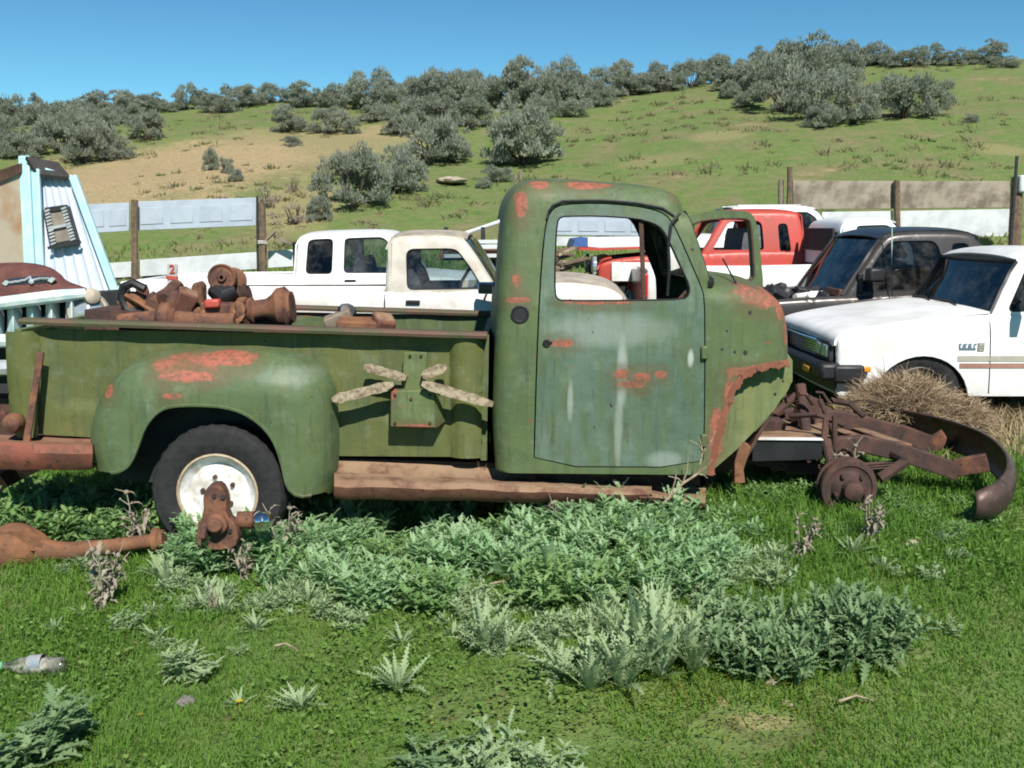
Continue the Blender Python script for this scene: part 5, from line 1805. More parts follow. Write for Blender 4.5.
# ------------------------------------------------------------------ rusty truck nose on the left
def build_nose():
    Y = 2.35
    c0 = P(22, 300, Y)
    root = empty('truck_nose', (c0.x, Y + .5, tz(c0.x, Y + .5)), 'rusty maroon truck nose with chrome winged emblem and white toothed grille', 'truck nose')
    top = chaikin(XZ([(-62, 300), (-58, 288), (-30, 272), (0, 266), (20, 265), (40, 267.5), (55, 273), (63, 283), (86, 291)], Y), 2, False)
    bot = XZ([(84, 294), (40, 296), (0, 302), (-60, 312)], Y)
    line = top

    def yn(x, z): return Y + rounded(dist_line(x, z, line), .10) * 1.0 - .05 * ss(-np.asarray(z, float), -c0.z - .3, -c0.z)
    m = MB(); panel(m, top + bot, [], yn, .05, [(line, .10)])
    m.build('hood_front', M['maroon'], root, solid=.015, angle=60)
    m = MB()
    rows = []
    for (x, z) in top:
        y = float(yn(x, z))
        rows.append([(x, y, z), (x * 1.018 - .02, y + .12, z + .015), (x * 1.075 - .05, y + .5, z), (x * 1.19 - .10, y + 1.3, z - .06)])
    m.grid(rows, flip=True); m.build('hood_top', M['maroon'], root, solid=.015, angle=60)
    # emblem: dark wing-shaped plate with bright ends, script and a star in the middle
    a, b = P(6, 284.5, Y), P(52, 280, Y)
    fy = lambda p: float(yn(p.x, p.z)) - .012
    m = MB(); q = XZ([(4, 283), (8, 278.5), (28, 276.5), (50, 275.6), (53, 279), (51, 283), (30, 284.2), (7, 286.5)], Y)
    m.prism(chaikin(q, 1), Y - .035, Y + .05); em = m.build('emblem', M['emblem_dark'], root, bevel=.006)
    m = MB()
    for px, py in ((6, 283), (51.5, 280)):
        c = P(px, py, Y - .04); m.prism([(c.x - .03, c.z - .005), (c.x, c.z + .022), (c.x + .03, c.z + .008), (c.x, c.z - .022)], Y - .045, Y - .02)
    m.build('emblem_tip', M['chrome_bright'], em, split=True)
    m = MB(); yy = Y - .042
    pts = [(10, 282.6), (13, 282.2), (16, 281.4), (18, 281.8), (21, 280.6), (25, 280), (28, 278.2), (30, 276.6), (31, 279.5), (32.5, 281.6), (34, 279.6), (37, 279.2), (39, 278.8)]
    m.tube([P(x, y, yy) for x, y in pts], .009, 5)
    for k in range(5):
        px = 39 + k * 2.1
        m.bar(P(px, 279.6, yy), P(px + .9, 277.6, yy), .012, .01, up=(0, 1, 0))
        m.bar(P(px, 279.4, yy), P(px + 2, 278.8, yy), .009, .01, up=(0, 1, 0))
    c = P(31.5, 281.5, yy); m.lathe(c, (0, -1, 0), [(.022, 0), (.018, .01), (.001, .014)], 10)
    m.build('emblem_script', M['chrome_bright'], em)
    # curved white bar over the teeth, headlamp pod at its right end
    m = MB()
    m.tube([P(-66, 316, Y - .05), P(-30, 309, Y - .1), P(0, 303.5, Y - .12), (P(30, 299.5, Y - .12)), P(60, 296, Y - .1), P(86, 293.5, Y - .04)], [.035, .045, .05, .05, .05, .04], 10)
    m.build('grille_bar', M['cream_teal'], root)
    m = MB(); m.lathe(P(92, 296, Y - .02), (.5, -.6, .1), [(.001, -.09), (.05, -.09), (.062, -.03), (.058, .02), (.035, .035), (.001, .04)], 16); m.build('lamp_pod', M['cream'], root)
    m = MB(); m.lathe(P(88, 312, Y), (.25, -.9, .1), [(.13, -.08), (.135, .0), (.115, .03), (.11, .01), (.07, .04), (.001, .055)], 20); lp = m.build('headlight', M['lamp_glass'], root)
    m = MB(); m.lathe(P(88, 312, Y - .0), (.25, -.9, .1), [(.15, -.08), (.155, .0), (.14, .03), (.128, .03), (.13, 0)], 20); m.build('lamp_bezel', M['cream'], lp)
    for px in (-42, -24, -5, 13, 32, 51, 71):
        m = MB()
        q = XZ([(px - 8, 345), (px - 6, 322 - px * .07), (px + 1, 309 - px * .12), (px + 6, 304 - px * .12), (px + 7, 345)], Y)
        m.prism(q, Y - .09, Y + .05)
        m.v = [(x, y + (.10 if i % 1 == 0 and x < q[2][0] else 0), z) for i, (x, y, z) in enumerate(m.v)]
        m.build('grille_tooth', M['cream_teal'], root, bevel=.006)
    m = MB(); m.prism(XZ([(-62, 306), (84, 296), (100, 330), (100, 420), (-62, 420)], Y), Y + .10, Y + .9); m.build('radiator_core', M['dark'], root)
    for side, (p0, p1) in enumerate(((88, 130), (-64, -106))):
        pass
    m = MB(); m.tube([P(-70, 345, Y - .12), P(0, 341, Y - .16), P(95, 338, Y - .12)], .05, 8); m.build('lower_bar', M['cream_teal'], root)
    m = MB(); m.tube([P(-80, 372, Y - .15), P(0, 368, Y - .2), P(100, 366, Y - .15)], .06, 8); m.build('bumper', M['chrome_dull'], root)
    m = MB(); m.prism(XZ([(-50, 400), (90, 396), (90, 440), (-50, 444)], Y), Y, Y + .9); m.build('apron', M['rust_dark'], root)
    m = MB(); m.lathe(P(3, 414, Y - .3), (.2, -1, 0), [(.03, 0), (.025, .02), (.001, .025)], 12); m.build('tow_lamp', M['maroon'], root)


M['emblem_dark'] = plain('dark_blue_emblem', (.03, .04, .055), .3)
M['chrome_bright'] = plain('bright_chrome', (.85, .86, .88), .3, .7, .05, 20)
M['cream'] = plain('stained_cream_paint', (.46, .40, .31), .6, 0, .3, 12)
M['cream_teal'] = plain('chalky_white_turquoise_paint', (.62, .68, .66), .5, 0, .2, 9, c2=(.36, .52, .52))
build_nose()


# ------------------------------------------------------------------ flatbed with white rails between the tan cab and the green cab
def build_flatbed():
    Y = 9.0
    root = empty('flatbed_trailer', (P(520, 250, Y).x, Y + .8, tz(P(520, 250, Y).x, Y + .8)), 'low flatbed trailer with rusty sides and a sloping white pole, behind the tan-roofed cab', 'trailer')
    m = MB(); a, b = P(440, 252, Y), P(560, 250, Y); m.box(((a.x + b.x) / 2, Y + .8, a.z - .05), (b.x - a.x, 1.6, .14)); m.build('deck', M['rust_orange'], root, bevel=.01)
    for y0, w in ((242, .05), (247, .06), (256, .05)):
        m = MB(); m.bar(P(444, y0, Y - .04), P(556, y0 - 1, Y - .04), .05, w); m.build('side_rail', M['white_board'], root)
    for px in (446, 483, 530):
        m = MB(); m.bar(P(px, 258, Y - .02), P(px, 227, Y - .02), .06, .05, up=(0, 1, 0)); m.build('stake', M['dark_metal'], root)
    m = MB(); m.tube([P(456, 236.5, Y - .06), P(512, 217.5, Y + .3)], .028, 8); m.build('sloping_pole', M['white_board'], root)
    for px in (460, 540):
        m = MB(); c = P(px, 268, Y); car_wheel((c.x, Y + .1, tz(c.x, Y) + .28), .3, -1, root, M['white_worn'])
    m = MB()
    rr = random.Random(3)
    m.box(P(500, 262, Y + .3), (.8, .5, .25)); m.build('axle_box', M['dark'], root)
    for k in range(7):
        m = MB()
        a = P(552 + rr.random() * 10, 252 + k * 3.2, 6.8); b = a + Vector((.18 + rr.random() * .2, rr.random() * .5, (rr.random() - .3) * .16))
        m.bar(a, b, .10, .035); anchor('scrap_lumber', m, M['splinter'] if k % 2 else M['wood_brown'], 'splintered plank in the lumber scraps seen through the left of the cab window', 'plank', 'scrap planks behind the green cab', bevel=.004)


build_flatbed()


# ------------------------------------------------------------------ rusty parts lying in the truck bed
def build_bed_junk():
    def add(name, label, cat, m, mat, jit=.0, **kw):
        if jit: m.jitter(jit, 9, len(label))
        return anchor(name, m, M[mat] if isinstance(mat, str) else mat, label, cat, **kw)
    Y = .75
    # pile bedding so that the parts rest on something: axle housings and cases
    m = MB(); c = P(222.5, 278, Y)
    m.lathe(c, (.15, -1, .1), [(.001, -.07), (.045, -.07), (.045, -.05), (.08, -.045), (.082, .03), (.075, .04), (.06, .03), (.03, .032), (.022, .05), (.012, .05), (.011, .02), (.001, .02)], 28)
    add('brake_drum', 'round rusty brake drum standing upright on top of the scrap in the bed', 'brake drum', m, 'rust')
    m = MB(); c = P(233, 281, Y + .12)
    m.lathe(c, (.35, -1, .1), [(.001, -.05), (.075, -.05), (.08, .03), (.05, .05), (.001, .05)], 24)
    add('brake_drum', 'second brake drum half hidden behind the upright round one', 'brake drum', m, 'rust_orange')
    m = MB(); m.tube([P(213, 289, Y), P(224, 297, Y - .02), P(236, 291, Y)], [.05, .07, .045], 10); add('rubber_boot', 'black rubber boot under the upright brake drum', 'rubber boot', m, 'black', .006)
    # bell housing and gearbox
    m = MB(); a, b = P(250, 311, .62), P(300, 306, .62)
    m.lathe(a, (b - a), [(.001, -.02), (.05, -.02), (.075, .0), (.08, .02), (.06, .03), (.062, .10), (.085, .14), (.115, .17), (.12, .215), (.095, .235), (.09, .25), (.001, .25)], 22)
    add('bell_housing', 'rusty bell housing lying near the right end of the scrap pile', 'bell housing', m, 'rust', .006)
    m = MB(); m.box(P(228, 314, .66), (.28, .22, .13), (0, .1, .12)); m.tube([P(205, 318, .62), P(256, 309, .62)], [.04, .055], 12)
    m.lathe(P(244, 312, .58), (1, -.1, .1), [(.06, -.02), (.085, -.02), (.085, .02), (.06, .02)], 18)
    add('gearbox', 'rusty gearbox joined against the bell housing below the upright drum', 'gearbox', m, 'rust', .01, bevel=.01)
    m = MB(); m.prism(chaikin(XZ([(152, 322), (150, 305), (160, 292), (172, 286), (182, 294), (192, 306), (200, 312), (196, 322)], .7), 1), .6, .95)
    m.tube([P(163, 300, .55), P(178, 286, .75)], .045, 10)
    m.lathe(P(176, 303, .58), (.2, -1, .2), [(.07, -.02), (.07, .02), (.05, .04), (.001, .045)], 16)
    add('engine_casting', 'knobbly rusty engine casting at the middle of the scrap pile', 'engine casting', m, 'rust', .016, bevel=.01)
    m = MB(); m.prism(XZ([(192, 318), (193, 290), (195, 283), (200, 281), (204, 285), (205, 300), (207, 318)], .7), .66, .76); add('iron_bracket', 'upright rusty bracket between the casting and the upright drum', 'bracket', m, 'rust', .006, bevel=.01)
    m = MB(); m.prism(XZ([(137, 285), (147, 284), (150, 292), (146, 303), (136, 300)], .7), .68, .70); add('iron_plate', 'maroon iron plate leaning by the black rubber loop', 'plate', m, 'maroon', .004, bevel=.004)
    m = MB(); m.tube([P(145, 289, .6), P(133, 283, .6), P(123, 287, .6), (P(121.5, 298, .6)), P(127, 309, .6), P(140, 313, .6), P(150, 307, .6)], .026, 8); add('rubber_loop', 'black rubber loop at the left end of the scrap pile', 'rubber loop', m, 'black')
    m = MB(); m.lathe(P(134, 304, .64), (.2, -1, .3), [(.001, 0), (.075, 0), (.07, .03), (.03, .05), (.001, .05)], 16); add('iron_cover', 'orange rusty cover inside the black rubber loop', 'cover', m, 'rust_orange')
    m = MB(); m.box(P(213, 303.5, .55), (.085, .08, .05), (0, -.05, .1)); add('red_tin', 'small faded red tin lying before the upright drum', 'tin', m, 'red', 0, bevel=.012)
    m = MB(); m.box(P(186, 301, .55), (.11, .08, .13), (.2, .5, .3)); add('carburettor', 'brownish grey carburettor wedged beside the engine casting', 'carburettor', m, 'rust_dusty', .012, bevel=.012)
    m = MB(); m.tube([P(236, 297, .9), P(250, 293, .9)], .05, 12); m.lathe(P(243, 294, .85), (1, .1, .2), [(.04, -.04), (.065, -.04), (.065, -.01), (.045, 0), (.06, .02), (.04, .03)], 14); add('gear', 'small dark gear behind the gearbox', 'gear', m, 'rust_dark', .004)
    m = MB(); m.tube([P(120, 322, .5), P(165, 318, .5), P(210, 322, .5), P(236, 321, .5)], .05, 10); m.lathe(P(166, 318, .5), (1, 0, 0), [(.05, -.05), (.09, -.02), (.09, .03), (.05, .06)], 16); add('drive_shaft', 'long rusty shaft along the foot of the scrap pile', 'shaft', m, 'rust', .006)
    m = MB(); m.box(P(160, 326, .8), (.7, .5, .2), (0, .02, .1)); m.box(P(240, 327, .85), (.5, .4, .22), (0, .0, -.1)); add('scrap_heap', 'bed of crusted rusty iron under the loose parts', 'scrap', m, 'rust_dark', .03)
    rr = random.Random(31)
    for k in range(26):
        px = 128 + rr.random() * 112; py = 316 - rr.random() * (16 if 150 < px < 205 else 8)
        c = P(px, py, .5 + rr.random() * .35)
        m = MB()
        kind = k % 4
        if kind == 0:
            d = Vector((rr.random() - .5, rr.random() - .5, rr.random() * .7 - .1)).normalized() * (.06 + .1 * rr.random())
            m.tube([c - d, c + d * .3 + Vector((0, 0, .01)), c + d], .008 + .008 * rr.random(), 6)
        elif kind == 1: m.lathe(c, (rr.random() - .5, -1, rr.random() - .3), [(.02, -.015), (.045, -.012), (.048, .008), (.03, .015), (.018, .01), (.02, -.015)], 12)
        elif kind == 2: m.prism(chaikin([(c.x + (.03 + .045 * rr.random()) * math.cos(a), c.z + (.03 + .04 * rr.random()) * math.sin(a)) for a in np.linspace(0, 5.4, 6)], 1), c.y, c.y + .02 + .05 * rr.random())
        else: m.box(c, (.05 + .09 * rr.random(), .05, .03 + .04 * rr.random()), (rr.random(), rr.random() * 1.2, rr.random()))
        m.jitter(.008, 14, k)
        anchor(['iron_rod', 'iron_ring', 'iron_casting', 'iron_lug'][kind], m, M[['rust', 'rust_dark', 'rust_frame', 'rust_orange'][rr.randrange(4)]],
               ['bent rusty rod stuck in the scrap pile in the bed', 'small rusty ring in the scrap pile in the bed', 'small broken rusty casting in the scrap pile in the bed', 'small square rusty lug in the scrap pile in the bed'][kind], 'scrap iron',
               ['rods in the scrap pile', 'rings in the scrap pile', 'broken castings in the scrap pile', 'lugs in the scrap pile'][kind])
    # right end of the bed
    m = MB(); m.box(P(338, 319, .8), (.17, .12, .07), (.2, -.35, .2)); add('wood_block', 'greyish split wood block in the bed left of the reddish stone', 'wood block', m, 'wood', .014, bevel=.01)
    m = MB(); m.box(P(360, 324, .7), (.26, .16, .06), (.1, .05, .1)); add('iron_slab', 'flat reddish iron slab lying between the wood block and reddish stone', 'iron slab', m, 'rust_orange', .012, bevel=.01)
    m = MB(); m.box(P(384, 322, .7), (.13, .12, .08), (.3, .4, .5)); add('stone', 'pointed reddish stone near the front wall of the bed', 'stone', m, 'rust_dusty', .016, bevel=.02)
    m = MB(); m.lathe(P(347, 312, .85), (.3, -.8, .4), [(.001, -.05), (.05, -.05), (.06, 0), (.045, .04), (.001, .05)], 10); add('oil_filter', 'dark dented oil filter on the wood block', 'oil filter', m, 'dark_metal', .008)
    # numbered marker behind the bed
    Ym = 2.6
    m = MB(); m.bar(P(172, 300, Ym), P(172.6, 264, Ym), .075, .02, up=(0, 1, 0)); mk = anchor('marker_stake', m, M['stake'], 'slim white marker stake with a red figure 2 behind the scrap pile', 'stake', bevel=.003)
    cu = bpy.data.curves.new('figure', 'FONT'); cu.body = '2'; cu.size = .092; cu.extrude = .003; cu.align_x = 'CENTER'; cu.offset = .001
    tmp = bpy.data.objects.new('figure', cu); COL.objects.link(tmp)
    me = bpy.data.meshes.new_from_object(tmp.evaluated_get(bpy.context.evaluated_depsgraph_get()))
    bpy.data.objects.remove(tmp)
    me.name = 'figure'
    fo = bpy.data.objects.new('red_figure', me); COL.objects.link(fo); me.materials.clear(); me.materials.append(M['red_sign'])
    c = P(172.3, 273, Ym - .016)
    fo.parent = mk; fo.location = Vector(c) - mk.location; fo.rotation_euler = (rad(90), 0, 0)
    m = MB(); m.bar(P(172, 279.5, Ym - .004), P(172.1, 276, Ym - .004), .088, .024, up=(0, 1, 0)); m.build('red_band', M['red_sign'], mk) if False else None
    m2 = MB(); m2.v = [tuple(Vector(p) - mk.location) for p in m.v]; m2.f = m.f
    m2.build('red_band', M['red_sign'], mk, local=True)


M['stake'] = plain('weathered_white_stake', (.46, .44, .41), .8, 0, .3, 12)
M['red_sign'] = plain('red_sign_paint', (.42, .07, .05), .6)
build_bed_junk()


# ------------------------------------------------------------------ iron, bottle and stones in the grass
def build_ground_junk():
    Yx = PG(90, 566).y + .05
    m = MB()
    m.tube([P(40, 551, Yx), P(70, 551.5, Yx), P(110, 547, Yx), P(150, 541, Yx), P(158, 540, Yx)], [.062, .052, .040, .034, .034], 14)
    m.lathe(P(159, 540, Yx), (1, .05, .05), [(.03, -.03), (.062, -.03), (.062, .0), (.05, .01), (.05, .03), (.001, .03)], 16)
    m.tube([P(-60, 552, Yx), P(-10, 552, Yx)], .05, 12)
    m.lathe(P(14, 549, Yx), (.1, -1, .25), [(.02, -.13), (.09, -.12), (.135, -.05), (.14, .0), (.125, .03), (.10, .06), (.05, .085), (.001, .09)], 22)
    m.prism(chaikin(XZ([(-6, 532), (20, 528), (36, 534), (50, 548), (20, 548), (-6, 545)], Yx), 1), Yx - .05, Yx + .06)
    m.jitter(.006, 8, 3)
    ax = anchor('rear_axle', m, M['rust_orange'], 'orange rusty axle with its tube lying in the grass at the left edge', 'axle', bevel=0)
    m = MB()
    Yk = -.36
    m.prism(chaikin(XZ([(198, 548), (199, 525), (206, 512), (205, 492), (210, 483), (222, 483), (228, 494), (228, 514), (238, 522), (240, 540), (232, 548)], Yk), 1), Yk - .04, Yk + .05)
    m.lathe(P(217, 525, Yk - .05), (0, -1, .2), [(.001, -.02), (.055, -.02), (.055, .02), (.035, .03), (.035, .06), (.001, .06)], 14)
    m.bar(P(205, 524, Yk - .06), P(203, 540, Yk - .1), .03, .05)
    m.jitter(.008, 11, 6)
    kn = anchor('steering_knuckle', m, M['rust'], 'upright rusty steering knuckle before the white wheel', 'knuckle', bevel=.008)
    for dx, dy in ((214, 496), (223, 497), (210, 533), (230, 531)):
        h = MB(); c = P(dx, dy, Yk - .043) - kn.location; h.lathe(c, (0, -1, 0), [(.011, -.01), (.012, .004), (.008, .005), (.001, .003)], 10); h.build('bolt_hole', M['dark'], kn, local=True)
    m = MB(); c = P(262, 521, Yk + .0); m.lathe(c, (.3, -1, .3), [(.05, -.05), (.052, .0), (.045, .02), (.03, .035), (.001, .045)], 18); hc = anchor('hub_cap', m, M['chrome'], 'small shiny chrome hub cap in the weeds right of the knuckle', 'hub cap')
    m = MB(); c = P(250, 520, Yk + .04); m.tube([c + Vector((-.06, 0, 0)), c + Vector((.02, 0, 0))], .045, 12); anchor('rusty_sleeve', m, M['rust'], 'short rusty sleeve between the knuckle and the chrome cap', 'sleeve')
    # plastic bottle on its side
    p = PG(36, 674)
    p.z += .035
    yv = p.y
    a = P(3, 671.5, yv); b = P(66, 667, yv)
    dr = (b - a).normalized(); a.z = b.z = p.z
    L = (b - a).length
    m = MB()
    m.lathe(a, b - a, [(.001, .0), (.013, .0), (.013, .012), (.012, .02), (.018, .035), (.030, .06), (.034, .075), (.0345, .10), (.031, .11), (.034, .12), (.034, .15), (.031, .16), (.034, .17), (.033, L - .02), (.028, L - .004), (.02, L), (.001, L - .008)], 22)
    m.jitter(.004, 14, 2)
    bt = anchor('plastic_bottle', m, M['plastic_clear'], 'crumpled clear plastic bottle with green cap lying on the lawn', 'bottle')
    m = MB(); c = Vector(a) - bt.location; m.lathe(c - dr * .016, dr, [(.001, 0), (.0155, 0), (.0165, .003), (.0165, .018), (.014, .019)], 16); m.build('cap', M['green_cap'], bt, local=True)
    m = MB(); m.lathe(c + dr * .11, dr, [(.0348, 0), (.0350, .055)], 20); m.build('label', M['bottle_label'], bt, local=True)
    for px, py, r, lab, mt in ((912, 548, .045, 'rounded pale tan stone in the grass below the bumper', 'rock'), (913, 527, .035, 'smaller pale stone just behind the rounded tan one', 'rock'),
                               (187, 703, .035, 'flat grey clod on the lawn below a pale thistle', 'rock_grey'), (788, 705, .02, 'small tan stone at the edge of the big dark thistle', 'rock'),
                               (771, 684, .025, 'tan stone tucked under the big dark thistle', 'rock'), (452, 184, .42, 'pale flat boulder on the green slope above the tan-roofed cab', 'rock')):
        p = PG(px, py)
        bm = bmesh.new(); bmesh.ops.create_icosphere(bm, subdivisions=3, radius=r)
        for v in bm.verts:
            v.co += mnoise.noise_vector(v.co * (1.6 / r) + Vector((px, py, 0))) * r * .35
            v.co.z *= .25 if py < 300 else (.55 if py < 600 else .4)
        me = bpy.data.meshes.new('stone'); bm.to_mesh(me); bm.free()
        me.materials.append(M[mt]); me.polygons.foreach_set('use_smooth', [True] * len(me.polygons))
        o = bpy.data.objects.new('stone', me); COL.objects.link(o); o.location = p + Vector((0, 0, r * .25)); tag(o, lab, 'stone')
    # dry sticks
    for k, (a, b, lab) in enumerate((((480, 594), (552, 585), 'pale dry stick lying in the weeds below the running board'), ((838, 712), (872, 708), 'short pale stick on the lawn at the lower right'), ((275, 655), (298, 657), 'short brown stick on the lawn above the pale thistle'))):
        p, q = PG(*a), PG(*b)
        m = MB(); m.tube([p + Vector((0, 0, .04)), p.lerp(q, .5) + Vector((0, 0, .055)), q + Vector((0, 0, .03))], [.006, .005, .003], 5)
        anchor('stick', m, M['splinter'], lab, 'stick')


M['rock_grey'] = plain('grey_clod', (.20, .185, .165), .9, 0, .3, 14, bump=.5, bscale=20)
M['bottle_label'] = plain('faded_bottle_label', (.19, .24, .30), .6, 0, .3, 30, c2=(.30, .29, .26))
build_ground_junk()

# ------------------------------------------------------------------ plants
def mesh_np(name, V, Q, T, tint, mat, smooth=True):
    """mesh from arrays: vertices, quads, triangles, one tint value per vertex"""
    me = bpy.data.meshes.new(name)
    nq, nt = len(Q), len(T)
    me.vertices.add(len(V)); me.vertices.foreach_set('co', np.asarray(V, np.float32).ravel())
    loops = np.concatenate([np.asarray(Q, np.int32).ravel(), np.asarray(T, np.int32).ravel()]) if nt and nq else (np.asarray(Q, np.int32).ravel() if nq else np.asarray(T, np.int32).ravel())
    me.loops.add(len(loops)); me.loops.foreach_set('vertex_index', loops)
    st = np.concatenate([np.arange(nq) * 4, nq * 4 + np.arange(nt) * 3]).astype(np.int32)
    me.polygons.add(nq + nt); me.polygons.foreach_set('loop_start', st)
    at = me.attributes.new('tint', 'FLOAT', 'POINT'); at.data.foreach_set('value', np.asarray(tint, np.float32))
    me.materials.append(mat)
    me.update(calc_edges=True)
    me.polygons.foreach_set('use_smooth', np.full(nq + nt, smooth))
    return me


def link(name, me, parent=None, loc=(0, 0, 0)):
    o = bpy.data.objects.new(name, me); COL.objects.link(o); o.location = loc
    if parent: o.parent = parent
    return o


def blades(X, Y, Z, h, w, lean, rng, tint, curl=1.0):
    """bent grass blades: five vertices each"""
    n = len(X)
    a = rng.random(n) * 2 * math.pi
    f = a + math.pi / 2 + (rng.random(n) - .5)
    dx, dy = np.cos(a), np.sin(a)
    sx, sy = np.cos(f) * w / 2, np.sin(f) * w / 2
    b = np.stack([X, Y, Z], 1)
    V = np.zeros((n, 5, 3))
    V[:, 0] = b + np.stack([sx, sy, 0 * sx], 1); V[:, 1] = b - np.stack([sx, sy, 0 * sx], 1)
    m = b + np.stack([dx * lean * .35, dy * lean * .35, h * .6], 1)
    V[:, 2] = m - np.stack([sx, sy, 0 * sx], 1) * .75; V[:, 3] = m + np.stack([sx, sy, 0 * sx], 1) * .75
    V[:, 4] = b + np.stack([dx * lean, dy * lean, h * (1 - .25 * curl * lean / (h + 1e-6))], 1)
    i = np.arange(n)[:, None] * 5
    return V.reshape(-1, 3), i + np.array([[0, 1, 2, 3]]), i + np.array([[3, 2, 4]]), np.repeat(tint, 5)


def field_points(n_near, rng, y0, y1, power, margin=.7):
    """random points over the visible field between two depths, thinning with distance"""
    u = rng.random(n_near)
    d0, d1 = y0 + CAM_D, y1 + CAM_D
    e = 1 - power
    d = (d0 ** e + u * (d1 ** e - d0 ** e)) ** (1 / e)
    half = .545 * d + margin
    x = (rng.random(n_near) * 2 - 1) * half
    return x, d - CAM_D


SUNK = [(-1.53, .06, .5, .30)]


def build_grass():
    rng = np.random.default_rng(21)
    parts = []
    off = 0
    x, y = field_points(235000, rng, -3.1, 3.6, .75)
    n1 = vnoise(x * 1.1, y * 1.1, 5); n2 = vnoise(x * 4, y * 4, 6); n3 = vnoise(x * .45 + 3, y * .45, 9)
    bare = PG(755, 722)
    k = np.hypot((x - bare.x) / .2, (y - bare.y) / .12) + (n2 - .5) * 1.2
    keep = (k > 1) | (rng.random(len(x)) < .12)
    keep &= (n2 + n1 * .5 > .36) | (rng.random(len(x)) < .45)
    x, y, n1, n2, n3 = [q[keep] for q in (x, y, n1, n2, n3)]
    d = y + CAM_D
    tall = .30 + 1.2 * n1
    h = (.024 + .036 * rng.random(len(x)) ** 1.4) * tall * (1 + .8 * ss(y, -1.2, .2))
    h *= np.where((x > 1.0) & (y > -.4), 1.35, 1)
    under = (y > .35) & (y < 1.4) & (x > -2.6) & (x < 1.3)
    h *= np.where(under, .6, 1)
    w = (.0032 + .0030 * rng.random(len(x))) * (d / 3.2) ** .75
    t = np.clip(-.05 + .85 * n3 + .35 * (rng.random(len(x)) - .4) + .30 * n2 - .1, 0, 1)
    V, Q, T, tt = blades(x, y, terrain(x, y) - .004, h, w, h * (.3 + .9 * rng.random(len(x))), rng, t)
    o = link('lawn_grass', mesh_np('lawn_grass', V, Q, T, tt, M['grass'], False))
    tag(o, 'short bright green grass covering the foreground and the ground around the truck', 'grass', kind='stuff')
    # small round broadleaf plants spreading through the turf in patches
    x, y = field_points(30000, rng, -3.0, 1.5, .75)
    m1 = vnoise(x * 1.6, y * 1.6, 41) + .35 * vnoise(x * 5, y * 5, 42)
    keep = m1 > .74
    x, y = x[keep], y[keep]
    n = len(x)
    z = terrain(x, y) + .014 + .034 * rng.random(n)
    r = (.005 + .006 * rng.random(n)) * ((y + CAM_D) / 3.2) ** .6
    a = rng.random(n) * 6.283
    tx, ty = (rng.random(n) - .5) * 1.2, (rng.random(n) - .7) * 1.2
    P5 = []
    for j in range(5):
        aa = a + j * 2 * math.pi / 5
        cx, cy = np.cos(aa) * r, np.sin(aa) * r
        P5.append(np.stack([x + cx, y + cy, z + cx * tx + cy * ty], 1))
    VV = np.stack(P5, 1).reshape(-1, 3)
    i = np.arange(n)[:, None] * 5
    o = link('lawn_clover', mesh_np('lawn_clover', VV, i + np.array([[0, 1, 2, 3]]), i + np.array([[0, 3, 4]]), np.repeat(rng.random(n), 5), M['clover'], False))
    tag(o, 'small round broadleaf plants spreading in patches through the lawn', 'ground cover', kind='stuff')
    # taller, yellower grass of the yard and the fence line
    x, y = field_points(60000, rng, 2.6, 17, 1.02, 2.5)
    n1 = vnoise(x * .7, y * .7, 15); n2 = vnoise(x * .25, y * .25, 16)
    keep = n1 + .3 * rng.random(len(x)) > .3
    x, y, n1, n2 = x[keep], y[keep], n1[keep], n2[keep]
    h = (.07 + .14 * rng.random(len(x))) * (.5 + n1)
    w = .010 + .010 * rng.random(len(x)) + .0006 * y
    t = np.clip(.2 + .8 * n2 + .3 * (rng.random(len(x)) - .5), 0, 1)
    V, Q, T, tt = blades(x, y, terrain(x, y) - .01, h, w, h * (.3 + .8 * rng.random(len(x))), rng, t)
    o = link('yard_grass', mesh_np('yard_grass', V, Q, T, tt, M['grass'], False))
    tag(o, 'longer green grass between the parked vehicles and the fences', 'grass', kind='stuff')
    # straw: pale dry blades at the right behind the bumper and thinly through the weeds
    xs, ys = [], []
    for (px, py, rx, ry, n) in ((985, 425, .95, .55, 3600), (960, 455, .7, .4, 900), (1010, 400, .9, .3, 1600), (905, 425, .5, .3, 900), (880, 432, .5, .25, 1200), (930, 428, .6, .25, 1500)):
        p = PG(px, py)
        a = rng.normal(size=(n, 2)); xs.append(p.x + a[:, 0] * rx * .6); ys.append(p.y + a[:, 1] * ry * .6)
    x = np.concatenate(xs); y = np.concatenate(ys)
    h = .08 + .22 * rng.random(len(x)) ** 1.5
    V, Q, T, tt = blades(x, y, terrain(x, y) - .01, h, .005 + .005 * rng.random(len(x)), h * (.3 + 1.0 * rng.random(len(x))), rng, rng.random(len(x)))
    o = link('dry_grass', mesh_np('dry_grass', V, Q, T, tt, M['straw'], False))
    tag(o, 'pale dry grass beside the tumbleweed and the white pickup', 'grass', kind='stuff')


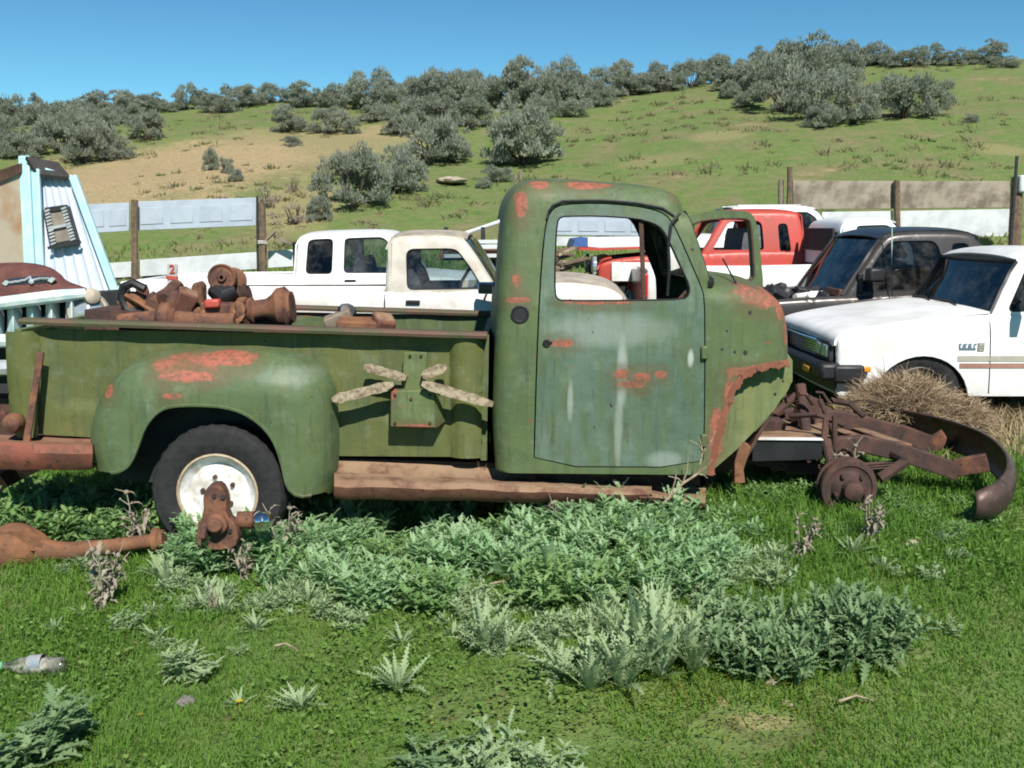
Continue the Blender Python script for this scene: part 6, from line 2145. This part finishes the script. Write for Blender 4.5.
class Leafs:
    def __init__(s): s.V, s.Q, s.T, s.t, s.n = [], [], [], [], 0

    def leaf(s, base, az, el, L, W, rng, tint, lobes=7, droop=.8, jag=.55, fold=.35, twist=0.):
        """a lobed leaf whose midrib bends from el towards the ground"""
        m = lobes * 2 + 2
        p = np.array(base, float)
        pts = []
        e = el
        st = L / m
        ca, sa = math.cos(az), math.sin(az)
        for k in range(m + 1):
            pts.append(p.copy())
            e2 = e - droop * (k / m) ** 1.5
            p = p + st * np.array([ca * math.cos(e2), sa * math.cos(e2), math.sin(e2)])
        side = np.array([-sa, ca, 0.])
        V = []
        for k in range(m + 1):
            f = k / m
            env = (math.sin(math.pi * min(1, f * .9 + .10)) ** .75) * (1 - .25 * f)
            wide = W / 2 * env * (1 if k % 2 else 1 - jag)
            if k == m: wide = W * .02
            up = (fold + .7 * (rng.random() - .5)) * wide + (.012 if k % 2 else -.004) * (L / .2) * (rng.random() - .3)
            back = -.25 * st if k % 2 else 0
            sh = np.array([ca, sa, 0]) * back
            l = pts[k] + side * wide * (1 + .2 * (rng.random() - .5)) + np.array([0, 0, up]) + sh
            r = pts[k] - side * wide * (1 + .2 * (rng.random() - .5)) + np.array([0, 0, up * (1 - twist)]) + sh
            V += [l, pts[k], r]
        b = s.n
        for k in range(m):
            i = b + k * 3
            s.Q += [(i, i + 1, i + 4, i + 3), (i + 1, i + 2, i + 5, i + 4)]
        s.V += V; s.t += [min(1, max(0, tint + .12 * (rng.random() - .5)))] * len(V)
        s.n += len(V)

    def stem(s, path, r, tint, seg=4):
        m = MB(); m.tube(path, r, seg, cap=False)
        b = s.n
        s.V += [np.array(v) for v in m.v]; s.t += [tint] * len(m.v); s.n += len(m.v)
        s.Q += [tuple(q + b for q in f) for f in m.f]

    def blob(s, c, r, tint, rng):
        bm = bmesh.new(); bmesh.ops.create_icosphere(bm, subdivisions=1, radius=r)
        b = s.n
        vs = [np.array(v.co) * (1 + .5 * (rng.random() - .5)) + np.array(c) for v in bm.verts]
        s.T += [tuple(b + v.index for v in f.verts) for f in bm.faces]
        s.V += vs; s.t += [tint] * len(vs); s.n += len(vs); bm.free()

    def mesh(s, name, mat): return mesh_np(name, np.array(s.V), np.array(s.Q, np.int32).reshape(-1, 4), np.array(s.T, np.int32).reshape(-1, 3), s.t, mat)


def thistle_mesh(name, mat, seed, n, L, W, el0, el1, droop=.9, lobes=7, bright=.5, jag=.55):
    rng = random.Random(seed)
    g = Leafs()
    for k in range(n):
        f = k / max(1, n - 1)
        az = k * 2.399 + rng.random() * 1.6
        el = el0 + (el1 - el0) * f + (rng.random() - .5) * .5
        l = L * (1 - .3 * f) * (.45 + .75 * rng.random())
        g.leaf((.012 * math.cos(az), .012 * math.sin(az), .01 + .03 * f), az, el, l, W * (.8 + .4 * rng.random()) * (l / L) ** .5, rng, bright + .45 * (rng.random() - .5) + .2 * f, lobes, droop * (.2 + 1.2 * rng.random()), jag, .35, rng.random() * .8)
    return g.mesh(name, mat)


def bushy_mesh(name, mat, seed, stems, H, leafL, leafW, spread, bright=.5, per=12):
    """leafy weed: several leaning stems carrying lobed leaves all the way up"""
    rng = random.Random(seed)
    g = Leafs()
    for k in range(stems):
        az = rng.random() * 6.283
        r = spread * math.sqrt(rng.random())
        b = np.array([r * .4 * math.cos(az), r * .4 * math.sin(az), 0])
        tip = np.array([r * math.cos(az), r * math.sin(az), H * (.55 + .45 * rng.random()) * (1 - .4 * r / spread)])
        mid = (b + tip) / 2 + np.array([0, 0, .12 * H])
        g.stem([Vector(b), Vector(mid), Vector(tip)], [.006, .005, .003], .2)
        for q in range(per):
            f = .12 + .88 * q / per
            p = b * (1 - f) ** 2 + 2 * mid * f * (1 - f) + tip * f * f
            a = q * 2.4 + rng.random()
            l = leafL * (1.1 - .6 * f) * (.7 + .6 * rng.random())
            g.leaf(p, a, .15 + .9 * f * rng.random() + .2, l, leafW * (.7 + .5 * rng.random()) * (1.1 - .5 * f), rng, bright + .7 * (rng.random() - .5), 5, .9 * rng.random() + .2, .66, .3, .5)
    return g.mesh(name, mat)


def place_plant(me, name, label, cat, px, py, rng, s=1.0, group=None, flat=1.0, at=None):
    p = at or PG(px, py)
    o = link(name, me, None, p - Vector((0, 0, .01)))
    o.rotation_euler = ((rng.random() - .5) * .2, (rng.random() - .5) * .2, rng.random() * 6.283)
    o.scale = (s, s, s * flat)
    return tag(o, label, cat, group)


def dead_stalk_mesh(name, seed, H, n):
    rng = random.Random(seed)
    g = Leafs()
    for k in range(n):
        a = rng.random() * 6.28
        h = H * (.5 + .5 * rng.random())
        pts = [Vector((0.05 * math.cos(a), .05 * math.sin(a), 0))]
        for j in range(1, 6):
            pts.append(Vector((math.cos(a) * .11 * j * .3 * H + (rng.random() - .5) * .02, math.sin(a) * .11 * j * .3 * H + (rng.random() - .5) * .02, h * j / 5)))
        g.stem(pts, [.006, .006, .005, .005, .004, .003], .3 + .3 * rng.random())
        for j in range(9):
            p = pts[1 + j % 5]
            q = p + Vector(((rng.random() - .5) * .1, (rng.random() - .5) * .1, (rng.random() - .1) * .08))
            g.stem([p, q], [.004, .0025], .4)
            g.leaf(tuple(p), rng.random() * 6.28, (rng.random() - .4) * 2, .06 + .05 * rng.random(), .028, rng, .2 + .6 * rng.random(), 3, 1.6, .4, .5, .5)
            if j % 2: g.blob(tuple(q), .010 + .007 * rng.random(), .55 + .4 * rng.random(), rng)
        g.blob(tuple(pts[-1]), .016, .7, rng)
    return g.mesh(name, M['dead_stalk'])


def twig_bush_mesh(name, mat, seed, R, n, flat=.75, w=.004):
    """ball of fine curved twigs, as a tumbleweed"""
    rng = np.random.default_rng(seed)
    V, Q, t = [], [], []
    for k in range(n):
        d = rng.normal(size=3); d /= np.linalg.norm(d); d[2] = abs(d[2]) * 1.1 - .1
        r0 = R * rng.random() ** .4 * .9
        p = d * r0 * np.array([1, 1, flat])
        step = R * (.07 + .05 * rng.random())
        v = d + rng.normal(size=3) * .8; v /= np.linalg.norm(v)
        s = np.cross(v, rng.normal(size=3)); s /= np.linalg.norm(s) + 1e-9
        b = len(V)
        for j in range(5):
            V += [p + s * w * (1 - j / 6), p - s * w * (1 - j / 6)]
            v = v + rng.normal(size=3) * .35; v /= np.linalg.norm(v)
            p = p + v * step * np.array([1, 1, flat])
        tn = rng.random()
        t += [tn] * 10
        for j in range(4): Q.append((b + 2 * j, b + 2 * j + 1, b + 2 * j + 3, b + 2 * j + 2))
    V = np.array(V); V[:, 2] = np.maximum(V[:, 2] + R * flat * .35, 0.005)
    return mesh_np(name, V, np.array(Q), np.zeros((0, 3), np.int32), t, mat)


def build_weeds():
    rng = random.Random(4)
    TH = [thistle_mesh('thistle', M['thistle'], 10 + k, 26 + 3 * k, .21, .046, .7, 1.45, .6, 10, .5, .74) for k in range(4)]
    TF = [thistle_mesh('thistle', M['thistle'], 40 + k, 22, .18, .042, .25, 1.1, .6, 9, .5, .74) for k in range(3)]
    TD = [thistle_mesh('thistle', M['thistle_dark'], 60 + k, 42, .24, .055, .3, 1.35, .8, 9, .4, .70) for k in range(3)]
    BW = [bushy_mesh('weed', M['thistle_dark'], 80 + k, 15, .28, .095, .042, .20, .45, 10) for k in range(3)]
    BG = [bushy_mesh('weed', M['weed'], 90 + k, 14, .24, .085, .04, .20, .5, 10) for k in range(3)]
    SB = [bushy_mesh('thistle', M['thistle'], 120 + k, 9, .22, .075, .034, .14, .5, 12) for k in range(3)]
    # thistles that stand alone on the lawn, each as the photo shows it
    solo = [(485, 652, TH[0], .95, 1.25, 'slim upright silvery thistle standing alone left of the big thistle clump'),
            (398, 690, TH[1], .78, .95, 'ragged pale thistle alone on the lawn below the centre'),
            (302, 710, TH[2], .74, .85, 'low pale thistle fanned out on the lawn left of the ragged one'),
            (186, 678, SB[0], 1.15, .75, 'wide grey-green thistle lying above the grey clod'),
            (240, 706, TF[1], .42, 1.1, 'tiny pale thistle beside the yellow flower'),
            (155, 640, TF[2], .55, 1.0, 'small faint thistle left of the wide grey-green one'),
            (402, 645, TF[1], .6, 1.1, 'small pale thistle between the ragged and the slim upright one'),
            (852, 556, TH[3], .62, .95, 'pale thistle standing between the brake drum and the tan stone'),
            (944, 546, TH[0], .55, .85, 'small pale thistle right of the tan stone below the bumper'),
            (905, 537, TF[2], .5, .9, 'tiny pale thistle beside the smaller stone'),
            (18, 768, BW[0], 1.35, .75, 'dark green thistle cut by the lower left corner'),
            (55, 742, BW[1], .8, .55, 'flat dark leaf rosette right of the corner thistle'),
            (498, 790, SB[1], 1.35, 1.0, 'tall grey-green thistle at the bottom edge near the centre'),
            (440, 776, BW[2], .9, .6, 'dark low thistle at the bottom edge left of the tall one'),
            (552, 782, SB[2], 1.0, .8, 'loose pale thistle at the bottom edge right of the tall one')]
    for px, py, me, s, fl, lab in solo:
        place_plant(me, 'thistle', lab, 'thistle', px, py, rng, s, None, fl)
    # the great clump at the right of centre
    big = [(590, 690, TH[1], 1.15, 1.0), (625, 690, TH[2], 1.35, 1.25), (660, 680, TH[0], 1.35, 1.35), (640, 668, TH[3], 1.3, 1.3), (695, 672, TH[1], 1.15, 1.2), (560, 676, TF[0], 1.1, 1.0)]
    for px, py, me, s, fl in big:
        place_plant(me, 'thistle', 'tall silvery thistle in the upright clump right of the centre', 'thistle', px, py, rng, s, 'silvery thistles of the upright clump', fl)
    dark = [(735, 660), (765, 650), (800, 662), (830, 650), (860, 652), (882, 652), (720, 640), (780, 635), (820, 630), (850, 632), (745, 678), (790, 680), (835, 668), (870, 660), (760, 622), (800, 618)]
    for k, (px, py) in enumerate(dark[:-2]):
        me = (TD + BW)[k % 6] if k % 3 else BW[k % 3]
        place_plant(me, 'thistle', 'leafy dark thistle in the spreading mound at the right foreground', 'thistle', px, py, rng, (.85 if me in TD else .9) * (.85 + .3 * rng.random()), 'dark thistles of the spreading mound', 1.2)
    # middle ground scatter
    n = 0
    for k in range(400):
        px = 30 + rng.random() * 930
        py = 560 + rng.random() * 95
        if vnoise(px / 60, py / 22, 4) < .42: continue
        dens = 1 if px < 760 else .18
        if px < 240: dens = .5
        if py > 610: dens *= .45
        if 720 < px < 900 and py > 600: continue
        if rng.random() > dens: continue
        me = (TF + TH[:1] + SB + SB)[rng.randrange(10)]
        place_plant(me, 'thistle', 'small pale thistle scattered in the grass between the truck and the foreground', 'thistle', px, py, rng, .35 + .35 * rng.random() ** 2, 'small thistles scattered through the grass', .9 + .3 * rng.random())
        n += 1
        if n >= 125: break
    # dense bank of weeds along the truck: nobody could count these
    V, Q, T, t = [], [], [], []
    off = 0
    src = [(me, np.array([v.co[:] for v in me.vertices]), [tuple(p.vertices) for p in me.polygons], np.array([a.value for a in me.attributes['tint'].data])) for me in BG + BW + TH[:2] + TF[:1] + SB]
    r2 = np.random.default_rng(8)

    def bank(label, name, pts, mat, pick):
        V, Q, T, t = [], [], [], []
        off = 0
        for (px, py, s) in pts:
            p = PG(px, py)
            if p is None: continue
            me, vv, ff, at = src[pick[int(r2.integers(len(pick)))]]
            a = r2.random() * 6.283
            R = np.array([[math.cos(a), -math.sin(a), 0], [math.sin(a), math.cos(a), 0], [0, 0, 1]])
            s = s * (.75 + .5 * r2.random())
            V.append((vv * s) @ R.T + np.array([p.x, p.y, p.z - .015]))
            sh = (r2.random() - .5) * .35
            t.append(np.clip(at + sh, 0, 1))
            for f in ff: (Q if len(f) == 4 else T).append(tuple(i + off for i in f))
            off += len(vv)
        me = mesh_np(name, np.concatenate(V), np.array(Q), np.array(T, np.int32).reshape(-1, 3), np.concatenate(t), mat)
        tag(link(name, me), label, 'weeds', kind='stuff')

    def tops(x):   # picture height of the ground line the bank grows from, and how tall it is there
        return np.interp(x, [0, 60, 150, 300, 400, 560, 640, 720, 800], [1.15, 1.2, 1.15, 1.1, 1.15, 1.35, 1.35, .9, .45])
    pts = []
    for k in range(350):
        px = r2.random() * 760 - 10
        if vnoise(np.array([px / 38.]), np.array([k * .37]), 8)[0] < .30: continue
        py = 511 + 86 * r2.random() ** 1.35
        if px < 180: py = 512 + r2.random() * 24
        if px < 270 and 556 < py: continue
        if px > 715 and py > 560: continue
        pts.append((px, py + 12, .85 * float(tops(px))))
    bank('grey-green leafy weeds crowding along the running board', 'weed_bank', pts[:200] + [(184 + r2.random() * 120, 556 + r2.random() * 14, 1.1) for k in range(24)] + [(182 + r2.random() * 118, 560 + r2.random() * 12, 1.3) for k in range(12)] + [(530 + r2.random() * 150, 528 + r2.random() * 18, 1.22) for k in range(15)], M['bank'], [3, 4, 5, 6, 7, 6, 7, 9, 10, 11, 9])
    bank('bright green weeds mixed through the bank before the truck', 'green_weeds', pts[200:], M['weed'], [0, 1, 2])
    pts = []
    while len(pts) < 360:
        a, b = 160 + r2.random() * 620, 556 + 100 * r2.random() ** 1.2
        if b > 615 and (a < 440 or r2.random() < .3): continue
        if a > 720 and b > 590: continue
        if a < 430 and r2.random() < .25: continue
        if vnoise(np.array([a / 45.]), np.array([b / 18.]), 8)[0] < .36: continue
        pts.append((a, b, .26 + .42 * r2.random() ** 1.5))
    bank('silvery low weeds thinning out in front of the weed bank', 'silver_weeds', pts, M['thistle'], [6, 7, 8, 9, 10, 11, 9, 10])
    pts = [(1024 * r2.random(), 0, 0) for k in range(0)]
    pts = [(760 + r2.random() * 230, 505 + r2.random() * 40, .30 + .25 * r2.random()) for k in range(60)] + [(740 + r2.random() * 160, 470 + r2.random() * 40, .5 + .3 * r2.random()) for k in range(50)]
    bank('low bright weeds around the bare front axle', 'axle_weeds', pts, M['weed'], [0, 1, 2])
    pts = [(-20 + r2.random() * 175, 508 + r2.random() * 38, .9 + .5 * r2.random()) for k in range(75)]
    bank('bright green weeds growing before and beneath the rear step', 'step_weeds', pts, M['weed'], [0, 1, 2, 3])
    # dead stalks
    DS = [dead_stalk_mesh('dead_stalk', 5 + k, .42, 3 + k) for k in range(3)]
    for px, py, me, s, lab in ((103, 612, DS[2], .95, 'grey dead thistle stalks standing in front of the rusty axle tube'), (134, 556, DS[0], .95, 'tall dry stalk with seed heads rising past the rear step'), (284, 572, DS[1], .9, 'dry stalks with tan seed heads right of the chrome cap'),
                               (244, 580, DS[0], .7, 'dry stalk before the rusty sleeve'), (842, 505, DS[1], 1.0, 'dry stalk with pale heads rising by the front axle tube'), (868, 545, DS[2], .7, 'thin dry stalks in front of the brake drum'), (800, 560, DS[1], .6, 'reddish dry stalks in the grass left of the brake drum'),
                               (560, 545, DS[2], .8, 'brown dry heads in the weeds before the running board'), (690, 505, DS[1], 1.25, 'pale dry branch leaning across the broken board end'), (212, 612, DS[0], .35, 'short dry sprig on the lawn below the knuckle')):
        place_plant(me, 'dead_stalk', lab, 'dead plant', px, py, rng, s)
    p = P(180, 290, 6.5)
    for px, s, lab in ((150, 1.5, 'dry weed stalks standing left of the red figure stake'), (190, 1.8, 'taller dry weed stalks standing right of the red figure stake'), (207, 1.6, 'dry weed stalks beside the upright brake drum against the white board')):
        q = P(px, 300, 6.9); q.z = tz(q.x, 6.9)
        o = place_plant(DS[2], 'dead_stalk', lab, 'dead plant', px, 0, rng, s * 1.25, at=q)
    # tumbleweed caught between the bumper and the white pickup
    for px, py, Y, R, lab in ((905, 392, 1.95, .42, 'large brown tumbleweed heaped before the white pickup front wheel'), (864, 408, 1.95, .22, 'smaller brown tumbleweed at the left foot of the large one'), (950, 410, 1.95, .32, 'brown tumbleweed spilling right of the large one over the bumper')):
        p = P(px, py, Y); p.z = max(tz(p.x, Y), p.z - R * .75)
        me = twig_bush_mesh('tumbleweed', M['straw_brown'], int(px), R, int(6500 * (R / .34) ** 2))
        o = link('tumbleweed', me, None, p); tag(o, lab, 'tumbleweed')
        link('loose_twigs', twig_bush_mesh('loose_twigs', M['straw_brown'], int(px) + 1, R * 1.06, int(420 * (R / .34) ** 2), .8, .0032), o)
    # pale dead branch in front of the door
    m = MB()
    pts = [P(652, 516, -.22), P(668, 498, -.24), P(682, 484, -.22), P(697, 474, -.2), P(703, 452, -.22), P(700, 436, -.2)]
    m.tube(pts, [.008, .007, .006, .006, .004, .002], 6)
    for a, b in ((1, (676, 470)), (2, (688, 458)), (3, (708, 478)), (3, (712, 460)), (4, (690, 440)), (4, (715, 430)), (2, (668, 476))):
        q = P(*b, -.24); m.tube([pts[a], pts[a].lerp(q, .5) + Vector((.01, -.01, .008)), q], [.005, .004, .002], 5)
    m.jitter(.008, 9, 4)
    anchor('dead_branch', m, M['splinter'], 'pale bare branch leaning up in front of the door bottom and broken board end', 'branch')
    # yellow flowers
    fl = Leafs()
    for k in range(9):
        a = k * 2 * math.pi / 9
        fl.leaf((0, 0, .03), a, .25, .013, .008, rng, .5, 1, .3, .1, .1)
    fl.stem([Vector((0, 0, 0)), Vector((0, 0, .03))], [.0015, .0015], 0)
    fm = fl.mesh('yellow_flower', M['yellow'])
    for px, py, s, lab in ((239, 709, 1.3, 'bright yellow flower below the tiny thistle'), (141, 718, .8, 'yellow flower on the lawn left of the grey clod'), (247, 611, .8, 'yellow flower near the knuckle in the lawn'), (432, 725, .6, 'small yellow flower under the ragged thistle')):
        place_plant(fm, 'yellow_flower', lab, 'flower', px, py, rng, s)
    # yellow-green low ground cover at the lower right
    r3 = np.random.default_rng(77)
    V, T, t = [], [], []
    for k in range(2600):
        px, py = 640 + r3.normal() * 105 + 60, 715 + r3.normal() * 28
        if py < 672 or py > 790: continue
        d = ray(px, py)
        tt_ = (CAM_H + .0) / -d.z
        x, y = d.x * tt_, -CAM_D + d.y * tt_
        z = 0.
        V.append((x, y)); t.append(r3.random())
    V = np.array(V); z = terrain(V[:, 0], V[:, 1]) + .018 + .025 * r3.random(len(V))
    n = len(V)
    s = .004 + .004 * r3.random(n)
    a = r3.random(n) * 6.283
    P4 = []
    for j in range(4):
        aa = a + j * math.pi / 2
        P4.append(np.stack([V[:, 0] + np.cos(aa) * s, V[:, 1] + np.sin(aa) * s, z + .003 * np.cos(aa * 1.0 + 1)], 1))
    VV = np.stack(P4, 1).reshape(-1, 3)
    me = mesh_np('yellow_cover', VV, np.arange(n)[:, None] * 4 + np.array([[0, 1, 2, 3]]), np.zeros((0, 3), np.int32), np.repeat(t, 4), M['yellow_green'])
    tag(link('yellow_cover', me), 'yellowish green ground cover speckling the lawn at the lower right', 'ground cover', kind='stuff')


def sage_mesh(name, seed, mat, R=1.0, H=1.15, clumps=22, per=120):
    rng = np.random.default_rng(seed)
    V, T, t = [], [], []
    for c in range(clumps):
        a = rng.random() * 6.283
        r = R * .92 * math.sqrt(rng.random())
        zc = H * (.05 + .86 * rng.random() * (1 - .55 * (r / R) ** 2))
        cc = np.array([r * math.cos(a), r * math.sin(a), zc])
        cr = R * (.13 + .24 * rng.random() ** 1.3)
        ct = rng.random() * .5
        n = int(per * (cr / (.3 * R)) ** 2)
        d = rng.normal(size=(n, 3)); d /= np.linalg.norm(d, axis=1)[:, None]
        d[:, 2] = np.abs(d[:, 2]) * .8 + d[:, 2] * .2
        p = cc + d * cr * (.55 + .5 * rng.random((n, 1))) * np.array([1, 1, .9])
        out = d + np.array([0, 0, .55]) + rng.normal(size=(n, 3)) * .45
        out /= np.linalg.norm(out, axis=1)[:, None]
        s = np.cross(out, rng.normal(size=(n, 3))); s /= np.linalg.norm(s, axis=1)[:, None] + 1e-9
        L = R * (.05 + .07 * rng.random((n, 1))); w = R * (.014 + .017 * rng.random((n, 1)))
        b = sum(len(q) for q in V)
        tri = np.stack([p - s * w, p + s * w, p + out * L], 1).reshape(-1, 3)
        tri[:, 2] = np.maximum(tri[:, 2], .02)
        V.append(tri)
        i = b + np.arange(n)[:, None] * 3
        T.append(i + np.array([[0, 1, 2]]))
        t.append(np.repeat(np.clip(ct + .5 * rng.random(n), 0, 1), 3))
    return mesh_np(name, np.concatenate(V), np.zeros((0, 4), np.int32), np.concatenate(T), np.concatenate(t), mat)


def sage_stems(seed, R=1.0, H=1.15):
    rng = random.Random(seed)
    m = MB()
    for k in range(9):
        a = rng.random() * 6.283; r = R * (.2 + .5 * rng.random())
        pts = [Vector((.05 * math.cos(a), .05 * math.sin(a), -.05))]
        for j in range(1, 5):
            f = j / 4
            pts.append(Vector((r * f * math.cos(a) + (rng.random() - .5) * .12, r * f * math.sin(a) + (rng.random() - .5) * .12, H * .6 * f ** 1.2)))
        m.tube(pts, [.035, .03, .022, .015, .008], 5)
    me = bpy.data.meshes.new('stems'); me.from_pydata(m.v, [], m.f); me.materials.append(M['stem'])
    me.polygons.foreach_set('use_smooth', [True] * len(me.polygons))
    return me


def build_sagebrush():
    rng = random.Random(12)
    CR = [sage_mesh('crown', 100 + k, M['sage'], 1.0, 1.1 + .15 * (k % 3), 36 + 2 * (k % 4), 230) for k in range(6)]
    CB = [sage_mesh('crown', 200 + k, M['sage_brown'], 1.0, .9, 16, 90) for k in range(2)]
    ST = [sage_stems(k) for k in range(4)]
    G1, G2 = 'sagebrush along the skyline', 'sagebrush on the slope'

    def bush(px, py, w, h, label, group=None, brown=False):
        p = PG(px, py)
        if p is None:
            d = D_CREST - 1.5
            x = (px - 512) / F_PX * d
            p = Vector((x, d - CAM_D, tz(x, d - CAM_D)))
        d = p.y + CAM_D
        o = bpy.data.objects.new('sagebrush', None); COL.objects.link(o); o.empty_display_size = .3
        o.location = p - Vector((0, 0, .05))
        me = CB[rng.randrange(2)] if brown else CR[rng.randrange(6)]
        hh = max(v.co.z for v in me.vertices) if False else 1.15
        sw, sh = w / F_PX * d / 2 / .95, h / F_PX * d / hh
        o.scale = (sw, sw * (.85 + .3 * rng.random()), sh)
        o.rotation_euler = (0, 0, rng.random() * 6.283)
        tag(o, label, 'bush', group)
        link('crown', me, o); link('stems', ST[rng.randrange(4)], o)

    named = [(522, 166, 74, 68, 'big round sagebrush standing alone on the slope above the green cab'), (352, 208, 66, 62, 'large sagebrush above the white extended cab, left of a similar one'), (398, 193, 52, 46, 'bushy sagebrush right of the large one above the tan roof'),
             (430, 164, 62, 50, 'broad sagebrush below the skyline left of the big round one'), (453, 162, 42, 42, 'sagebrush touching the broad one on its right'), (418, 126, 46, 32, 'sagebrush between the skyline and the broad one'),
             (289, 132, 34, 24, 'sagebrush on the upper edge of the tan slope'), (292, 146, 18, 12, 'tiny sagebrush below the one on the tan slope edge'), (330, 133, 38, 28, 'rounded sagebrush on the rim right of the tan slope'), (352, 134, 17, 17, 'little sagebrush right of the rounded rim bush'),
             (211, 170, 16, 25, 'narrow sagebrush alone on the tan slope'), (226, 173, 15, 18, 'small greyish sagebrush below the narrow one'), (236, 181, 16, 15, 'lowest of the three small sagebrush on the tan slope'), (319, 221, 26, 30, 'grey sagebrush at the foot of the large one'),
             (497, 181, 27, 17, 'low sagebrush below and left of the big round one'), (483, 188, 16, 12, 'tiny sagebrush left of the low one above the tan roof'), (821, 128, 36, 26, 'low sagebrush at the foot of the skyline cluster on the right'),
             (853, 124, 46, 46, 'dark sagebrush at the right foot of the skyline cluster'), (903, 118, 58, 46, 'wide sagebrush standing apart right of the cluster'), (930, 116, 42, 40, 'sagebrush joined to the wide one on its right'), (970, 122, 16, 10, 'tiny sagebrush on the far right slope'),
             (706, 72, 32, 28, 'tallest round sagebrush rising above the middle skyline'), (785, 112, 62, 52, 'full sagebrush at the left front of the cluster on the right'), (818, 120, 60, 54, 'full sagebrush at the middle front of the cluster on the right'), (803, 84, 72, 50, 'highest sagebrush crowning the cluster on the right'),
             (146, 140, 34, 30, 'sagebrush at the right end of the left thicket'), (85, 163, 50, 50, 'large sagebrush at the foot of the left thicket above the camper'), (117, 160, 32, 24, 'small sagebrush right of the large one above the camper')]
    for px, py, w, h, lab in named: bush(px, py, w, h, lab)
    for px, py, w, h, lab in ((267, 206, 32, 32, 'brown bare brush left of the grey-brown one below the tan slope'), (293, 192, 20, 26, 'small grey-brown brush under the tan slope'), (295, 224, 44, 32, 'dead brown brush pile left of the large sagebrush'), (396, 126, 26, 20, 'reddish brown brush in the upper thicket')):
        bush(px, py, w, h, lab, None, True)
    thicket = [(12, 126, 38, 30), (32, 124, 24, 24), (12, 146, 26, 26), (2, 158, 30, 24), (40, 136, 30, 30), (70, 136, 46, 32), (60, 152, 40, 34), (103, 134, 26, 26), (75, 120, 30, 20), (128, 124, 26, 24), (95, 148, 34, 28), (25, 158, 34, 24)]
    for px, py, w, h in thicket: bush(px, py, w * 1.1, h * 1.1, 'sagebrush in the left thicket below the skyline', 'sagebrush in the left thicket')
    ridge = [(114, 113, 46, 27), (98, 116, 30, 22), (134, 111, 34, 20), (152, 110, 30, 20), (172, 110, 24, 14), (185, 110, 27, 22), (203, 107, 24, 20), (220, 111, 36, 26), (238, 106, 30, 22), (253, 104, 30, 20), (270, 101, 32, 22), (290, 101, 24, 14),
             (307, 107, 38, 28), (330, 106, 34, 26), (348, 104, 28, 22), (365, 106, 42, 34), (389, 112, 42, 30), (405, 104, 34, 26), (420, 101, 38, 30), (440, 106, 38, 34), (460, 104, 40, 34), (477, 98, 38, 34), (494, 106, 52, 38), (512, 98, 36, 32), (528, 106, 52, 40), (545, 104, 36, 36), (556, 106, 44, 40), (577, 102, 40, 40), (596, 104, 34, 30), (612, 98, 38, 34), (628, 95, 34, 28), (642, 93, 38, 28), (658, 90, 34, 28), (674, 88, 34, 26), (690, 86, 34, 26),
             (722, 82, 30, 24), (738, 88, 34, 28), (752, 80, 44, 34), (768, 92, 50, 44), (782, 72, 40, 32), (826, 72, 44, 34), (845, 74, 44, 34), (842, 92, 40, 34), (862, 66, 34, 22), (877, 65, 34, 20), (893, 64, 30, 16), (908, 65, 34, 22), (926, 64, 30, 20), (950, 64, 28, 15), (970, 63, 26, 12), (985, 63, 38, 18), (1006, 65, 28, 12), (440, 126, 40, 34), (470, 128, 36, 30), (398, 134, 30, 24), (376, 120, 30, 22), (540, 118, 34, 26), (572, 116, 30, 22), (730, 96, 24, 18), (748, 104, 26, 18)]
    for px, py, w, h in ridge: bush(px, py + rng.random() * 3, w * (.85 + .3 * rng.random()), h * (.8 + .35 * rng.random()), 'sagebrush in the grey-green belt along the skyline', G1)


def build_scrub():
    rng = np.random.default_rng(91)
    V, T, t = [], [], []
    off = 0
    for k in range(1500):
        yy = 14 + 32 * rng.random() ** .8
        p = Vector(((rng.random() * 2 - 1) * (.56 * (yy + CAM_D) + 2), yy, 0))
        if vnoise(np.array([p.x / 3.]), np.array([p.y / 3.]), 31)[0] < .45: continue
        n = int(14 + 26 * rng.random())
        r = .10 + .22 * rng.random() ** 2
        c = rng.normal(size=(n, 3)) * np.array([r, r, 0]) * .6
        base = np.array([p.x, p.y, 0]) + c
        base[:, 2] = terrain(base[:, 0], base[:, 1]) - .01
        d = rng.normal(size=(n, 3)) * .7 + np.array([0, -.15, .8]); d /= np.linalg.norm(d, axis=1)[:, None]
        s = np.cross(d, rng.normal(size=(n, 3))); s /= np.linalg.norm(s, axis=1)[:, None] + 1e-9
        L = r * (.4 + .6 * rng.random((n, 1))); w = .012 + .02 * rng.random((n, 1))
        V.append(np.stack([base - s * w, base + s * w, base + d * L], 1).reshape(-1, 3))
        T.append(off + np.arange(n)[:, None] * 3 + np.array([[0, 1, 2]])); off += 3 * n
        t.append(np.full(3 * n, min(1, max(0, rng.random()))))
    me = mesh_np('hill_scrub', np.concatenate(V), np.zeros((0, 4), np.int32), np.concatenate(T), np.concatenate(t), M['scrub'], False)
    tag(link('hill_scrub', me), 'small dry tufts and low scrub dotted over the hillside', 'scrub', kind='stuff')


M['clover'] = leafmat('clover_leaf', (.11, .235, .045), (.24, .36, .10), .4, .7)
M['scrub'] = leafmat('hill_scrub_leaf', (.12, .17, .06), (.34, .27, .17), .45, .9)
M['straw_brown'] = leafmat('brown_twigs', (.27, .195, .125), (.44, .34, .225), .25, .9)
M['yellow_green'] = leafmat('yellow_green_leaf', (.20, .26, .035), (.50, .48, .05), .3)
build_grass()
build_weeds()
build_sagebrush()
build_scrub()
